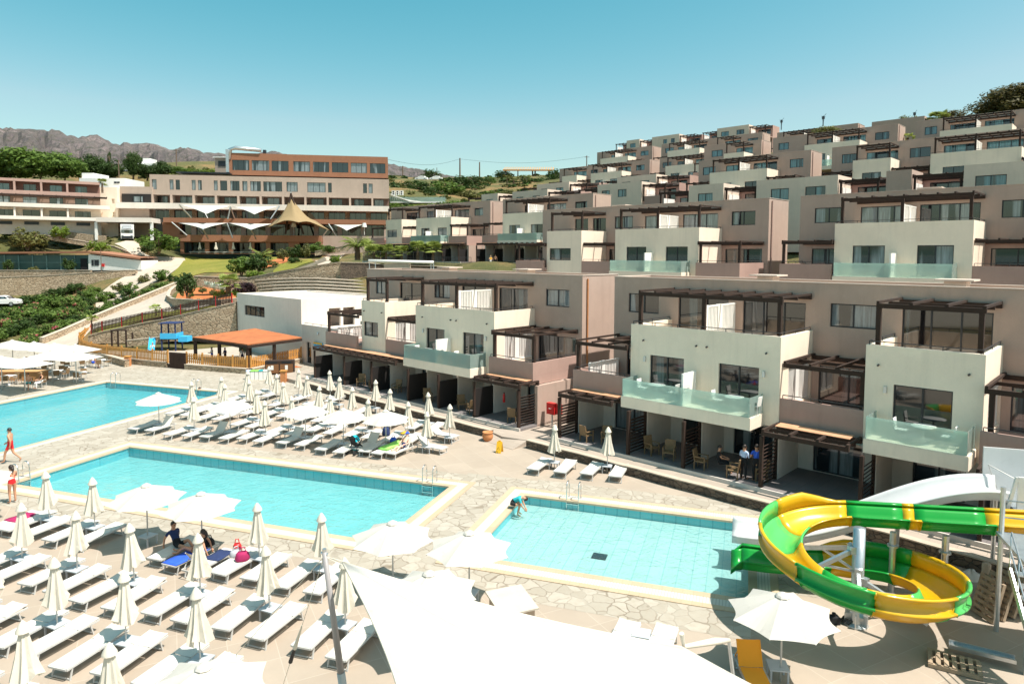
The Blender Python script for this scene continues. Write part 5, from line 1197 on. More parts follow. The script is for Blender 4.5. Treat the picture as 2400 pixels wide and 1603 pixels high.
def table_proto():
    r = thing('side_table', '', 'side table'); m = MB(); m.box(-.25, .25, -.25, .25, .34, .375); m.build('tabletop', M['greyplastic'], r)
    for x in (-.21, .21):
        for y in (-.21, .21): m = MB(); m.box(x - .022, x + .022, y - .022, y + .022, 0, .339); m.build('leg', M['greyplastic'], r)
    return Proto(r)
TBL = table_proto()
def lounger_proto(tilt=3, mat='fabric', frame='alu'):
    """Foot end at -y, head end at +y; origin at the middle of the lounger."""
    r = thing('sun_lounger', '', 'sun lounger'); w = .31; z = .33; hy = .32
    m = MB()
    for x in (-w, w): m.box(x - .018, x + .018, -.97, .97 if tilt < 12 else .9, z - .03, z + .018)
    m.box(-w + .018, w - .018, -.985, -.95, z - .03, z + .018); m.box(-w + .018, w - .018, .94 if tilt < 12 else .87, .975 if tilt < 12 else .9, z - .04, z + .01)
    m.build('frame', M[frame], r)
    m = MB(); rows = []
    for k in range(9):
        t = k / 8; y = -.94 + (hy + .94) * t; rows.append([(x * .285, y, z + .022 - .018 * (1 - x * x) * math.sin(PI * (t * .9 + .05))) for x in (-1, -.6, 0, .6, 1)])
    m.grid(rows); m.build('seat_sling', M[mat], r, True)
    a = R(tilt); m = MB(); rows = []; L = .64
    for k in range(6):
        t = k / 5; y = hy + .02 + L * t * math.cos(a); zz = z + .026 + L * t * math.sin(a); rows.append([(x * .285, y, zz - .012 * (1 - x * x)) for x in (-1, -.5, 0, .5, 1)])
    m.grid(rows)
    for x in (-.295, .295): m.bar((x, hy + .02, z + .02), (x, hy + .02 + L * math.cos(a), z + .022 + L * math.sin(a)), .028)
    if tilt > 12: m.bar((-.29, hy + .02 + L * .6 * math.cos(a), z + L * .6 * math.sin(a)), (-.29, hy + .5, z), .02); m.bar((.29, hy + .02 + L * .6 * math.cos(a), z + L * .6 * math.sin(a)), (.29, hy + .5, z), .02)
    m.build('backrest', M[mat], r)
    for y, s in ((-.80, -.08), (.70, .08)):
        m = MB()
        for x in (-w + .01, w - .01): m.bar((x, y, z - .03), (x, y + s, .0), .035)
        m.bar((-w + .01, y + s * .9, .03), (w - .01, y + s * .9, .03), .03); m.build('leg_frame', M[frame], r)
    return Proto(r)
LG = lounger_proto(); LGB = lounger_proto(7); LGUP = lounger_proto(52); LGMID = lounger_proto(28)
n_c = [0]
def station(p, q, lab, op=False, sides='LR', up=(), dq=-.42, dx=.62, tbl=True, rot=0.0, ground='terrace', h=0):
    """One parasol with its table and the loungers either side of it."""
    if op: OPN.put(PQ.w(p, q), PQ.a + R(rnd.uniform(0, 45)), 'open white parasol, ' + lab[0] + ' from left, ' + lab[1], 'open white parasols')
    else:
        o = CLS[n_c[0] % 3].put(PQ.w(p, q), rnd.uniform(0, 6), 'closed cream parasol, ' + lab[0] + ' from left, ' + lab[1], 'closed cream parasols'); n_c[0] += 1
        o.rotation_euler = (R(rnd.uniform(-2.5, 2.5)), R(rnd.uniform(-2.5, 2.5)), rnd.uniform(0, 6))
    if tbl: TBL.put(PQ.w(p, q), PQ.a + R(rnd.uniform(-6, 6)), 'grey side table under the ' + lab[0] + ' parasol, ' + lab[1], 'grey side tables')
    for s in sides:
        x = -dx if s == 'L' else dx
        P = LGUP if s in up else (LGB if rnd.random() < .35 else LG)
        P.put(PQ.w(p + x + rnd.uniform(-.05, .05), q + dq + rnd.uniform(-.12, .12)), PQ.a + R(rnd.uniform(-3, 3) + rot), 'white sun lounger %s of the %s parasol, %s' % ('left' if s == 'L' else 'right', lab[0], lab[1]), 'white sun loungers')
# near field: four rows, regular grid
rows = [(19.15, 'row along the middle pool'), (16.35, 'second row of the near terrace'), (13.6, 'third row of the near terrace'), (10.95, 'row nearest the camera')]
cols = [-26.1, -23.65, -21.05, -18.45, -15.85, -13.25, -10.6, -7.95]
openat = {(-21.05, 19.15): 1, (-18.45, 19.15): 1, (-10.6, 19.15): 1, (-7.95, 19.15): 1, (-7.95, 16.35): 1, (-10.6, 10.95): 1}
vis = {19.15: cols, 16.35: cols[1:], 13.6: cols[2:], 10.95: cols[3:]}
for q, rn in rows:
    k = 0
    for p in vis[q]:
        if (p, q) in ((-10.6, 13.6), (-7.95, 13.6), (-7.95, 10.95), (-10.6, 16.35)): 
            if (p, q) != (-10.6, 16.35): continue
        lab = (ORD[k], rn); k += 1
        sides = 'LR'
        if (p, q) in ((-21.05, 19.15), (-18.45, 19.15)): sides = ''
        if q == 19.15 and p > -11: sides = 'R' if p < -9 else ''
        if q == 16.35 and p > -9: sides = ''
        station(p, q + rnd.uniform(-.06, .06), lab, (p, q) in openat, sides, dq=-.45)
_g = G(-62, 1094, 2.36); OPN.put((_g.x, _g.y, 0), .3, 'open white parasol cut by the left edge, over the woman in red', 'open white parasols')
LG.put(PQ.w(-27.3, 18.6), PQ.a, 'white sun lounger at the left edge beside the magenta towel', 'white sun loungers')
# far field: surveyed parasol tips
far = [(448.5, 893.5), (516.6, 884), (524, 901), (453.6, 930.7), (576.7, 869), (587, 890), (602, 913.7), (621, 939), (631.6, 859), (647, 876.6), (666, 896), (686.5, 927.7), (698, 866), (719, 880), (745, 904.7), (773.4, 926),
       (773.4, 869), (794, 884), (825, 907), (860, 935), (879.5, 890.7), (911, 912), (955, 942), (1002, 964.8), (1006.5, 920), (1053, 947)]
fo = [(370.6, 919), (538, 933), (714.7, 944), (804, 956), (904, 960)]
allp = [(G(x, y, 2.3), x, y, 0) for x, y in far] + [(G(x, y, 2.36), x, y, 1) for x, y in fo]
allp = [(PQ.loc(g)[0], PQ.loc(g)[1], op, x) for g, x, y, op in allp]
rowname = ['first row of the far terrace', 'second row of the far terrace', 'third row of the far terrace', 'fourth row of the far terrace', 'fifth row of the far terrace', 'last row of the far terrace']
def rowof(q): return min(5, max(0, int((q - 31.2) // 2.35)))
cnt = {}
for p, q, op, x in sorted(allp, key=lambda a: a[0]):
    k = rowof(q); cnt[k] = cnt.get(k, 0) + 1
    lab = (ORD[cnt[k] - 1], rowname[k])
    sides = 'LR'; up = ''
    if q > 39.5 and p > -33: sides = 'L' if p > -28 else 'R'
    if abs(x - 1002) < 1 or abs(x - 1053) < 1: sides = ''
    if op and x < 400: sides = 'LR'; up = 'R'
    if op and 700 < x < 720: up = 'L'
    if op and 530 < x < 545: up = 'L'
    if op and x > 900: sides = 'L'
    station(p, q, lab, op, sides, up, dq=-.5)
for (px, py, rz, lab, P) in ((1010, 1058, 78, 'white sun lounger with raised back turned sideways at the right end of the far field', LGUP), (1040, 1030, 76, 'white sun lounger turned sideways just behind the sideways one at the right end', LGMID)):
    P.put(G(px, py, .0), PQ.a + R(rz), lab, 'white sun loungers')
MAN_L = G(938, 1066, 0); LGUP.put(MAN_L, PQ.a + R(-8), 'sun lounger carrying the man in the blue cap', 'white sun loungers')
LGUP.put(G(862, 1055, 0), PQ.a + R(-6), 'sun lounger with raised back between the pushchair and the blue bag', 'white sun loungers')
LG.put(G(905, 1066, 0), PQ.a + R(-6), 'sun lounger covered by the lime airbed next to the man', 'white sun loungers')
# four loungers by the small pool
for i, (x, y) in enumerate(((1300, 995), (1424, 1002))):
    p, q, _ = PQ.loc(G(x, y, 2.3)); station(p, q - (.25 if 0 else 0), (['first', 'second'][i], 'pair behind the small pool'), False, 'LR', dq=-.55, dx=.68, rot=-4)
# right foreground parasol with table and orange lounger
_g = G(1835, 1388, 2.36); OPN.put((_g.x, _g.y, 0), .2, 'open white parasol in front of the green and yellow slide', 'open white parasols')
TBL.put(G(1822, 1590, 0), R(-8), 'grey side table beside the orange folding lounger', 'grey side tables')
ol = lounger_proto(60, 'yellow' if 0 else 'orangewood', 'metal'); t = NT('orange_mesh_fabric'); M['orangefab'] = t.set((.85, .33, .015), .8)
r = ol.root
for ch in r.children:
    if ch.name.startswith(('seat_sling', 'backrest')): ch.data.materials.clear(); ch.data.materials.append(M['orangefab'])
ol.put(G(1768, 1612, 0), PQ.a + R(15), 'orange folding sun lounger with raised back at the bottom right', None)
for x, y, lb in ((1457, 1500, 'left one of the two cut by the white sail'), (1548, 1512, 'right one of the two cut by the white sail')): LG.put(G(x, y, .3) - Vector((0, 0, .3)), PQ.a + R(-5), 'white sun lounger, ' + lb, 'white sun loungers')
TBL.put(G(1503, 1512, 0), PQ.a, 'grey side table between the two loungers cut by the sail', 'grey side tables')
# towels, bags, pushchair
def towel(name, label, cat, p, rz, w, l, mat, z=.37, th=.02):
    r = thing(name, label, cat, p, rz); m = MB(); rows = [[(-w / 2 + w * a / 4, -l / 2 + l * b / 9, z + .012 * math.sin(a * 2.1 + b)) for a in range(5)] for b in range(10)]; m.grid(rows)
    o = m.build('cloth', mat, r, True); md = o.modifiers.new('thick', 'SOLIDIFY'); md.thickness = th; return r
def bag(label, p, sx, sy, sz, mat, rz=0, z=.36):
    r = thing('beach_bag', label, 'bag', (p.x, p.y, z), rz); m = MB(); m.lathe([(0, 0), (.9, 0), (1.0, .25), (.85, .75), (.6, 1.0), (0, .9)], 12)
    m.v = [(x * sx * (1 + .1 * math.sin(5 * y)), y * sy, q * sz) for x, y, q in m.v]; m.build('bag_body', mat, r, True)
    m = MB(); m.tube([(sx * .5, 0, sz * .9), (sx * .3, 0, sz * 1.5), (-sx * .3, 0, sz * 1.5), (-sx * .5, 0, sz * .9)], .018, 6); m.build('strap', mat, r)
p = PQ.w(-18.6, 18.55); LG.put(PQ.w(-19.25, 18.75), PQ.a, 'white sun lounger holding the seated couple', 'white sun loungers'); LG.put(PQ.w(-18.35, 18.55), PQ.a + R(-3), 'white sun lounger under the bright blue towel', 'white sun loungers')
LGUP.put(PQ.w(-17.35, 18.35), PQ.a + R(176), 'sun lounger with its back raised towards the camera, dark blue towel on it', 'white sun loungers'); LG.put(PQ.w(-16.3, 18.6), PQ.a + R(-3), 'white sun lounger carrying the magenta bag', 'white sun loungers')
towel('beach_towel', 'bright blue towel spread on the lounger beside the couple', 'towel', PQ.w(-18.35, 18.35), PQ.a - R(3), .66, 1.5, M['blue'])
towel('beach_towel', 'dark blue towel on the lounger with the raised back', 'towel', PQ.w(-17.3, 18.75), PQ.a, .62, .8, M['navy'])
towel('beach_towel', 'magenta patterned towel on the lounger at the left edge', 'towel', PQ.w(-27.3, 18.9), PQ.a, .66, .9, M['magenta'], .38, .06)
bag('magenta beach bag on the lounger right of the couple', PQ.w(-16.25, 18.7), .25, .18, .3, M['magenta'], .4); bag('small red bag behind the closed parasol right of the couple', PQ.w(-16.9, 19.2), .16, .12, .3, M['red'], .2, .36)
bag('grey bag between the red bag and the magenta bag', PQ.w(-16.7, 18.9), .22, .17, .22, M['greyplastic'], .9)
bag('dark bag in the shade behind the seated woman', PQ.w(-18.2, 19.25), .2, .14, .26, M['black'], .3)
r = towel('airbed', 'lime green airbed leaning on the lounger beside the man in the cap', 'airbed', G(920, 1060, 0), PQ.a - R(8), .6, 1.75, M['lime'], .45, .09)
towel('yellow_towel', 'yellow towel hanging behind the man in the blue cap', 'towel', G(950, 1043, 0), PQ.a, .35, .5, M['yellow'], .75, .05)
bag('blue rucksack on the lounger behind the pushchair', G(905, 1035, 0), .24, .2, .5, M['navy'], .2); bag('bright blue bag left of the lime airbed', G(922, 1050, 0), .2, .16, .25, M['blue'], .6)
r = thing('pushchair', 'black pushchair with a turquoise hood beside the far loungers', 'pushchair', G(835, 1062, 0), R(150))
m = MB()
for x in (-.24, .24): m.bar((x, -.42, .1), (x, .25, .95), .035); m.bar((x, .42, .1), (x, -.15, .75), .035); m.bar((x, .25, .95), (x, .45, 1.02), .03)
m.bar((-.24, .45, 1.02), (.24, .45, 1.02), .035); m.build('frame', M['black'], r)
for x in (-.26, .26):
    for y in (-.42, .42): m = MB(); m.tube([(x - .03, y, .11), (x + .03, y, .11)], .11, 12); m.build('wheel', M['rubber'], r)
m = MB(); m.obox((0, 0, .48), .42, .4, .07, Matrix.Rotation(R(12), 3, 'X')); m.obox((0, .22, .72), .42, .07, .5, Matrix.Rotation(R(-22), 3, 'X')); m.build('seat', M['black'], r)
m = MB(); rows = [[(.24 * math.cos(a), .28 - .36 * math.sin(t), .72 + .34 * math.sin(a) * math.cos(t * .6)) for a in np.linspace(0, PI, 9)] for t in np.linspace(0, 1.3, 6)]; m.grid(rows); m.build('hood', M['cyan'] if 0 else plain('turquoise_cloth', (.0, .42, .55), .8), r, True)
m = MB(); m.box(-.18, .18, -.2, .15, .2, .34); m.build('basket', M['teal'], r)
# wet-floor sign, pot
r = thing('wet_floor_sign', 'yellow folding wet floor sign standing on the beige tiles', 'floor sign', G(1171, 1060, 0), R(-20))
for s in (-1, 1):
    m = MB(); m.obox((0, s * .11, .31), .30, .025, .62, Matrix.Rotation(R(s * 17), 3, 'X')); m.build('panel', M['yellow'], r)
m = MB(); m.box(-.07, .07, -.02, .02, .60, .68); m.build('carry_handle', M['yellow'], r)
m = MB(); m.tube([(-.07, -.226, .2), (0, -.19, .35), (.07, -.226, .2)], .012, 4); m.build('warning_mark', M['black'], r)
r = thing('terracotta_pot', 'round terracotta pot at the end of the low dark wall', 'flower pot', G(1143, 1033, 0)); m = MB(); m.lathe([(0, 0), (.2, 0), (.30, .18), (.33, .34), (.27, .46), (.31, .5), (.31, .54), (.25, .54), (.22, .4), (0, .36)], 18); m.build('pot_body', M['clay'], r, True); m = MB(); m.lathe([(.0, .40), (.22, .40)], 14); m.build('soil', M['soil'], r)

# ------------------------------------------------------------------ the coiled slide
PC = G(2006, 1463, 0); pc, qc, _ = PQ.loc(PC)
RC = 2.1
path = []     # (p, q, z of the trough floor, bank 0..1)
for t in np.linspace(6.2, 0, 20): path.append((pc + t, qc + RC, 2.27 + .062 * t, 0.0))
N = 60
for k in range(1, N + 1):
    a = 2 * PI * k / N; path.append((pc - RC * math.sin(a), qc + RC * math.cos(a), 2.27 - 1.72 * (k / N), min(1, k / 5.)))
zend = .60
for t in np.linspace(.35, pc - .15, 12): path.append((pc - t, qc + RC - .25 * min(1, t / 2) , zend - .16 * min(1, t / 2.5), max(0.0, 1 - t / 1.2)))
PTS = [PQ.w(p, q, z) for p, q, z, b in path]; BK = [b for *_, b in path]
s_ = [0.0]
for a, b in zip(PTS[:-1], PTS[1:]): s_.append(s_[-1] + (b - a).length)
r = thing('spiral_water_slide', 'green and yellow spiral water slide coiling round a steel post into the small pool', 'water slide', PC)
def trough(i):
    t = (PTS[min(i + 1, len(PTS) - 1)] - PTS[max(i - 1, 0)]); t.z = 0; t.normalize(); out = Vector((t.y, -t.x, 0)) if True else None   # outside of the coil (to the right of travel)
    b = BK[i]; P = PTS[i] - PC; up = Vector((0, 0, 1)); hi = .40 + .50 * b; lo = .42
    prof = [(-.60, lo + .0), (-.55, lo + .02), (-.47, .26), (-.36, .08), (-.18, .01), (0, 0), (.18, .01 + .02 * b), (.36, .09 + .05 * b), (.47, .22), (.55, .36), (.60, .40), (.73, .42), (.73, .47), (.63, .48), (.64, max(.5, hi * .85)), (.66, max(.52, hi)), (.73, max(.53, hi + .01)), (.74, max(.48, hi - .05))]
    return [P + out * x * .95 + up * z for x, z in prof]
# which colour where along the run
L_in = s_[19]; C1 = s_[19 + N]
def col(s):
    if s < L_in:
        d = L_in - s
        return 'y' if d > 4.25 else ('g' if d > 2.25 else ('y' if d > 1.7 else 'g'))
    f = (s - L_in) / (C1 - L_in)
    for lim, c in ((.135, 'y'), (.25, 'l'), (.375, 'y'), (.50, 'g'), (.63, 'y'), (.73, 'l'), (.87, 'y'), (.965, 'g'), (1.03, 'y')):
        if f < lim: return c
    return 'g'
cm = {'g': 'slidegreen', 'y': 'slideyellow', 'l': 'slidesunlit'}
i = 0; nP = len(PTS); names = {'g': 'green_section', 'y': 'yellow_section', 'l': 'green_section'}
while i < nP - 1:
    c = col(s_[i]); j = i
    while j < nP - 1 and col(s_[j]) == c: j += 1
    j = max(j, i + 1)
    m = MB(); m.grid([trough(k) for k in range(i, j + 1)]); o = m.build(names[c], M[cm[c]], r, True); md = o.modifiers.new('thick', 'SOLIDIFY'); md.thickness = .03; md.offset = 0
    m = MB()
    if i > 0:
        T = trough(i); m.tube([q + Vector((0, 0, -.015)) for q in T], .028, 5); m.build('flange', M[cm[c]], o, True)
    i = j
tip = trough(nP - 1); m = MB(); d = (PTS[-1] - PTS[-3]).normalized(); m.grid([tip, [q + d * .35 + Vector((0, 0, -.10 - .25 * (abs(k - 6.5) > 3.5))) for k, q in enumerate(tip)]]); o = m.build('exit_lip', M['slidegreen'], r, True); o.modifiers.new('thick', 'SOLIDIFY').thickness = .03
m = MB(); m.lathe([(.17, 0), (.17, 2.95), (0, 2.95)], 16); m.build('post', M['metal'], r, True)
m = MB(); m.lathe([(.34, 0), (.34, .04), (.2, .10), (.17, .4)], 12)
for k in range(6): a = k * PI / 3; m.obox((.24 * math.cos(a), .24 * math.sin(a), .2), .22, .03, .35, Matrix.Rotation(a, 3, 'Z'))
m.build('post_foot', M['metal'], r)
for ang, z0, z1 in ((150, 2.3, 1.72), (205, 2.3, 1.55), (330, 1.4, .82), (265, 1.7, 1.1), (30, 1.0, .62)):
    a = R(ang) + PQ.a; e = Vector((math.cos(a) * 1.9, math.sin(a) * 1.9, z1)); b = Vector((math.cos(a) * .15, math.sin(a) * .15, z0)); m = MB(); m.bar(b, e, .10, .12); m.obox(b, .3, .2, .2, Matrix.Rotation(a, 3, 'Z')); m.bar((math.cos(a) * .15, math.sin(a) * .15, z0 - .65), b.lerp(e, .55), .06); m.build('brace', M['metal'], r)
for t in (1.3, 2.75, 5.0):
    p = PQ.w(pc + t, qc + RC, 0) - PC; m = MB(); m.tube([p, p + Vector((0, 0, 2.1 + .06 * t))], .10, 10); m.tube([p + Vector((0, 0, 1.7)), p + Vector((0, 0, 1.76))], .17, 10); m.build('support_post', M['metal'], r)
# ------------------------------------------------------------------ the white hump slide
WQ = 25.95
wp = []
for t in np.linspace(0, 1, 40):
    p = 8.2 - 8.4 * t
    z = 3.05 - 2.55 * (3 * min(1, t / .93) ** 2 - 2 * min(1, t / .93) ** 3) ** .92 + .12 * math.sin(min(1, t / .55) * PI)
    wp.append((p, z))
r = thing('white_water_slide', 'wide white water slide sweeping down from a tall white platform', 'water slide', PQ.w(8.2, WQ, 0), PQ.a)
rows = []
for p, z in wp:
    x = p - 8.2; rows.append([(x, y, z + h) for y, h in ((-.86, .38), (-.80, .44), (-.74, .44), (-.70, .34), (-.62, .1), (-.4, .02), (0, 0), (.4, .02), (.62, .1), (.70, .40), (.74, .50), (.80, .50), (.86, .44))])
m = MB(); m.grid(rows); o = m.build('chute', M['slidewhite'], r, True); o.modifiers.new('thick', 'SOLIDIFY').thickness = .04
m = MB(); m.box(.0, 2.4, -1.3, 1.3, 2.9, 3.04); m.build('platform', M['metal'], r)
m = MB(); rows = [[(x, 1.0 + .02 * y, z) for z in (3.0, 3.3, 4.35, 4.45)] for y, x in enumerate((-.3, .2, 1.2, 1.7))]; m.grid(rows); o = m.build('back_panel', M['slidewhite'], r); o.modifiers.new('thick', 'SOLIDIFY').thickness = .08
m = MB(); rows = [[(-.9 + .02 * z, -.95, 1.6), (-.1, -.95, 2.6)] for z in (0, 1)]
m.prism([], 0, 0) if 0 else None
m = MB()
for a, b, c in ((.15, 2.6, .0),): m.box(.1, 2.6, -1.02, -.92, 2.2, 4.05)
m.obox((-.1, -.97, 3.2), .09, .1, 1.7, Matrix.Rotation(R(12), 3, 'Y')); m.build('front_panel', M['slidewhite'], r)
m = MB()
for y in (-1.2, 1.2):
    for x in (.2, 2.2): m.tube([(x, y, 0), (x, y, 2.9)], .07, 8)
m.build('leg', M['metal'], r)
m = MB(); m.tube([(.1, .85, 3.1), (-.2, .75, 3.9), (.9, .1, 3.4)], .02, 6); m.tube([(.9, .1, 3.05), (.9, .1, 3.4)], .02, 6)
for k in range(9): m.tube([(1.7 + .16 * k, 1.15, 3.0 - .1 * k), (1.7 + .16 * k, 1.15, 4.3 - .1 * k)], .018, 6)
m.tube([(1.2, 1.15, 4.35), (1.7, 1.15, 4.32), (3.2, 1.15, 3.4)], .03, 6); m.build('guard_rail', M['alu'], r, True)
for t in (3.0, 6.0):
    z = np.interp(-t, [p - 8.2 for p, _ in wp][::-1], [z for _, z in wp][::-1]); m = MB(); m.tube([(-t, 0, 0), (-t, 0, z - .02)], .08, 8); m.build('support_post', M['metal'], r)
# stair tower at the right edge
r = thing('slide_stairs', 'galvanised stair tower of the water slides at the right edge', 'stairs', PQ.w(8.75, 21.75, 0), PQ.a)
m = MB()
for x in (-1.5, 1.3):
    for y in (-1.1, 1.1): m.tube([(x, y, 0), (x, y, 4.3)], .07, 8)
m.build('posts', M['metal'], r)
m = MB(); m.box(-1.6, 1.4, -1.2, 1.2, 2.85, 2.95); m.build('landing', M['metal'], r)
m = MB()
for k in range(14): m.box(-1.9 - .02 * k + 0, -1.0, -1.2 - .26 * k - .25, -1.2 - .26 * k, 2.75 - .2 * k, 2.79 - .2 * k)
for x in (-2.0, -.98): m.bar((x, -1.2, 2.8), (x, -4.9, 0), .05, .2)
m.build('steps', M['metal'], r)
m = MB()
for y in (-1.15, 1.15):
    for z in (3.4, 3.9): m.tube([(-1.5, y, z), (1.3, y, z)], .022, 6)
for x in (-2.0, -.98):
    for h in (.5, 1.0): m.tube([(x, -1.2, 2.8 + h), (x, -4.9, h)], .022, 6)
    for k in range(7): m.tube([(x, -1.2 - .6 * k, 2.8 - .455 * k), (x, -1.2 - .6 * k, 3.8 - .455 * k)], .018, 6)
m.build('guard_rail', M['metal'], r, True)
# builder's odds and ends by the stairs
def pallet(label, p, rz, tiltx=0, z=0):
    r = thing('wooden_pallet', label, 'pallet', (p.x, p.y, z), rz, None); r.rotation_euler = (0, tiltx, rz); m = MB()
    for k in range(7): m.box(-.6 + k * .185, -.49 + k * .185, -.4, .4, .12, .142)
    for y in (-.38, 0, .38): m.box(-.6, .62, y - .045, y + .045, .02, .118)
    for k in range(4): m.box(-.6 + k * .37, -.49 + k * .37, -.4, .4, 0, .018)
    m.build('boards', M['oldwood'], r); return r
for k in range(4): pallet('weathered pallet leaning upright by the stairs, %s from the front' % ORD[k], G(2318 + 22 * k, 1445 - 6 * k, 0), PQ.a + R(25 + 4 * k), R(-76 + 3 * k), .58)
pallet('pale wooden pallet lying flat under the grey tray at the bottom right', G(2235, 1560, 0), R(-30))
r = thing('mesh_tray', 'long grey mesh tray leaning on the flat pallet', 'tray', G(2300, 1545, 0) + Vector((0, 0, .18)), R(-30)); m = MB(); m.box(-.75, .75, -.16, .16, 0, .03); m.box(-.75, .75, -.16, -.13, .031, .1); m.box(-.75, .75, .13, .16, .031, .1)
for k in range(12): m.box(-.7 + .12 * k, -.68 + .12 * k, -.128, .128, .031, .045)
m.build('tray_body', M['metal'], r)
r = thing('concrete_stub', 'short pale round column stub left of the leaning pallets', 'column', G(2309, 1388, 0)); m = MB(); m.lathe([(.13, 0), (.13, .95), (.11, .98), (0, .98)], 16); m.build('column_body', M['capstone'], r, True)
r = thing('cloth_heap', 'crumpled pale cloth heap on the ground left of the column stub', 'cloth', G(2275, 1355, 0)); m = MB(); rows = []
for i in range(9):
    rows.append([(.45 * (1 - i / 8) * math.cos(a) * (1 + .25 * math.sin(3 * a + i)), .28 * (1 - i / 8) * math.sin(a), .28 * math.sin(i / 8 * PI / 2) * (1 + .2 * math.sin(4 * a))) for a in np.linspace(0, 2 * PI, 17)])
m.grid(rows); m.build('cloth_body', M['fabric'], r, True)
tag(drape('dirt', None, M['soil'], 0, pts=[G(x, y, .31) for x, y in ((2178, 1240), (2200, 1238), (2240, 1240), (2290, 1243), (2275, 1252), (2230, 1256), (2195, 1252))]), kind='stuff')
o = bpy.data.objects['dirt']
for v in o.data.vertices: v.co.z = .312
r = thing('cable_drum', 'small dark pump with coiled hose at the foot of the slide post', 'pump', G(1985, 1460, 0)); m = MB()
for k in range(4): m.tube([(.18 * math.cos(a) + .02 * k, .18 * math.sin(a), .06 + .035 * k + .03 * math.sin(a * 2)) for a in np.linspace(0, 2 * PI, 18)], .014, 5)
m.build('hose_coil', M['rubber'], r, True); m = MB(); m.box(-.55, -.25, -.12, .12, 0, .22); m.tube([(-.4, 0, .22), (-.4, 0, .32)], .06, 8); m.build('pump_body', M['black'], r)
# towel shelter box between the parasols and the sail
_c4 = G(1199, 1406, 1.0); r = thing('towel_cabinet', 'beige box cabinet with a sloping lid in front of the small pool', 'cabinet', (_c4.x, _c4.y, 0), R(23)); m = MB(); m.wall(-.5, .5, .0, .90, -.52, [(-.3, .25, .45, .7)], t=.06); m.wall(-.459, .5, 0, .93, .5, (), t=.06, axis='y', face=1); m.wall(-.459, .5, 0, .93, -.5, (), t=.06, axis='y', face=-1); m.box(-.44, .44, .44, .5, 0, 1.0); m.build('cabinet_body', M['decktile'] if 0 else plain('beige_board', (.44, .325, .24), .7), r)
m = MB(); m.obox((0, 0, 1.0), 1.15, 1.28, .05, Matrix.Rotation(R(5), 3, 'X')); m.build('lid', plain('pale_beige_board', (.49, .43, .36), .7), r)
# ------------------------------------------------------------------ foreground sail, masts and ropes
A = G(803, 1318, 4.55); B = G(1597, 1516, 3.3); Cc = G(2080, 1760, 3.6); D = G(1050, 2150, 4.6)
def edge(a, b, sag, n=14, inw=None):
    return [a.lerp(b, t) + inw * (sag * math.sin(PI * t)) for t in np.linspace(0, 1, n, endpoint=False)]
ctr = (A + B + Cc + D) / 4
def inw(a, b): m_ = (a + b) / 2; v_ = ctr - m_; return v_.normalized()
rg = edge(A, B, .42, inw=inw(A, B)) + edge(B, Cc, .12, inw=inw(B, Cc)) + edge(Cc, D, .6, inw=inw(Cc, D)) + edge(D, A, .28, inw=inw(D, A))
r = thing('shade_sail', 'large white shade sail in the foreground tied to the leaning grey mast', 'shade sail', A)
rows = [[ctr.lerp(q, s) - A + Vector((0, 0, -.18 * (1 - s * s))) for q in rg + rg[:1]] for s in (1, .85, .65, .45, .25, .02)]
m = MB(); m.grid(rows); o = m.build('membrane', M['sail'], r, True); md = o.modifiers.new('thick', 'SOLIDIFY'); md.thickness = .012
m = MB(); m.tube([q - A for q in rg + rg[:1]], .022, 6); m.build('hem', M['canvas'], r, True)
for j in range(1, 6):
    a, b = rg[2 + j * 2], rg[len(rg) - 2 - j * 2]; m = MB(); m.bar(Vector((0, 0, 0)), Vector((0, 0, .001)), .001) if 0 else None
    P_s = []
    for t in np.linspace(.02, .98, 16):
        q = a.lerp(b, t); d_c = (q - ctr).length; best = max(.02, min(1, d_c / max(.01, max((w - ctr).length for w in rg)))); P_s.append(q - A + Vector((0, 0, -.18 * (1 - best ** 2) + .03)))
    m.tube(P_s, .012, 4); m.build('seam', M['canvas'], r)
tip = G(760, 1303, 4.7)
m = MB()
for q in ((0, 0, 0), (.08, -.12, -.02), (.16, -.02, .0)): m.tube([tip - A, Vector(q)], .008, 4)
m.build('lashing', M['canvas'], r)
mt = AT(760, 1293, tip.y - .02); mb_ = G(812, 1700, 0.0); r = thing('sail_mast', 'leaning grey steel mast holding the tip of the foreground sail', 'mast', mb_)
base = Vector((mb_.x, mb_.y, 0)); top = mt - base
ax = AT(799, 1575, (tip.y + (mb_.y - tip.y) * .0)); low = ax - base
d_ = (low - top); ext = top + d_ * 1.75
r.location = base + ext
m = MB(); m.tube([top - ext, low - ext], [.052, .075], 12); m.build('upper_tube', M['greyplastic'] if 0 else plain('grey_mast_paint', (.30, .28, .28), .5), r, True)
m = MB(); m.tube([low - ext, Vector((0, 0, 0))], .088, 12); m.build('lower_tube', M['alu'], r, True)
m = MB(); m.tube([top - ext + Vector((-.07, 0, -.02)), top - ext + Vector((.07, 0, -.05))], .03, 6); m.tube([top - ext + Vector((0, 0, -.02)), top - ext + Vector((0, 0, .07))], .045, 8)
m.build('head_fitting', M['metal'], r)
for (x1, y1, z1, lb) in ((540, 1548, 0, 'left guy rope running from the mast to the ground'), (652, 1640, 0, 'right guy rope with a tensioner hanging from the mast')):
    e = G(x1, y1, z1); r = thing('guy_rope', lb, 'rope', e); m = MB(); m.tube([Vector((0, 0, 0)), tip - e], .008, 5); m.build('rope', M['canvas'], r)
    if 'tensioner' in lb:
        a, b = (tip - e) * .30, (tip - e) * .40; m = MB(); m.tube([a, b], [.05, .035], 8); m.build('tensioner', M['rubber'], r); m = MB(); m.tube([b, (tip - e) * .56], [.05, .015], 8); m.build('rope_sleeve', M['canvas'], r)
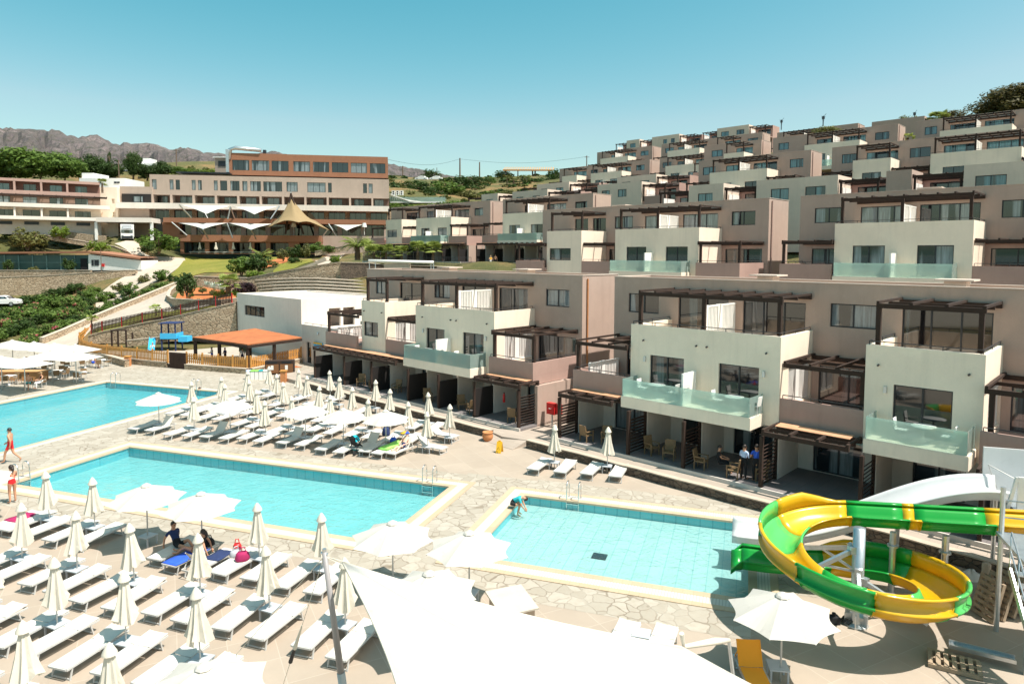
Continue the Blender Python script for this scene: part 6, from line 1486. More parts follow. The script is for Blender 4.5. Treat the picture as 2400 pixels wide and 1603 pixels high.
p = B; q_ = G(1708, 1500, 2.6); r = thing('furled_parasol', 'furled white parasol lying level at the right corner of the sail', 'parasol', q_); m = MB(); m.tube([Vector((0, 0, 0)), (B - q_) * .3 + Vector((0, 0, .02)), (B - q_) * .95], [.05, .075, .045], 9); m.build('furled_cloth', M['canvas'], r, True)
m = MB(); m.tube([(B - q_) * .95, B - q_ + Vector((0, 0, .28))], [.03, .05], 7); m.build('corner_wrap', M['canvas'], r)
m = MB(); m.tube([Vector((0, 0, 0)), Vector((.3, -.3, -2.6))], .04, 8); m.build('stay', M['metal'], r)
# ------------------------------------------------------------------ cafe corner: big parasols, tables, chairs
BIG = open_proto(4, 2.05, 2.75, 2.2, 'cafe_parasol', 'canvasopen', .04, True)
names = ['farthest left', 'second in the back line', 'third in the back line', 'right end of the back line', 'middle of the front line', 'right end of the front line', 'left edge of the near line', 'second in the near line']
CP_ = []
for (x, y), n_ in zip(((28, 795), (79, 799), (126, 802), (176, 805), (120, 819), (176, 821), (2, 832), (56, 836)), names):
    p = G(x, y, 2.85); CP_.append(p); BIG.put((p.x, p.y, 0), R(45 - 18 + rnd.uniform(-6, 6)), 'square cream cafe parasol, %s' % n_, 'square cafe parasols')
def cafechair():
    r = thing('cafe_chair', '', 'chair'); m = MB(); m.box(-.23, .23, -.22, .22, .43, .46); m.build('seat', M['wicker'], r); m = MB(); m.obox((0, .24, .68), .46, .03, .42, Matrix.Rotation(R(-8), 3, 'X')); m.build('backrest', M['wicker'], r)
    for x in (-.21, .21):
        m = MB()
        for y in (-.2, .22): m.box(x - .014, x + .014, y - .014, y + .014, 0, .43 if y < 0 else .62)
        m.box(x - .014, x + .014, -.2, .22, .62, .65); m.build('side_frame', M['alu'], r)
    return Proto(r)
def cafetable():
    r = thing('cafe_table', '', 'table'); m = MB(); m.box(-.4, .4, -.4, .4, .71, .74); m.build('tabletop', M['whitepaint'], r); m = MB(); m.tube([(0, 0, .03), (0, 0, .71)], .035, 8); m.lathe([(0, 0), (.26, 0), (.24, .03), (0, .04)], 12); m.build('pedestal', M['metal'], r); return Proto(r)
CC, CT = cafechair(), cafetable()
_wk = M['wicker']; M['wicker'] = M['whitepaint']; WC = cafechair(); M['wicker'] = _wk
for u, lb in ((-38.75, 'first from left on the left block balcony'), (-36.95, 'second from left on the left block balcony'), (-34.45, 'third from left on the left block balcony'), (-32.8, 'right end of the left block balcony'), (-19.75, 'first from left on the widest glass balcony'), (-17.95, 'second from left on the widest glass balcony'), (-15.45, 'third from left on the widest glass balcony'), (-13.6, 'right end of the widest glass balcony'), (-7.4, 'left of the table on the small glass balcony'), (-5.75, 'right of the table on the small glass balcony')):
    WC.put(UV.w(u, 30.85, 3.44), UV.a + R(90 if u in (-38.75, -34.45, -19.75, -15.45, -7.4) else -90), 'white balcony chair, ' + lb, 'white balcony chairs')
spots = [(72, 836), (118, 838), (160, 842), (198, 843), (236, 843), (112, 853), (134, 868), (190, 872), (64, 850), (20, 880), (150, 857), (44, 862)]
for k, (x, y) in enumerate(spots):
    p = G(x, y, .74); p.z = 0; CT.put(p, rnd.uniform(0, 3), 'white cafe table, %s' % ['at the back under the left parasols', 'in the middle of the back line', 'right of the middle in the back line', 'beside the seated person in blue, left', 'at the seated person in blue', 'in the centre of the cafe', 'in the front line, left', 'in the front line, right end', 'behind the brown counter', 'at the left edge by the pool', 'between the two right poles', 'left of the centre'][k], 'white cafe tables')
    for j, a in enumerate((rnd.uniform(0, .6), PI + rnd.uniform(-.4, .4), PI / 2)[:2 + (k % 3 == 0)]):
        q = p + Vector((.68 * math.sin(a), -.68 * math.cos(a), 0)); CC.put(q, a + PI, 'light wicker cafe chair standing at one of the white cafe tables', 'light wicker cafe chairs')
p = G(48, 893, 0); r = thing('brown_counter', 'long low brown counter at the left of the cafe', 'counter', p, R(3)); m = MB(); m.box(-3.2, 1.9, 0, .7, .0, .78); m.build('counter_body', plain('tan_board', (.42, .20, .075), .7), r); m = MB(); m.box(-3.3, 2.0, -.1, .8, .784, .84); m.build('countertop', plain('light_tan_board', (.55, .29, .12), .7), r)
# ------------------------------------------------------------------ people
def person(label, loc, rz, pose, cloth, hair='hair', skin='skin', h=1.75, group=None, cap=None, female=False, long=False):
    """One continuous skinned body; faces are clothed by the nearest bone. Local +y is where the person faces."""
    s = h / 1.75
    J = dict(pel=(0, 0, .95), wai=(0, 0, 1.10), che=(0, .0, 1.30), nek=(0, 0, 1.47), hed=(0, .02, 1.57), top=(0, .02, 1.70),
             hipL=(-.10, 0, .90), hipR=(.10, 0, .90), kneL=(-.11, .02, .50), kneR=(.11, .02, .50), ankL=(-.11, -.02, .08), ankR=(.11, -.02, .08), toeL=(-.13, .17, .03), toeR=(.13, .17, .03),
             shoL=(-.18, 0, 1.41), shoR=(.18, 0, 1.41), elbL=(-.24, -.03, 1.12), elbR=(.24, -.03, 1.12), wriL=(-.25, .06, .87), wriR=(.25, .06, .87))
    P = {'stand': {},
         'walk': dict(kneL=(-.10, .20, .52), ankL=(-.10, .26, .09), toeL=(-.10, .43, .06), kneR=(.10, -.06, .50), ankR=(.10, -.40, .18), toeR=(.10, -.33, .03), elbL=(-.25, -.14, 1.14), wriL=(-.24, -.10, .90), elbR=(.25, .08, 1.14), wriR=(.24, .26, .98)),
         'reach': dict(elbL=(-.25, .10, 1.20), wriL=(-.12, .34, 1.22), elbR=(.25, .10, 1.18), wriR=(.10, .36, 1.20), kneL=(-.09, .05, .50)),
         'hold': dict(elbL=(-.25, .02, 1.14), wriL=(-.10, .26, 1.12), elbR=(.26, .02, 1.14), wriR=(.02, .28, 1.14)),
         'sit': dict(pel=(0, 0, .52), wai=(0, -.02, .68), che=(0, -.03, .90), nek=(0, -.01, 1.07), hed=(0, .03, 1.18), top=(0, .04, 1.31), hipL=(-.10, .04, .50), hipR=(.10, .04, .50), kneL=(-.12, .46, .50), kneR=(.12, .46, .50), ankL=(-.12, .46, .08), ankR=(.12, .46, .08), toeL=(-.12, .64, .03), toeR=(.12, .64, .03),
                     shoL=(-.18, -.02, 1.01), shoR=(.18, -.02, 1.01), elbL=(-.25, .10, .78), elbR=(.25, .10, .78), wriL=(-.15, .34, .72), wriR=(.15, .34, .72)),
         'recline': dict(pel=(0, 0, .48), wai=(0, -.13, .60), che=(0, -.28, .76), nek=(0, -.38, .90), hed=(0, -.39, 1.02), top=(0, -.40, 1.15), hipL=(-.10, .04, .47), hipR=(.10, .04, .47), kneL=(-.13, .44, .62), kneR=(.13, .46, .52), ankL=(-.12, .80, .42), ankR=(.12, .86, .42), toeL=(-.13, .86, .56), toeR=(.13, .92, .56),
                         shoL=(-.18, -.34, .84), shoR=(.18, -.34, .84), elbL=(-.27, -.14, .66), elbR=(.27, -.14, .66), wriL=(-.18, .08, .62), wriR=(.18, .08, .62)),
         'lean': dict(pel=(0, 0, .46), wai=(0, -.10, .60), che=(0, -.20, .80), nek=(0, -.24, .97), hed=(0, -.20, 1.08), top=(0, -.20, 1.21), hipL=(-.10, .04, .45), hipR=(.10, .04, .45), kneL=(-.12, .42, .66), kneR=(.12, .46, .52), ankL=(-.12, .72, .42), ankR=(.12, .84, .42), toeL=(-.12, .86, .46), toeR=(.12, .92, .52),
                      shoL=(-.18, -.23, .91), shoR=(.18, -.23, .91), elbL=(-.28, -.34, .68), elbR=(.28, -.34, .68), wriL=(-.26, -.42, .43), wriR=(.26, -.42, .43)),
         'crouch': dict(pel=(0, 0, .30), wai=(0, .14, .42), che=(0, .32, .52), nek=(0, .48, .55), hed=(0, .58, .54), top=(0, .69, .50), hipL=(-.11, .02, .28), hipR=(.11, .02, .28), kneL=(-.16, .40, .26), kneR=(.16, .40, .26), ankL=(-.14, .30, -.18), ankR=(.14, .30, -.18), toeL=(-.14, .46, -.25), toeR=(.14, .46, -.25),
                        shoL=(-.18, .42, .50), shoR=(.18, .42, .50), elbL=(-.24, .50, .26), elbR=(.24, .50, .26), wriL=(-.12, .62, .06), wriR=(.12, .62, .06)),
         'swim': dict(pel=(0, -.5, -.35), wai=(0, -.36, -.25), che=(0, -.16, -.12), nek=(0, .0, -.02), hed=(0, .05, .10), top=(0, .05, .23), hipL=(-.1, -.55, -.37), hipR=(.1, -.55, -.37), kneL=(-.12, -.9, -.5), kneR=(.12, -.9, -.5), ankL=(-.12, -1.2, -.5), ankR=(.12, -1.2, -.5), toeL=(-.12, -1.35, -.5), toeR=(.12, -1.35, -.5),
                      shoL=(-.18, -.06, -.05), shoR=(.18, -.06, -.05), elbL=(-.42, .1, -.08), elbR=(.42, .1, -.08), wriL=(-.6, .3, -.06), wriR=(.6, .3, -.06))}[pose]
    J.update(P)
    fw = .92 if female else 1.0
    RAD = dict(pel=.135, wai=.115 * fw, che=.135 * fw, nek=.055, hed=.088, top=.062, hipL=.095, hipR=.095, kneL=.060, kneR=.060, ankL=.040, ankR=.040, toeL=.030, toeR=.030, shoL=.066 * fw, shoR=.066 * fw, elbL=.042, elbR=.042, wriL=.028, wriR=.028)
    E = [('pel', 'wai'), ('wai', 'che'), ('che', 'nek'), ('nek', 'hed'), ('hed', 'top'), ('pel', 'hipL'), ('pel', 'hipR'), ('hipL', 'kneL'), ('hipR', 'kneR'), ('kneL', 'ankL'), ('kneR', 'ankR'), ('ankL', 'toeL'), ('ankR', 'toeR'),
         ('che', 'shoL'), ('che', 'shoR'), ('shoL', 'elbL'), ('shoR', 'elbR'), ('elbL', 'wriL'), ('elbR', 'wriR')]
    for S in 'LR':
        w = Vector(J['wri' + S]); d = (w - Vector(J['elb' + S])).normalized(); side = Vector((1 if S == 'L' else -1, 0, 0)); fwd = d.cross(side).normalized()
        J['pal' + S] = tuple(w + d * .075); RAD['pal' + S] = .034; E.append(('wri' + S, 'pal' + S))
        for k, (off, ln) in enumerate(((-.030, .060), (-.010, .075), (.010, .070), (.030, .055))):
            J['f%d%s' % (k, S)] = tuple(w + d * (.10 + ln) + fwd * off + side * .02); RAD['f%d%s' % (k, S)] = .009; E.append(('pal' + S, 'f%d%s' % (k, S)))
        J['th' + S] = tuple(w + d * .085 + fwd * -.065 + side * .01); RAD['th' + S] = .010; E.append(('pal' + S, 'th' + S))
    ks = list(J); ix = {k: i for i, k in enumerate(ks)}
    me = bpy.data.meshes.new('sk'); me.from_pydata([Vector(J[k]) * s for k in ks], [(ix[a], ix[b]) for a, b in E], [])
    ob = bpy.data.objects.new('sk', me); COL.objects.link(ob)
    ob.modifiers.new('s', 'SKIN'); md = ob.modifiers.new('u', 'SUBSURF'); md.levels = md.render_levels = 1
    for i, k in enumerate(ks): v = me.skin_vertices[0].data[i]; v.radius = (RAD[k] * s,) * 2; v.use_root = (k == 'pel')
    dg = bpy.context.evaluated_depsgraph_get(); dg.update(); body = bpy.data.meshes.new_from_object(ob.evaluated_get(dg))
    bpy.data.objects.remove(ob); bpy.data.meshes.remove(me)
    # head: nose, eyes, ears joined to the same mesh
    hd = Vector(J['hed']) * s; tp = Vector(J['top']) * s; up = (tp - hd).normalized(); fw_ = Vector((0, 1, 0)); fw_ = (fw_ - up * fw_.dot(up)).normalized(); rt = fw_.cross(up)
    bm = bmesh.new(); bm.from_mesh(body)
    def blob(c, rx, ry, rz_, mi):
        g = bmesh.ops.create_uvsphere(bm, u_segments=8, v_segments=6, radius=1)
        for v in g['verts']: v.co = c + rt * v.co.x * rx + fw_ * v.co.y * ry + up * v.co.z * rz_
        for f in {f for v in g['verts'] for f in v.link_faces}: f.material_index = mi; f.smooth = True
    for f in bm.faces: f.smooth = True
    cents = [f.calc_center_median() for f in bm.faces]; segs = [(a, b, Vector(J[a]) * s, Vector(J[b]) * s) for a, b in E]
    order = ['skin']; 
    for c in cloth.values():
        if c not in order: order.append(c)
    bm.faces.ensure_lookup_table()
    for f, c in zip(bm.faces, cents):
        best = None
        for a, b, A_, B_ in segs:
            d = B_ - A_; t = max(0, min(1, (c - A_).dot(d) / d.length_squared)); q = (c - A_ - d * t).length / (RAD[a] * (1 - t) + RAD[b] * t)
            if best is None or q < best[0]: best = (q, a.rstrip('LR'), b.rstrip('LR'), t)
        _, a, b, t = best; key = None
        if (a, b) in (('pel', 'wai'), ('pel', 'hip')): key = 'hips'
        elif (a, b) in (('wai', 'che'), ('che', 'nek'), ('che', 'sho')): key = 'chest' if not (b == 'nek' and t > .8) else None
        if key == 'chest' and 'bust' in cloth: key = 'bust' if (a == 'wai' and t > .55) or (b == 'nek' and t < .15) else None
        elif (a, b) == ('hip', 'kne'): key = 'thigh' if t < .62 else 'leg'
        elif (a, b) == ('kne', 'ank'): key = 'leg'
        elif (a, b) == ('sho', 'elb'): key = 'sleeve' if t < .6 else 'arm'
        elif a == 'elb': key = 'arm'
        elif a == 'ank': key = 'shoe'
        if key and key in cloth: f.material_index = order.index(cloth[key])
    order += ['black']
    mid = hd * .55 + tp * .45
    blob(mid + fw_ * .098 * s - up * .035 * s, .016 * s, .022 * s, .026 * s, 0)
    for q in (-1, 1):
        blob(mid + rt * q * .034 * s + fw_ * .086 * s, .014 * s, .010 * s, .010 * s, len(order) - 1); blob(mid + rt * q * .088 * s - up * .02 * s, .012 * s, .022 * s, .032 * s, 0)
    blob(mid + fw_ * .088 * s - up * .080 * s, .026 * s, .010 * s, .007 * s, 0)
    bpy.data.meshes.remove(body); body = bpy.data.meshes.new('person_body')
    for k in order: body.materials.append(M[skin] if k == 'skin' else M[k])
    bm.to_mesh(body); bm.free()
    body.name = 'person_body'
    r = link('person', body, None, loc, rz); tag(r, label, 'person', group)
    # hair or cap as children
    m = MB(); hm = M[hair]; rows = []
    c = mid + up * .012 * s - fw_ * .012 * s
    for i in range(6):
        ph = i / 5 * (1.75 if not long else 2.15); row = []
        for j in range(17):
            a = 2 * PI * j / 16; front = math.cos(a); p_ = ph * (1 - (.42 if not long else .5) * max(0, front) ** 1.5 * (i / 5))
            q = c + (rt * math.sin(a) * .100 + fw_ * math.cos(a) * .108) * math.sin(p_) * s + up * .122 * math.cos(p_) * s; row.append(q)
        rows.append(row)
    m.grid(rows)
    if long: m.tube([c - fw_ * .06 * s, c - fw_ * .12 * s - up * .10 * s, c - fw_ * .13 * s - up * .22 * s], [.08 * s, .06 * s, .02 * s], 8)
    m.build('hair', hm, r, True)
    if cap:
        m = MB(); m.grid([[c + (rt * math.sin(a) * .112 + fw_ * math.cos(a) * .12) * math.sin(p_) * s + up * .132 * math.cos(p_) * s for a in np.linspace(0, 2 * PI, 17)] for p_ in np.linspace(.02, 1.35, 5)])
        m.obox(c + fw_ * .15 * s + up * .03 * s, .15 * s, .13 * s, .015, Matrix((rt, fw_, up)).transposed()); m.build('cap', M[cap], r, True)
    return r
sun = {'hips': 'redshort', 'thigh': 'redshort'}
p = G(26, 1084, 0.02); person('man in red swim shorts walking along the edge of the largest pool', p, R(100), 'walk', sun, h=1.84)
p = G(30, 1178, 0.02); person('woman in a red bikini standing under the parasol at the left edge', p, R(65), 'reach', {'hips': 'redshort', 'bust': 'redshort'}, 'hair', h=1.70, female=True, long=True)
p = PQ.w(-19.3, 18.9, -.06); person('man in dark shirt and black shorts sitting under the open parasol near the middle pool', p, PQ.a + R(-100), 'lean', {'chest': 'navy', 'hips': 'black', 'thigh': 'black', 'sleeve': 'navy'}, h=1.78)
p = PQ.w(-18.25, 18.75, -.05); person('woman in a black swimsuit seated on the blue towel, leaning back', p, PQ.a + R(115), 'lean', {'chest': 'black', 'hips': 'black'}, h=1.68, female=True, long=True)
o = MAN_L.copy(); d = Vector((math.cos(PQ.a + R(82)), math.sin(PQ.a + R(82)), 0))
person('man in a blue cap reclining on the lounger beside the lime airbed', o + d * .28 + Vector((0, 0, -.06)), PQ.a + R(172), 'recline', {'hips': 'navy', 'thigh': 'navy'}, skin='skinpale', h=1.74, cap='blue')
p = PQ.w(-9.3, 27.2, -.02); person('person in a turquoise shirt and black shorts crouching on the rim of the small pool', p, PQ.a - R(80), 'crouch', {'chest': 'teal', 'hips': 'black', 'thigh': 'black', 'sleeve': 'teal'}, h=1.70)
p = UV.w(-13.75, 30.2, .45); person('person in pale blue shirt standing on the dark patio, left of the couple', p, UV.a + R(-10), 'hold', {'chest': 'paleblue', 'sleeve': 'paleblue', 'arm': 'paleblue', 'hips': 'black', 'thigh': 'black', 'leg': 'black'}, h=1.66, female=True)
p = UV.w(-13.2, 30.3, .45); person('person in royal blue shirt standing on the dark patio, right of the couple', p, UV.a + R(30), 'hold', {'chest': 'blue', 'sleeve': 'blue', 'hips': 'black', 'thigh': 'black', 'leg': 'black'}, h=1.76)
p = UV.w(-15.1, 30.4, .45); person('person in black seated in the shade of the patio under the wide balcony', p, UV.a + R(-60), 'sit', {'chest': 'black', 'sleeve': 'black', 'hips': 'black', 'thigh': 'black', 'leg': 'black'}, h=1.7)
p = AT(1150, 627.5, 93); person('bather in a yellow top standing on the roof terrace path, left of the two', p, R(200), 'hold', {'chest': 'yellow', 'hips': 'whitecloth', 'thigh': 'whitecloth', 'leg': 'whitecloth'}, 'fairhair', 'skinpale', 1.68, female=True, long=True)
p = AT(1161, 627.5, 93); person('bare chested bather in black shorts standing on the roof terrace path, right of the two', p, R(170), 'stand', {'hips': 'black', 'thigh': 'black'}, 'hair', h=1.8)
p = G(67, 912, 0); CC.put(p, R(10), 'cafe chair holding the person in turquoise shorts', 'light wicker cafe chairs'); person('person in turquoise shorts seated at the pool side of the cafe', p + Vector((0, 0, -.04)), R(200), 'sit', {'hips': 'teal', 'thigh': 'teal'}, h=1.74)
p = G(98, 908, 0); CC.put(p, R(-10), 'cafe chair holding the person in white trousers', 'light wicker cafe chairs'); person('person in black top, white trousers and straw hat seated at the cafe', p + Vector((0, 0, -.04)), R(150), 'sit', {'chest': 'black', 'hips': 'whitecloth', 'thigh': 'whitecloth', 'leg': 'whitecloth'}, 'fairhair', h=1.7, cap='wicker')
p = G(218, 862, 0); person('person in a white and blue top seated at the right end of the cafe', p, R(-90), 'sit', {'chest': 'whitecloth', 'sleeve': 'whitecloth', 'hips': 'blue', 'thigh': 'blue'}, h=1.72)
person('swimmer with head and shoulders above the water at the far corner of the largest pool', G(467, 915, -.1), R(250), 'swim', {'hips': 'black'}, h=1.74)
p = AT(358, 822, 72); person('person in white sitting on the edge of the playground near the slide', (p.x, p.y, .2), R(190), 'sit', {'chest': 'whitecloth', 'sleeve': 'whitecloth', 'hips': 'navy', 'thigh': 'navy'}, 'fairhair', h=1.6)
p = AT(497, 842, 67); person('person in blue and white standing inside the play hut on the left', (p.x, p.y, .05), R(90), 'hold', {'chest': 'whitecloth', 'sleeve': 'whitecloth', 'hips': 'blue', 'thigh': 'blue', 'leg': 'blue'}, h=1.6)
p = AT(568, 842, 66.5); person('person in a white top standing inside the play hut on the right', (p.x, p.y, .05), R(180), 'stand', {'chest': 'whitecloth', 'sleeve': 'whitecloth', 'hips': 'navy', 'thigh': 'navy'}, h=1.6)
p = AT(528, 842, 67); person('person in a navy top bending over the table inside the play hut', (p.x, p.y, .05), R(150), 'hold', {'chest': 'navy', 'sleeve': 'navy', 'hips': 'black', 'thigh': 'black', 'leg': 'black'}, h=1.55)
# ------------------------------------------------------------------ vehicles
def car(label, p, rz, z0=None):
    r = thing('parked_car', label, 'car', p, rz, None)
    prof = [(-2.0, .35), (-2.02, .75), (-1.9, .95), (-1.55, 1.0), (-1.0, 1.42), (-.2, 1.50), (.5, 1.42), (1.1, 1.0), (1.85, .86), (2.02, .7), (2.0, .35)]
    m = MB()
    for w0, w1, s in ((-.84, .84, 1),):
        n = len(prof); L_ = [(x, -.84 + (.16 if z > 1.1 else 0), z) for x, z in prof]; R_ = [(x, .84 - (.16 if z > 1.1 else 0), z) for x, z in prof]
        for k in range(n - 1): m.quad(L_[k], L_[k + 1], R_[k + 1], R_[k])
        m.quad(*L_); m.quad(*reversed(R_)); m.quad(L_[0], R_[0], R_[-1], L_[-1])
    m.build('body', M['whitepaint'], r)
    m = MB(); m.quad((.52, -.66, 1.40), (1.07, -.80, 1.03), (1.07, .80, 1.03), (.52, .66, 1.40)); m.v = [(x + .02, y, z + .02) for x, y, z in m.v]; m.build('windscreen', M['panedark'], r)
    for s in (-1, 1):
        m = MB(); m.quad((-1.35, s * .79, 1.05), (.95, s * .79, 1.05), (.45, s * .70, 1.37), (-.95, s * .70, 1.37)); m.v = [(x, y + s * .03, z) for x, y, z in m.v]; m.build('side_window', M['panedark'], r)
        for x in (-1.25, 1.25): m = MB(); m.tube([(x, s * .68, .31), (x, s * .87, .31)], .31, 16); o = m.build('wheel', M['rubber'], r); m = MB(); m.tube([(x, s * .865, .31), (x, s * .88, .31)], .2, 12); m.build('rim', M['metal'], o)
        m = MB(); m.box(1.9, 2.03, s * .6 - .15, s * .6 + .15, .62, .76); m.build('headlight', M['metal'], r)
    return r
p = AT(10, 717, 97); car('small white parked car under the long stone wall at the left edge', p, R(12))
r = thing('delivery_truck', 'white delivery truck parked in the covered drive of the hotel', 'truck', AT(299, 565, 139), R(-62))
m = MB(); m.box(-5.2, -.3, -1.2, 1.2, .9, 3.4); m.build('cargo_box', M['whitepaint'], r); m = MB(); m.box(-.2, 1.5, -1.1, 1.1, .45, 1.5); m.prism([(-.2, -1.1), (1.45, -1.1), (1.45, 1.1), (-.2, 1.1)], 1.5, 2.35); m.build('cab', M['whitepaint'], r)
m = MB(); m.box(1.46, 1.52, -1.0, 1.0, 1.55, 2.25); m.build('windscreen', M['panedark'], r); m = MB(); m.box(1.51, 1.58, -1.0, 1.0, .5, .95); m.build('grille', M['frame'], r)
m = MB(); m.box(-.2, .8, -.8, .8, 2.5, 3.2); m.build('cooling_unit', M['greyplastic'], r)
for x in (.8, -3.8):
    for s in (-1, 1): m = MB(); m.tube([(x, s * .8, .48), (x, s * 1.12, .48)], .48, 14); m.build('wheel', M['rubber'], r)
for s in (-.8, .8): m = MB(); m.box(1.501, 1.57, s - .16, s + .16, 1.0, 1.2); m.build('headlight', M['metal'], r)
car('white car parked in front of the white house on the left ridge', AT(258, 440, 160) + Vector((0, 0, 0)), R(15))
car('white car on the skyline road, left of the two', AT(988, 424, 218), R(170)); car('white car on the skyline road, right of the two', AT(1022, 424, 218), R(175))
# ------------------------------------------------------------------ plants
def leafmesh(name, seed, mat, n=900, shape='ball', leaf=.10, clumps=26, sq=1.0, holes=.0, droop=0):
    """Unit crown (radius 1, standing on z=0) of leaf-sized faces in uneven clumps."""
    rr = random.Random(seed); m = MB(); C_ = []
    for k in range(clumps):
        while True:
            p = Vector((rr.uniform(-1, 1), rr.uniform(-1, 1), rr.uniform(-1, 1)))
            if .25 < p.length < .86: break
        if shape == 'umbrella': p = Vector((p.x, p.y, abs(p.z) * .5 + .15))
        C_.append((p, rr.uniform(.22, .42)))
    for k in range(n):
        c, ra = rr.choice(C_)
        d = Vector((rr.gauss(0, 1), rr.gauss(0, 1), rr.gauss(0, 1))).normalized(); p = c + d * ra * rr.uniform(.55, 1.05)
        nrm = (d + Vector((rr.uniform(-.8, .8), rr.uniform(-.8, .8), rr.uniform(-.3, .9)))).normalized(); q = nrm.to_track_quat('Z', 'Y').to_matrix(); a = rr.uniform(0, 6.3); L = leaf * rr.uniform(.6, 1.4); W = L * rr.uniform(.35, .6)
        ux = q @ Vector((math.cos(a), math.sin(a), 0)); uy = q @ Vector((-math.sin(a), math.cos(a), 0))
        p = Vector((p.x, p.y, (p.z + 1) * sq)); m.quad(p - ux * L, p - uy * W, p + ux * L, p + uy * W)
    return m.mesh(name, mat)
def stems(name, mat, seed, h=.9, n=5, r=.05):
    rr = random.Random(seed); m = MB()
    for k in range(n):
        a = rr.uniform(0, 6.3); e = Vector((math.cos(a) * .5, math.sin(a) * .5, h * rr.uniform(.7, 1.1))); m.tube([(0, 0, -.15), e * .5 + Vector((0, 0, .1)), e], [r, r * .7, r * .3], 6)
    return m.mesh(name, mat)
SH = {}
for key, mt, seed in (('leaf', 'leaf', 1), ('leaf2', 'leaf', 2), ('dark', 'darkleaf', 3), ('dark2', 'darkleaf', 4), ('lime', 'limeleaf', 5), ('olive', 'oliveleaf', 6), ('olive2', 'oliveleaf', 7), ('oleander', 'oleander', 8), ('oleander2', 'oleander', 9), ('purple', 'purpleleaf', 10)):
    SH[key] = (leafmesh('crown_' + key, seed, M[mt], 1300, leaf=.105, sq=.8), stems('stem_' + key, M['bark'], seed))
def shrub(kind, p, r, hgt, label, name='shrub', cat='shrub', group=None):
    o = thing(name, label, cat, p, rnd.uniform(0, 6.3), group); c, s = SH[kind]
    a = link('foliage', c, o); a.scale = (r, r, hgt / 1.6); b = link('stem', s, o); b.scale = (r, r, hgt / 1.2); return o
def pxs(kind, x, y, wpx, hpx, label, Y=None, **k):
    """Shrub standing at a photo position, sized from its photo width and height."""
    p = AT(x, y, Y) if Y else ON(x, y); f = p.y / FPX; return shrub(kind, p - Vector((0, 0, .15)), wpx * f / 2, hpx * f, label, **k)
for a in [('leaf', 566, 640, 74, 44, 'broad mid green shrub on the hotel lawn, left of the pair', 106), ('dark', 606, 634, 60, 44, 'darker shrub touching the broad one on the hotel lawn', 106), ('dark2', 438, 688, 52, 56, 'round dark shrub at the corner of the red bed', 96), ('lime', 520, 706, 34, 34, 'bright green shrub by the palm in the red bed', 90), ('lime', 546, 704, 26, 30, 'bright green shrub right of the palm trunk in the red bed', 90), ('olive', 474, 684, 20, 14, 'low olive plant on the red soil, left', 95), ('olive', 500, 690, 20, 16, 'low olive plant on the red soil, right', 95),
          ('purple', 572, 690, 62, 36, 'dark purple shrub left of the amphitheatre steps', 96), ('lime', 598, 652, 46, 22, 'low bright shrub under the hotel lawn shrubs', 103), ('olive2', 664, 608, 34, 26, 'olive shrub at the foot of the hotel corner', 122), ('dark', 694, 604, 44, 34, 'round dark shrub beside the hotel corner', 120), ('olive', 716, 600, 30, 30, 'brownish round shrub beside the hotel', 120), ('leaf2', 744, 590, 40, 24, 'spreading green shrub above the footpath', 124), ('dark2', 690, 616, 34, 16, 'low dark shrub on the red bank', 116), ('leaf', 770, 590, 36, 18, 'leafy shrub beside the date palm, left', 118), ('lime', 786, 616, 30, 22, 'bright round shrub at the top of the stone wall', 98), ('olive2', 640, 622, 26, 12, 'low olive shrub between lawn and red bank', 112),
          ('leaf2', 372, 588, 92, 48, 'spreading tree like shrub on the drive island', 134), ('dark', 345, 590, 40, 20, 'low dark hedge on the drive island', 131), ('olive', 64, 580, 84, 46, 'big grey green bush on the dry bank, far left', 133), ('lime', 140, 556, 44, 30, 'light green bush on the dry bank', 135), ('lime', 228, 590, 48, 28, 'light green bush at the end of the dry bank', 132), ('leaf', 20, 560, 30, 16, 'small bush by the dry bank edge', 136), ('dark2', 20, 634, 24, 30, 'column shaped dark bush against the green court screen, left', 125), ('dark', 162, 634, 32, 32, 'column shaped dark bush against the green court screen, right', 125), ('olive', 80, 633, 24, 10, 'small yellowish bush against the green court screen', 125),
          ('dark', 408, 665, 34, 26, 'shrub at the top of the hedge by the road', 112), ('olive', 340, 664, 30, 24, 'small shrub at the road edge', 116), ('leaf', 378, 658, 40, 30, 'shrub at the upper end of the oleander slope', 114), ('olive', 282, 682, 36, 22, 'thin shrub at the bend of the road', 110), ('leaf2', 215, 700, 36, 26, 'shrub below the stone wall corner', 108), ('lime', 1342, 600, 36, 24, 'flowering bush on the dark pink terrace parapet', 74)]:
    pxs(*a[:6], Y=a[6])
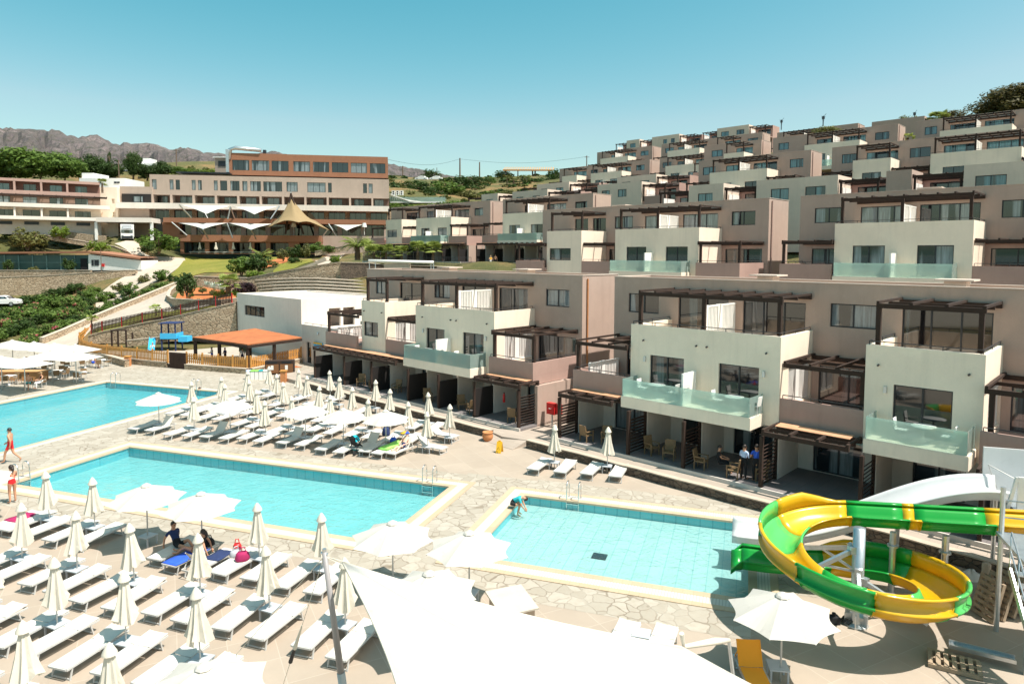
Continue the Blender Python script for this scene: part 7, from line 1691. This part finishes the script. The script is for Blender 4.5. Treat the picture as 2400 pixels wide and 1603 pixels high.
# oleander slope: individual bushes
k = 0; HG2 = 'oleander bushes on the slope left of the ramp'
for t in np.linspace(0, 1, 15):
    for j in range(4):
        x0, y0 = 60 + (392 - 60) * t, 800 + (672 - 800) * t; x = x0 - j * (30 + 26 * (1 - t)) + rnd.uniform(-10, 10); y = y0 - j * 16 * (1 - t * .6) - 4 + rnd.uniform(-4, 4)
        if x < -25 or y < 668 or (x > 215 and y < 700 and j > 1): continue
        pxs(['oleander', 'dark2', 'leaf', 'leaf2', 'dark'][k % 5 if j < 3 else k % 2], x, y + 8, 52 - 16 * t + rnd.uniform(-6, 8), 30 - 8 * t, 'green oleander bush in the dense planting that climbs beside the ramp', name='oleander_bush', cat='bush', group=HG2); k += 1
for x, y, w, h_ in ((84, 740, 56, 34), (118, 728, 66, 44), (160, 730, 60, 40), (-8, 765, 60, 34), (45, 756, 66, 40), (100, 756, 60, 36), (10, 778, 60, 36), (60, 782, 60, 34), (180, 722, 40, 26), (-10, 800, 60, 36), (150, 752, 60, 34)):
    pxs(['oleander2', 'dark', 'oleander', 'leaf'][k % 4], x, y, w, h_, 'green oleander bush in the dense planting that climbs beside the ramp', name='oleander_bush', cat='bush', group=HG2); k += 1
# trees
def tree(label, p, r, h, kind, trunk=.25, seed=0, n=5000, sq=.8, leaf=.06, umb=False, name='tree', z0=.35, clumps=60):
    r *= 1.2; o = thing(name, label, 'tree', p, 0); c = link('crown', leafmesh('crown', seed, M[kind], n, 'umbrella' if umb else 'ball', leaf, clumps, sq), o); c.location = (0, 0, h * z0); c.scale = (r, r, h * (1 - z0) / (2 * sq))
    rr = random.Random(seed); m = MB(); m.tube([(0, 0, -.5), (.1 * r, 0, h * .3), (0, .05 * r, h * .7)], [trunk, trunk * .75, trunk * .4], 8)
    for q in range(6): a = rr.uniform(0, 6.3); m.tube([(.05 * r, 0, h * rr.uniform(.25, .5)), (math.cos(a) * r * .4, math.sin(a) * r * .4, h * .62), (math.cos(a) * r * .7, math.sin(a) * r * .7, h * .78)], [trunk * .5, trunk * .35, trunk * .12], 6)
    m.build('trunk', M['bark'], o, True); return o
def pxt(label, x, ytop, ybase, w, Y, kind, seed, **k):
    b = AT(x, ybase, Y); f = Y / FPX; return tree(label, b, w * f / 2, (ybase - ytop) * f, kind, seed=seed, **k)
for a in [('big spreading green tree behind the left hotel wing, far left', 20, 356, 425, 120, 168, 'leaf', 21), ('big spreading green tree behind the left hotel wing, middle', 92, 346, 428, 130, 165, 'leaf', 22), ('big spreading green tree behind the left hotel wing, right', 150, 366, 428, 90, 163, 'leaf', 23), ('dark tree left of the white ridge house', 215, 366, 422, 60, 172, 'darkleaf', 24), ('dark tree in front of the white ridge house', 262, 376, 424, 44, 170, 'darkleaf', 25),
          ('thin dark pine before the white ridge house', 312, 356, 420, 36, 168, 'darkleaf', 26), ('low dark pine right of the white ridge house', 345, 384, 420, 50, 170, 'darkleaf', 27), ('pointed dark tree behind the taupe hotel storey', 382, 380, 416, 40, 172, 'darkleaf', 28), ('small shrubby tree behind the taupe hotel storey', 420, 392, 414, 40, 174, 'leaf', 29)]:
    pxt(*a, n=4200, z0=.12, leaf=.075)
for x, w, lw in ((440, 34, 'leftmost'), (468, 40, 'second from left'), (500, 44, 'third from left'), (528, 36, 'nearest the brown storey')): pxt('low yellow green tree behind the hotel roof canopy, ' + lw, x, 396, 415, w, 176, 'limeleaf' if x % 3 else 'leaf', x, n=1200, z0=.05, leaf=.09)
pxt('dark tree behind the hotel wing, at its left end', -30, 356, 430, 110, 166, 'leaf', 31, n=3000, z0=.12, leaf=.07)
pxt('slim dark cypress left of the white ridge house', 257, 354, 410, 9, 178, 'darkleaf', 33, n=700, z0=.02, leaf=.12)
for i, (x, y0, y1, w, Y, kd, lb) in enumerate([(930, 424, 446, 70, 190, 'darkleaf', 'dark scrub clump just right of the hotel roof'), (985, 426, 452, 60, 186, 'darkleaf', 'dark scrub clump below the two white skyline cars'), (1050, 424, 464, 84, 186, 'leaf', 'large grey green bush on the scrub slope'), (1020, 440, 470, 50, 180, 'darkleaf', 'dark bush in front of the large grey green bush'), (1084, 412, 440, 54, 200, 'darkleaf', 'dark bush under the tallest utility pole'), (1110, 412, 436, 50, 205, 'darkleaf', 'dark bush right of the tallest utility pole'), (1150, 414, 436, 26, 210, 'leaf', 'small round tree on the skyline'), (1200, 412, 440, 70, 215, 'oliveleaf', 'olive bushes left below the timber pergola'), (1232, 410, 430, 26, 215, 'leaf', 'small round tree under the timber pergola'), (1262, 416, 446, 46, 205, 'darkleaf', 'bushes beside the first hillside block'), (1300, 396, 430, 40, 205, 'darkleaf', 'dark palm like tree left of the hillside blocks'),
        (960, 446, 470, 46, 178, 'leaf', 'green bush above the glass walkway, left'), (905, 446, 462, 30, 176, 'leaf', 'green bush at the hotel corner above the walkway'), (1100, 444, 470, 56, 184, 'oliveleaf', 'olive bush above the glass walkway, right'), (1150, 448, 470, 60, 186, 'leaf', 'green bush on the bank above the palm row block'), (1200, 446, 468, 60, 186, 'oliveleaf', 'olive bush on the bank near the cream cube'), (1240, 432, 456, 50, 195, 'leaf', 'green bush on the bank below the pergola'), (920, 476, 492, 60, 165, 'leaf', 'low green bush under the glass walkway, left'), (1000, 478, 492, 70, 165, 'limeleaf', 'low green bush under the glass walkway, middle'), (1060, 470, 490, 60, 160, 'leaf', 'low green bush at the right end of the glass walkway'), (1010, 398, 428, 40, 230, 'darkleaf', 'dark trees behind the two white skyline cars'), (1180, 398, 426, 40, 225, 'darkleaf', 'dark bush left of the timber pergola')]):
    pxt(lb, x, y0, y1 + 4, w, Y, kd, 50 + i, n=1500, z0=.03, leaf=.085, name='bush')
pxt('big dark umbrella pine on the skyline at the top right corner', 2398, 203, 285, 172, 150, 'pineleaf', 80, n=15000, z0=.02, leaf=.05, sq=.75, clumps=110)
pxt('small dark pine on the skyline beside the tall fan palm', 2232, 258, 292, 54, 150, 'pineleaf', 81, n=2600, z0=.05, leaf=.07)
pxt('round olive bush on a block roof near the skyline', 1936, 296, 322, 56, 130, 'oliveleaf', 82, n=1500, z0=.0, leaf=.09, name='bush')
pxt('round brown green bush left of the low white skyline block', 2122, 275, 300, 50, 140, 'oliveleaf', 83, n=1500, z0=.0, leaf=.09, name='bush')
def scrub(name, spots, mat, seed, n, leaf):
    rr = random.Random(seed); m = MB()
    for x, y, w, hh in spots:
        p = ON(x, y, 100); f = p.y / FPX
        for k in range(n):
            d = Vector((rr.gauss(0, 1), rr.gauss(0, 1), abs(rr.gauss(0, 1)))).normalized() * rr.uniform(.5, 1); c = p + Vector((d.x * w * f / 2, d.y * w * f / 2, d.z * hh * f)); q = Vector((rr.uniform(-1, 1), rr.uniform(-1, 1), rr.uniform(.1, 1))).to_track_quat('Z', 'Y').to_matrix(); L = leaf * rr.uniform(.5, 1.4)
            m.quad(c + q @ Vector((-L, 0, 0)), c + q @ Vector((0, -L * .5, 0)), c + q @ Vector((L, 0, 0)), c + q @ Vector((0, L * .5, 0)))
    tag(m.build(name, mat), kind='stuff')
rs_ = random.Random(5)
scrub('undergrowth', [(rs_.uniform(888, 1300), rs_.uniform(414, 500), rs_.uniform(14, 34), rs_.uniform(4, 10)) for k in range(95)], M['darkleaf'], 1, 55, .5)
scrub('undergrowth', [(rs_.uniform(888, 1310), rs_.uniform(410, 500), rs_.uniform(12, 30), rs_.uniform(3, 8)) for k in range(80)], M['oliveleaf'], 2, 50, .5)
scrub('undergrowth', [(rs_.uniform(330, 560), rs_.uniform(398, 420), rs_.uniform(14, 30), rs_.uniform(5, 10)) for k in range(50)], M['oliveleaf'], 3, 50, .5)
scrub('undergrowth', [(rs_.uniform(-10, 270), rs_.uniform(556, 590), rs_.uniform(8, 26), rs_.uniform(1, 4)) for k in range(60)], M['oliveleaf'], 4, 40, .3)
# palms
def frond(m, a, L, w, rise, droop, n=7, fan=False):
    d = Vector((math.cos(a), math.sin(a), 0)); sd = Vector((-math.sin(a), math.cos(a), 0)); pts = [d * L * t + Vector((0, 0, rise * L * t - droop * L * t * t)) for t in np.linspace(0, 1, n)]
    m.tube(pts, [.02 * L * (1 - .8 * t) for t in np.linspace(0, 1, n)], 4)
    for k in range(1, n):
        for j in range(3):
            t = (k - 1 + j / 3) / (n - 1); p = pts[k - 1].lerp(pts[k], j / 3); ww = w * math.sin(PI * min(1, t * .85 + .18))
            for s in (-1, 1): e = p + sd * s * ww + d * ww * .45 + Vector((0, 0, -.25 * ww)); m.quad(p - d * .05 * L, e, p + d * .05 * L)
def palm(label, p, h, L, n=18, mat='palmleaf', fan=True, trunk=.16, seed=0, rise=(-.35, 1.7), group=None):
    rr = random.Random(seed); o = thing('palm_tree', label, 'palm tree', p, 0, group); m = MB()
    pr = [(trunk * (1.25 if k % 2 else 1) * (1.2 - .3 * k / 14), h * k / 14) for k in range(15)]; m.lathe([(trunk * 1.3, -.4)] + pr, 9); m.build('trunk', M['bark'], o)
    m = MB()
    for k in range(n):
        a = 2 * PI * k / n * 2.4 + rr.uniform(-.2, .2); s = rr.uniform(*rise); LL = L * rr.uniform(.8, 1.1)
        if fan:
            d = Vector((math.cos(a), math.sin(a), s)).normalized(); b = d * LL * .45; m.tube([(0, 0, 0), b], .02, 4); sd = Vector((-math.sin(a), math.cos(a), 0)); up = d.cross(sd)
            for q in np.linspace(-1.25, 1.25, 11): e = b + (d * math.cos(q) + sd * math.sin(q)) * LL * .62 + Vector((0, 0, -.16 * LL)); w = sd * math.cos(q) - d * math.sin(q); m.quad(b, b.lerp(e, .6) + w * .06 * LL, e, b.lerp(e, .6) - w * .06 * LL)
        else: frond(m, a, LL, LL * .22, s, rr.uniform(.5, 1.1))
    c = m.build('crown', M[mat], o); c.location = (0, 0, h); return o
for i, (x, yt) in enumerate(((876, 578), (905, 577), (941, 580), (979, 569), (1015, 570))):
    b = AT(x, 606, 98); palm('small fan palm in the row before the palm row block, %s from the left' % ORD[i], b, (606 - yt - 14) * 98 / FPX, 1.6, 34, seed=i, group='row of small fan palms')
palm('large feathery date palm at the end of the footpath', AT(838, 604, 104), 1.6, 3.1, 34, 'palmleaf', False, .35, 11, (.15, 1.3)); palm('small palm in a stone planter right of the date palm', AT(858, 588, 101), .7, 1.3, 18, seed=14)
palm('feathery palm on the hotel lawn', AT(614, 616, 118), 1.0, 2.4, 26, 'palmleaf', False, .28, 12, (.2, 1.4)); palm('pale fan palm with thick trunk in the red bed', AT(536, 708, 90), 2.6, 1.7, 26, seed=15, trunk=.3)
palm('tall fan palm on the skyline by the upper right block', AT(2199, 330, 112), 3.6, 1.9, 26, seed=16, trunk=.16); palm('low fan palm behind the upper right roof, left', AT(2127, 332, 108), .6, 1.1, 12, seed=17); palm('low fan palm behind the upper right roof, right', AT(2150, 332, 108), .3, 1.1, 10, seed=18)
palm('young palm at the left end of the dark picket fence', AT(215, 768, 79), 1.0, .8, 16, seed=19, trunk=.07); palm('young pale palm on the grass strip above the picket fence', AT(365, 738, 82), .8, .8, 14, seed=20, trunk=.06); palm('small palm on the terrace of the hotel wing', AT(240, 448, 140), 1.6, 1.3, 14, seed=22)
for i, (x, y, Y) in enumerate(((1188, 446, 200), (1204, 450, 200), (1218, 452, 198), (1232, 446, 198))): palm('small palm on the scrub bank, %s from the left' % ORD[i], AT(x, y, Y), 3.4, 1.6, 14, 'oliveleaf', seed=30 + i, group='small palms on the scrub bank')
for x, y, s in ((500, 676, 1.3), (520, 680, 1.5), (485, 670, 1.0)):
    b = AT(x, y, 96); o = thing('agave', 'grey green agave on the red bed, %s' % {500: 'middle one', 520: 'largest one', 485: 'smallest one'}[x], 'agave', b); m = MB()
    for k in range(22):
        a = k * 2.4; r_ = s * (.7 + .3 * (k % 3) / 2); el = .25 + .045 * k; d = Vector((math.cos(a) * math.cos(el), math.sin(a) * math.cos(el), math.sin(el))); sd = Vector((-math.sin(a), math.cos(a), 0)) * .10 * s; m.quad(-sd * .6, d * r_ * .5 - sd, d * r_, d * r_ * .5 + sd)
    m.build('rosette', M['agave'], o)
for i in range(12):
    pxs(['olive', 'leaf'][i % 2], 428 + (i * 37) % 118, 692 + (i * 13) % 18, 9, 9, 'tiny young plant on the red soil of the bed', Y=94, name='seedling', cat='plant', group='young plants on the red bed')
# ------------------------------------------------------------------ ridge houses, poles, pergola, walkway
r = thing('ridge_house', 'white cubic house among pines on the left ridge', 'house', AT(310, 398, 185)); f = 185 / FPX
m = MB(); m.box(-44 * f, 10 * f, 0, 9, -16 * f, 8 * f); m.build('lower_storey', M['whitepaint'], r); m = MB(); m.box(-5 * f, 42 * f, 3, 12, -14 * f, 18 * f); m.box(-34 * f, -22 * f, 5, 9, 8.01 * f, 17 * f); m.box(0, 18 * f, 5, 9, 18.01 * f, 32 * f); m.build('upper_storey', M['whitepaint'], r)
m = MB(); m.box(-42 * f, -10 * f, -.1, -.002, -12 * f, -2 * f); m.build('loggia', M['frame'], r)
r = thing('white_annex', 'low white building with small windows behind the left hotel wing', 'house', AT(186, 432, 152)); f = 152 / FPX
m = MB(); m.box(0, 106 * f, 0, 8, -14 * f, 14 * f); m.box(0, 26 * f, 1, 7, 14.01 * f, 27 * f); m.build('wall', M['whitepaint'], r)
for x in (45, 81, 88): m = MB(); m.box(x * f, (x + 6) * f, -.08, -.003, 2 * f, 6 * f); m.build('window', M['frame'], r)
r = thing('small_taupe_house', 'small taupe house with a shuttered window left of the brown hotel storey', 'house', AT(504, 398, 165)); f = 165 / FPX; m = MB(); m.box(0, 36 * f, 0, 6, -10 * f, 27 * f); m.build('wall', M['tan'], r); m = MB(); m.box(8 * f, 26 * f, -.1, -.003, 8 * f, 20 * f); m.build('window', M['frame'], r); m = MB(); m.box(-.3, 37 * f, -.4, 6.2, 27.02 * f, 29 * f); m.build('roof_edge', M['whitepaint'], r)
def pole(x, yt, yb, Y, label, arms=True, th=.13):
    b = AT(x, yb, Y); h = (yb - yt) * Y / FPX; r = thing('utility_pole', label, 'utility pole', b); m = MB(); m.tube([(0, 0, -.5), (0, 0, h)], [th * 1.3, th], 8); m.build('shaft', M['bark'], r)
    if arms:
        m = MB(); m.box(-.8, .8, -.06, .06, h - .5, h - .38); m.build('crossarm', M['bark'], r)
    return b + Vector((0, 0, h - .3))
P_ = [pole(1078, 372, 418, 220, 'tallest wooden utility pole on the skyline between hotel and blocks', False, .2), pole(1124, 381, 414, 225, 'second wooden utility pole right of the tallest one', False, .18), pole(1375, 366, 395, 215, 'utility pole just left of the stepped skyline'), pole(944, 390, 422, 215, 'pale lamp pole right of the hotel roof', False, .15), pole(1024, 394, 420, 230, 'short pole behind the white skyline cars', False, .1), pole(414, 350, 398, 190, 'utility pole on the ridge behind the hotel'), pole(279, 376, 418, 165, 'street lamp pole before the white ridge house', False, .1), pole(238, 582, 640, 124, 'thin lamp pole before the white court wall', False, .05)]
for a, b, lb in ((P_[0], P_[2], 'sagging power line between the tallest pole and the skyline pole'), (P_[0], HF.w(hs(905, 8), 8, hz(366, 8)), 'power line from the hotel roof to the tallest pole')):
    r = thing('power_line', lb, 'cable', a); m = MB(); m.tube([(b - a) * t + Vector((0, 0, -1.6 * math.sin(PI * t))) for t in np.linspace(0, 1, 14)], .03, 4); m.build('wire', M['black'], r)
for x, yt, yb, Y, lb in ((1929, 273, 296, 128, 'television antenna mast on the dark skyline roof'), (1831, 282, 305, 150, 'television antenna mast at the right of the topmost cube'), (2143, 264, 280, 140, 'small antenna on the low white skyline block')):
    b = AT(x, yb, Y); h = (yb - yt) * Y / FPX; r = thing('antenna', lb, 'antenna', b); m = MB(); m.tube([(0, 0, 0), (0, 0, h)], .10, 6)
    for k in range(5): m.bar((-.5 + .07 * k, -.2, h - .1 - .22 * k), (.5 - .07 * k, .2, h - .1 - .22 * k), .04)
    m.bar((0, 0, h - .2), (.7, .4, h + .5), .05); m.box(-.2, .2, -.15, .15, h - .6, h - .1); m.build('antenna_body', M['frame'], r)
r = thing('timber_pergola', 'long honey coloured timber pergola on the skyline', 'pergola', AT(1238, 413, 225)); f = 225 / FPX; m = MB()
for k in range(22): m.quad(((-58 + k * 5.4) * f, -3, 12 * f), ((-58 + k * 5.4 + 1.9) * f, -3, 12 * f), ((-53 + k * 5.4 + 1.9) * f, 5, 25 * f), ((-53 + k * 5.4) * f, 5, 25 * f)); m.quad(((-58 + k * 5.4) * f, -3, 12 * f), ((-58 + k * 5.4 + 1.9) * f, -3, 12 * f), ((-58 + k * 5.4 + 1.9) * f, -3, 10.5 * f), ((-58 + k * 5.4) * f, -3, 10.5 * f))
for y in (-2.5, 2.5): m.box(-59 * f, 57 * f, y - .15, y + .15, (15.5 + y) * f - .5, (15.5 + y) * f - .15)
m.build('beams', M['orangewood'], r)
for x in (-52, -24, 10, 16, 48):
    for y in (-2.5, 2.5): m = MB(); m.box(x * f - .15, x * f + .15, y - .14, y + .14, -2, (15.5 + y) * f - .52); m.build('post', M['wood'], r)
r = thing('glass_walkway', 'roofed glass walkway with a white edge climbing behind the hotel', 'walkway', AT(914, 474, 168)); f = 168 / FPX
m = MB(); m.box(0, 132 * f, 0, 4, -1.6 * f, 1.2 * f); m.build('white_edge', M['whitepaint'], r); m = MB(); m.box(0, 128 * f, .2, 3.8, 1.21 * f, 12 * f); m.build('glass_hall', M['glass'], r)
m = MB()
for k in range(14): m.bar((k * 3.4 * f, -.1, 20 * f - k * 1.4 * f), (k * 6 * f, .4, 1.3 * f), .18)
m.build('white_ribs', M['whitepaint'], r)
for k in range(3):
    r = thing('air_conditioner', 'white twin fan cooling unit on the bank beside the hotel, %s from left' % ORD[k], 'cooling unit', AT(922 + 9.5 * k, 458, 170), 0, 'cooling units'); m = MB(); m.box(-.42, .42, 0, .5, 0, 1.15); m.build('casing', M['whitepaint'], r)
    for z in (.3, .82): m = MB(); m.lathe([(0, 0), (.2, 0)], 12); m.v = [(x, -.012, z + y) for x, y, q in m.v]; m.build('fan_grille', M['frame'], r)
# pool-bar roller screen, railing and steps in front of the palm row block
r = thing('screen_casing', 'long pale roller casing on steel frame above the dark stone wall', 'screen casing', AT(940, 612, 92)); f = 92 / FPX; m = MB(); m.tube([(-76 * f, 0, 0), (76 * f, 0, -3 * f)], .22, 10); m.build('roller', M['whitepaint'], r, True)
for x in (-74, -60, 70, 76): m = MB(); m.box(x * f - .06, x * f + .06, -.06, .06, -26 * f, 0); m.build('frame_post', M['metal'], r)
m = MB(); m.bar((-74 * f, .1, -8 * f), (74 * f, .1, -10 * f), .08); m.build('crossbar', M['frame'], r)
def railing(label, P, h, group=None):
    o = P[0].copy(); r = thing('railing', label, 'railing', o); m = MB()
    for a, b in zip(P[:-1], P[1:]):
        a, b = a - o, b - o
        for z in (h, h * .12): m.bar(a + Vector((0, 0, z)), b + Vector((0, 0, z)), .05)
        n = int((b - a).length / .22)
        for k in range(n + 1): p = a.lerp(b, k / n); m.bar(p, p + Vector((0, 0, h)), .022 if k % 8 else .06)
    m.build('bars', M['rail'], r)
railing('dark railing in front of the small fan palms', [AT(862, 608, 97), AT(940, 608, 97), AT(1010, 608, 97)], 1.05); railing('dark barred railing on the terrace right of the fan palms', [AT(1012, 623, 93), AT(1104, 623, 93)], 1.15)
for x, y, w, hh, Y, mt, lb in ((870, 604, 40, 14, 99, 'stone', 'stone planter with a small palm at the left of the fan palms'), (930, 628, 60, 9, 92, 'capstone', 'pale stone hatch in the dark wall')):
    b = AT(x, y, Y); f = Y / FPX; r = thing('stone_planter', lb, 'planter', b); m = MB(); m.box(-w * f / 2, w * f / 2, 0, 1, -.5, hh * f); m.build('planter_body', M[mt], r)
tag(drape('upper_lawn', None, M['lawn'], 0, pts=[AT(x, y, Y) for x, y, Y in ((800, 615, 96), (1098, 626, 93), (1098, 620, 97), (800, 609, 101))]), kind='structure')
for v in bpy.data.objects['upper_lawn'].data.vertices: v.co.z = 9.25
tag(drape('upper_terrace', None, M['pathtile'], 0, pts=[UV.w(u, v, 0) for u, v in ((-49, 42), (8, 42), (8, 52), (-49, 52))]), kind='structure')
for v in bpy.data.objects['upper_terrace'].data.vertices:
    v.co.z = 6.42
tag(drape('upper_path', None, M['pathtile'], 0, pts=[AT(x, y, Y) for x, y, Y in ((1118, 636, 88), (1240, 637, 85), (1235, 613, 95), (1120, 618, 97))]), kind='structure')
for v in bpy.data.objects['upper_path'].data.vertices: v.co.z = 9.62 - .14 * max(0, 95 - v.co.y)
# hotel garden parasols
for i, x in enumerate((466, 504, 545, 585)):
    b = HF.w(hs(x, -8), -8, 0); o = CLS[i % 3].put((b.x, b.y, b.z), i, 'closed cream parasol on the hotel terrace, %s from the left' % ORD[i], 'hotel terrace parasols'); 
    for k in range(2): LG.put(HF.w(hs(x + 8 - 20 * k, -8.5), -8.5, 0), HF.a + R(80), 'reddish shaded sun lounger on the hotel terrace beside the %s parasol' % ORD[i] + (', left of it' if k else ', right of it'), 'hotel terrace loungers')
# ------------------------------------------------------------------ sky, sun, camera
SAZ, SEL = R(115), R(63)
w = bpy.data.worlds.new('World'); scene.world = w; w.use_nodes = True; nt = w.node_tree
sky = nt.nodes.new('ShaderNodeTexSky'); sky.sky_type = 'NISHITA'; sky.sun_disc = False; sky.sun_elevation = SEL; sky.sun_rotation = SAZ
sky.altitude = 50; sky.air_density = 1.0; sky.dust_density = 1.6; sky.ozone_density = 1.2
sp = nt.nodes.new('ShaderNodeSeparateColor'); cb = nt.nodes.new('ShaderNodeCombineColor'); nt.links.new(sky.outputs[0], sp.inputs[0])
def wm(op, a, b):
    x = nt.nodes.new('ShaderNodeMath'); x.operation = op
    for v, k in ((a, 0), (b, 1)):
        if isinstance(v, float): x.inputs[k].default_value = v
        else: nt.links.new(v, x.inputs[k])
    return x.outputs[0]
rd = sp.outputs[0]          # warm channel falls off faster towards the zenith: a teal sky
rd = wm('MINIMUM', wm('MULTIPLY', rd, 0.70), wm('MULTIPLY', wm('POWER', wm('MULTIPLY', rd, 1 / 2.45), 2.6), 1.70))
nt.links.new(rd, cb.inputs[0]); nt.links.new(wm('MULTIPLY', sp.outputs[1], 0.785), cb.inputs[1]); nt.links.new(wm('MULTIPLY', sp.outputs[2], 0.63), cb.inputs[2])
nt.links.new(cb.outputs[0], nt.nodes['Background'].inputs['Color']); nt.nodes['Background'].inputs['Strength'].default_value = 0.15
sl = bpy.data.lights.new('sun', 'SUN'); sl.energy = 4.6; sl.angle = R(0.53); sl.color = (1.0, 0.95, 0.87); so = bpy.data.objects.new('sun', sl); COL.objects.link(so)
d = Vector((math.sin(SAZ) * math.cos(SEL), math.cos(SAZ) * math.cos(SEL), math.sin(SEL))); so.rotation_euler = d.to_track_quat('Z', 'Y').to_euler(); so.location = d * 200
cd = bpy.data.cameras.new('camera'); cam = bpy.data.objects.new('camera', cd); COL.objects.link(cam); scene.camera = cam
cd.sensor_width = 36; cd.sensor_fit = 'HORIZONTAL'; cd.lens = 36 * FPX / 2400; cd.shift_y = -(801.5 - PPY) / 2400; cd.clip_start = .3; cd.clip_end = 20000
Rm = Matrix(RM.tolist()).transposed()          # camera axes (x right, y down, z forward) in world space
cam.matrix_world = Matrix.Translation((0, 0, CAMH)) @ (Rm @ Matrix(((1, 0, 0), (0, -1, 0), (0, 0, -1)))).to_4x4()
vs = scene.view_settings; vs.view_transform = 'Standard'; vs.look = 'None'; vs.exposure = 0.76; vs.gamma = 1.0
scene.cycles.max_bounces = 8; scene.cycles.transparent_max_bounces = 12; scene.cycles.use_denoising = True
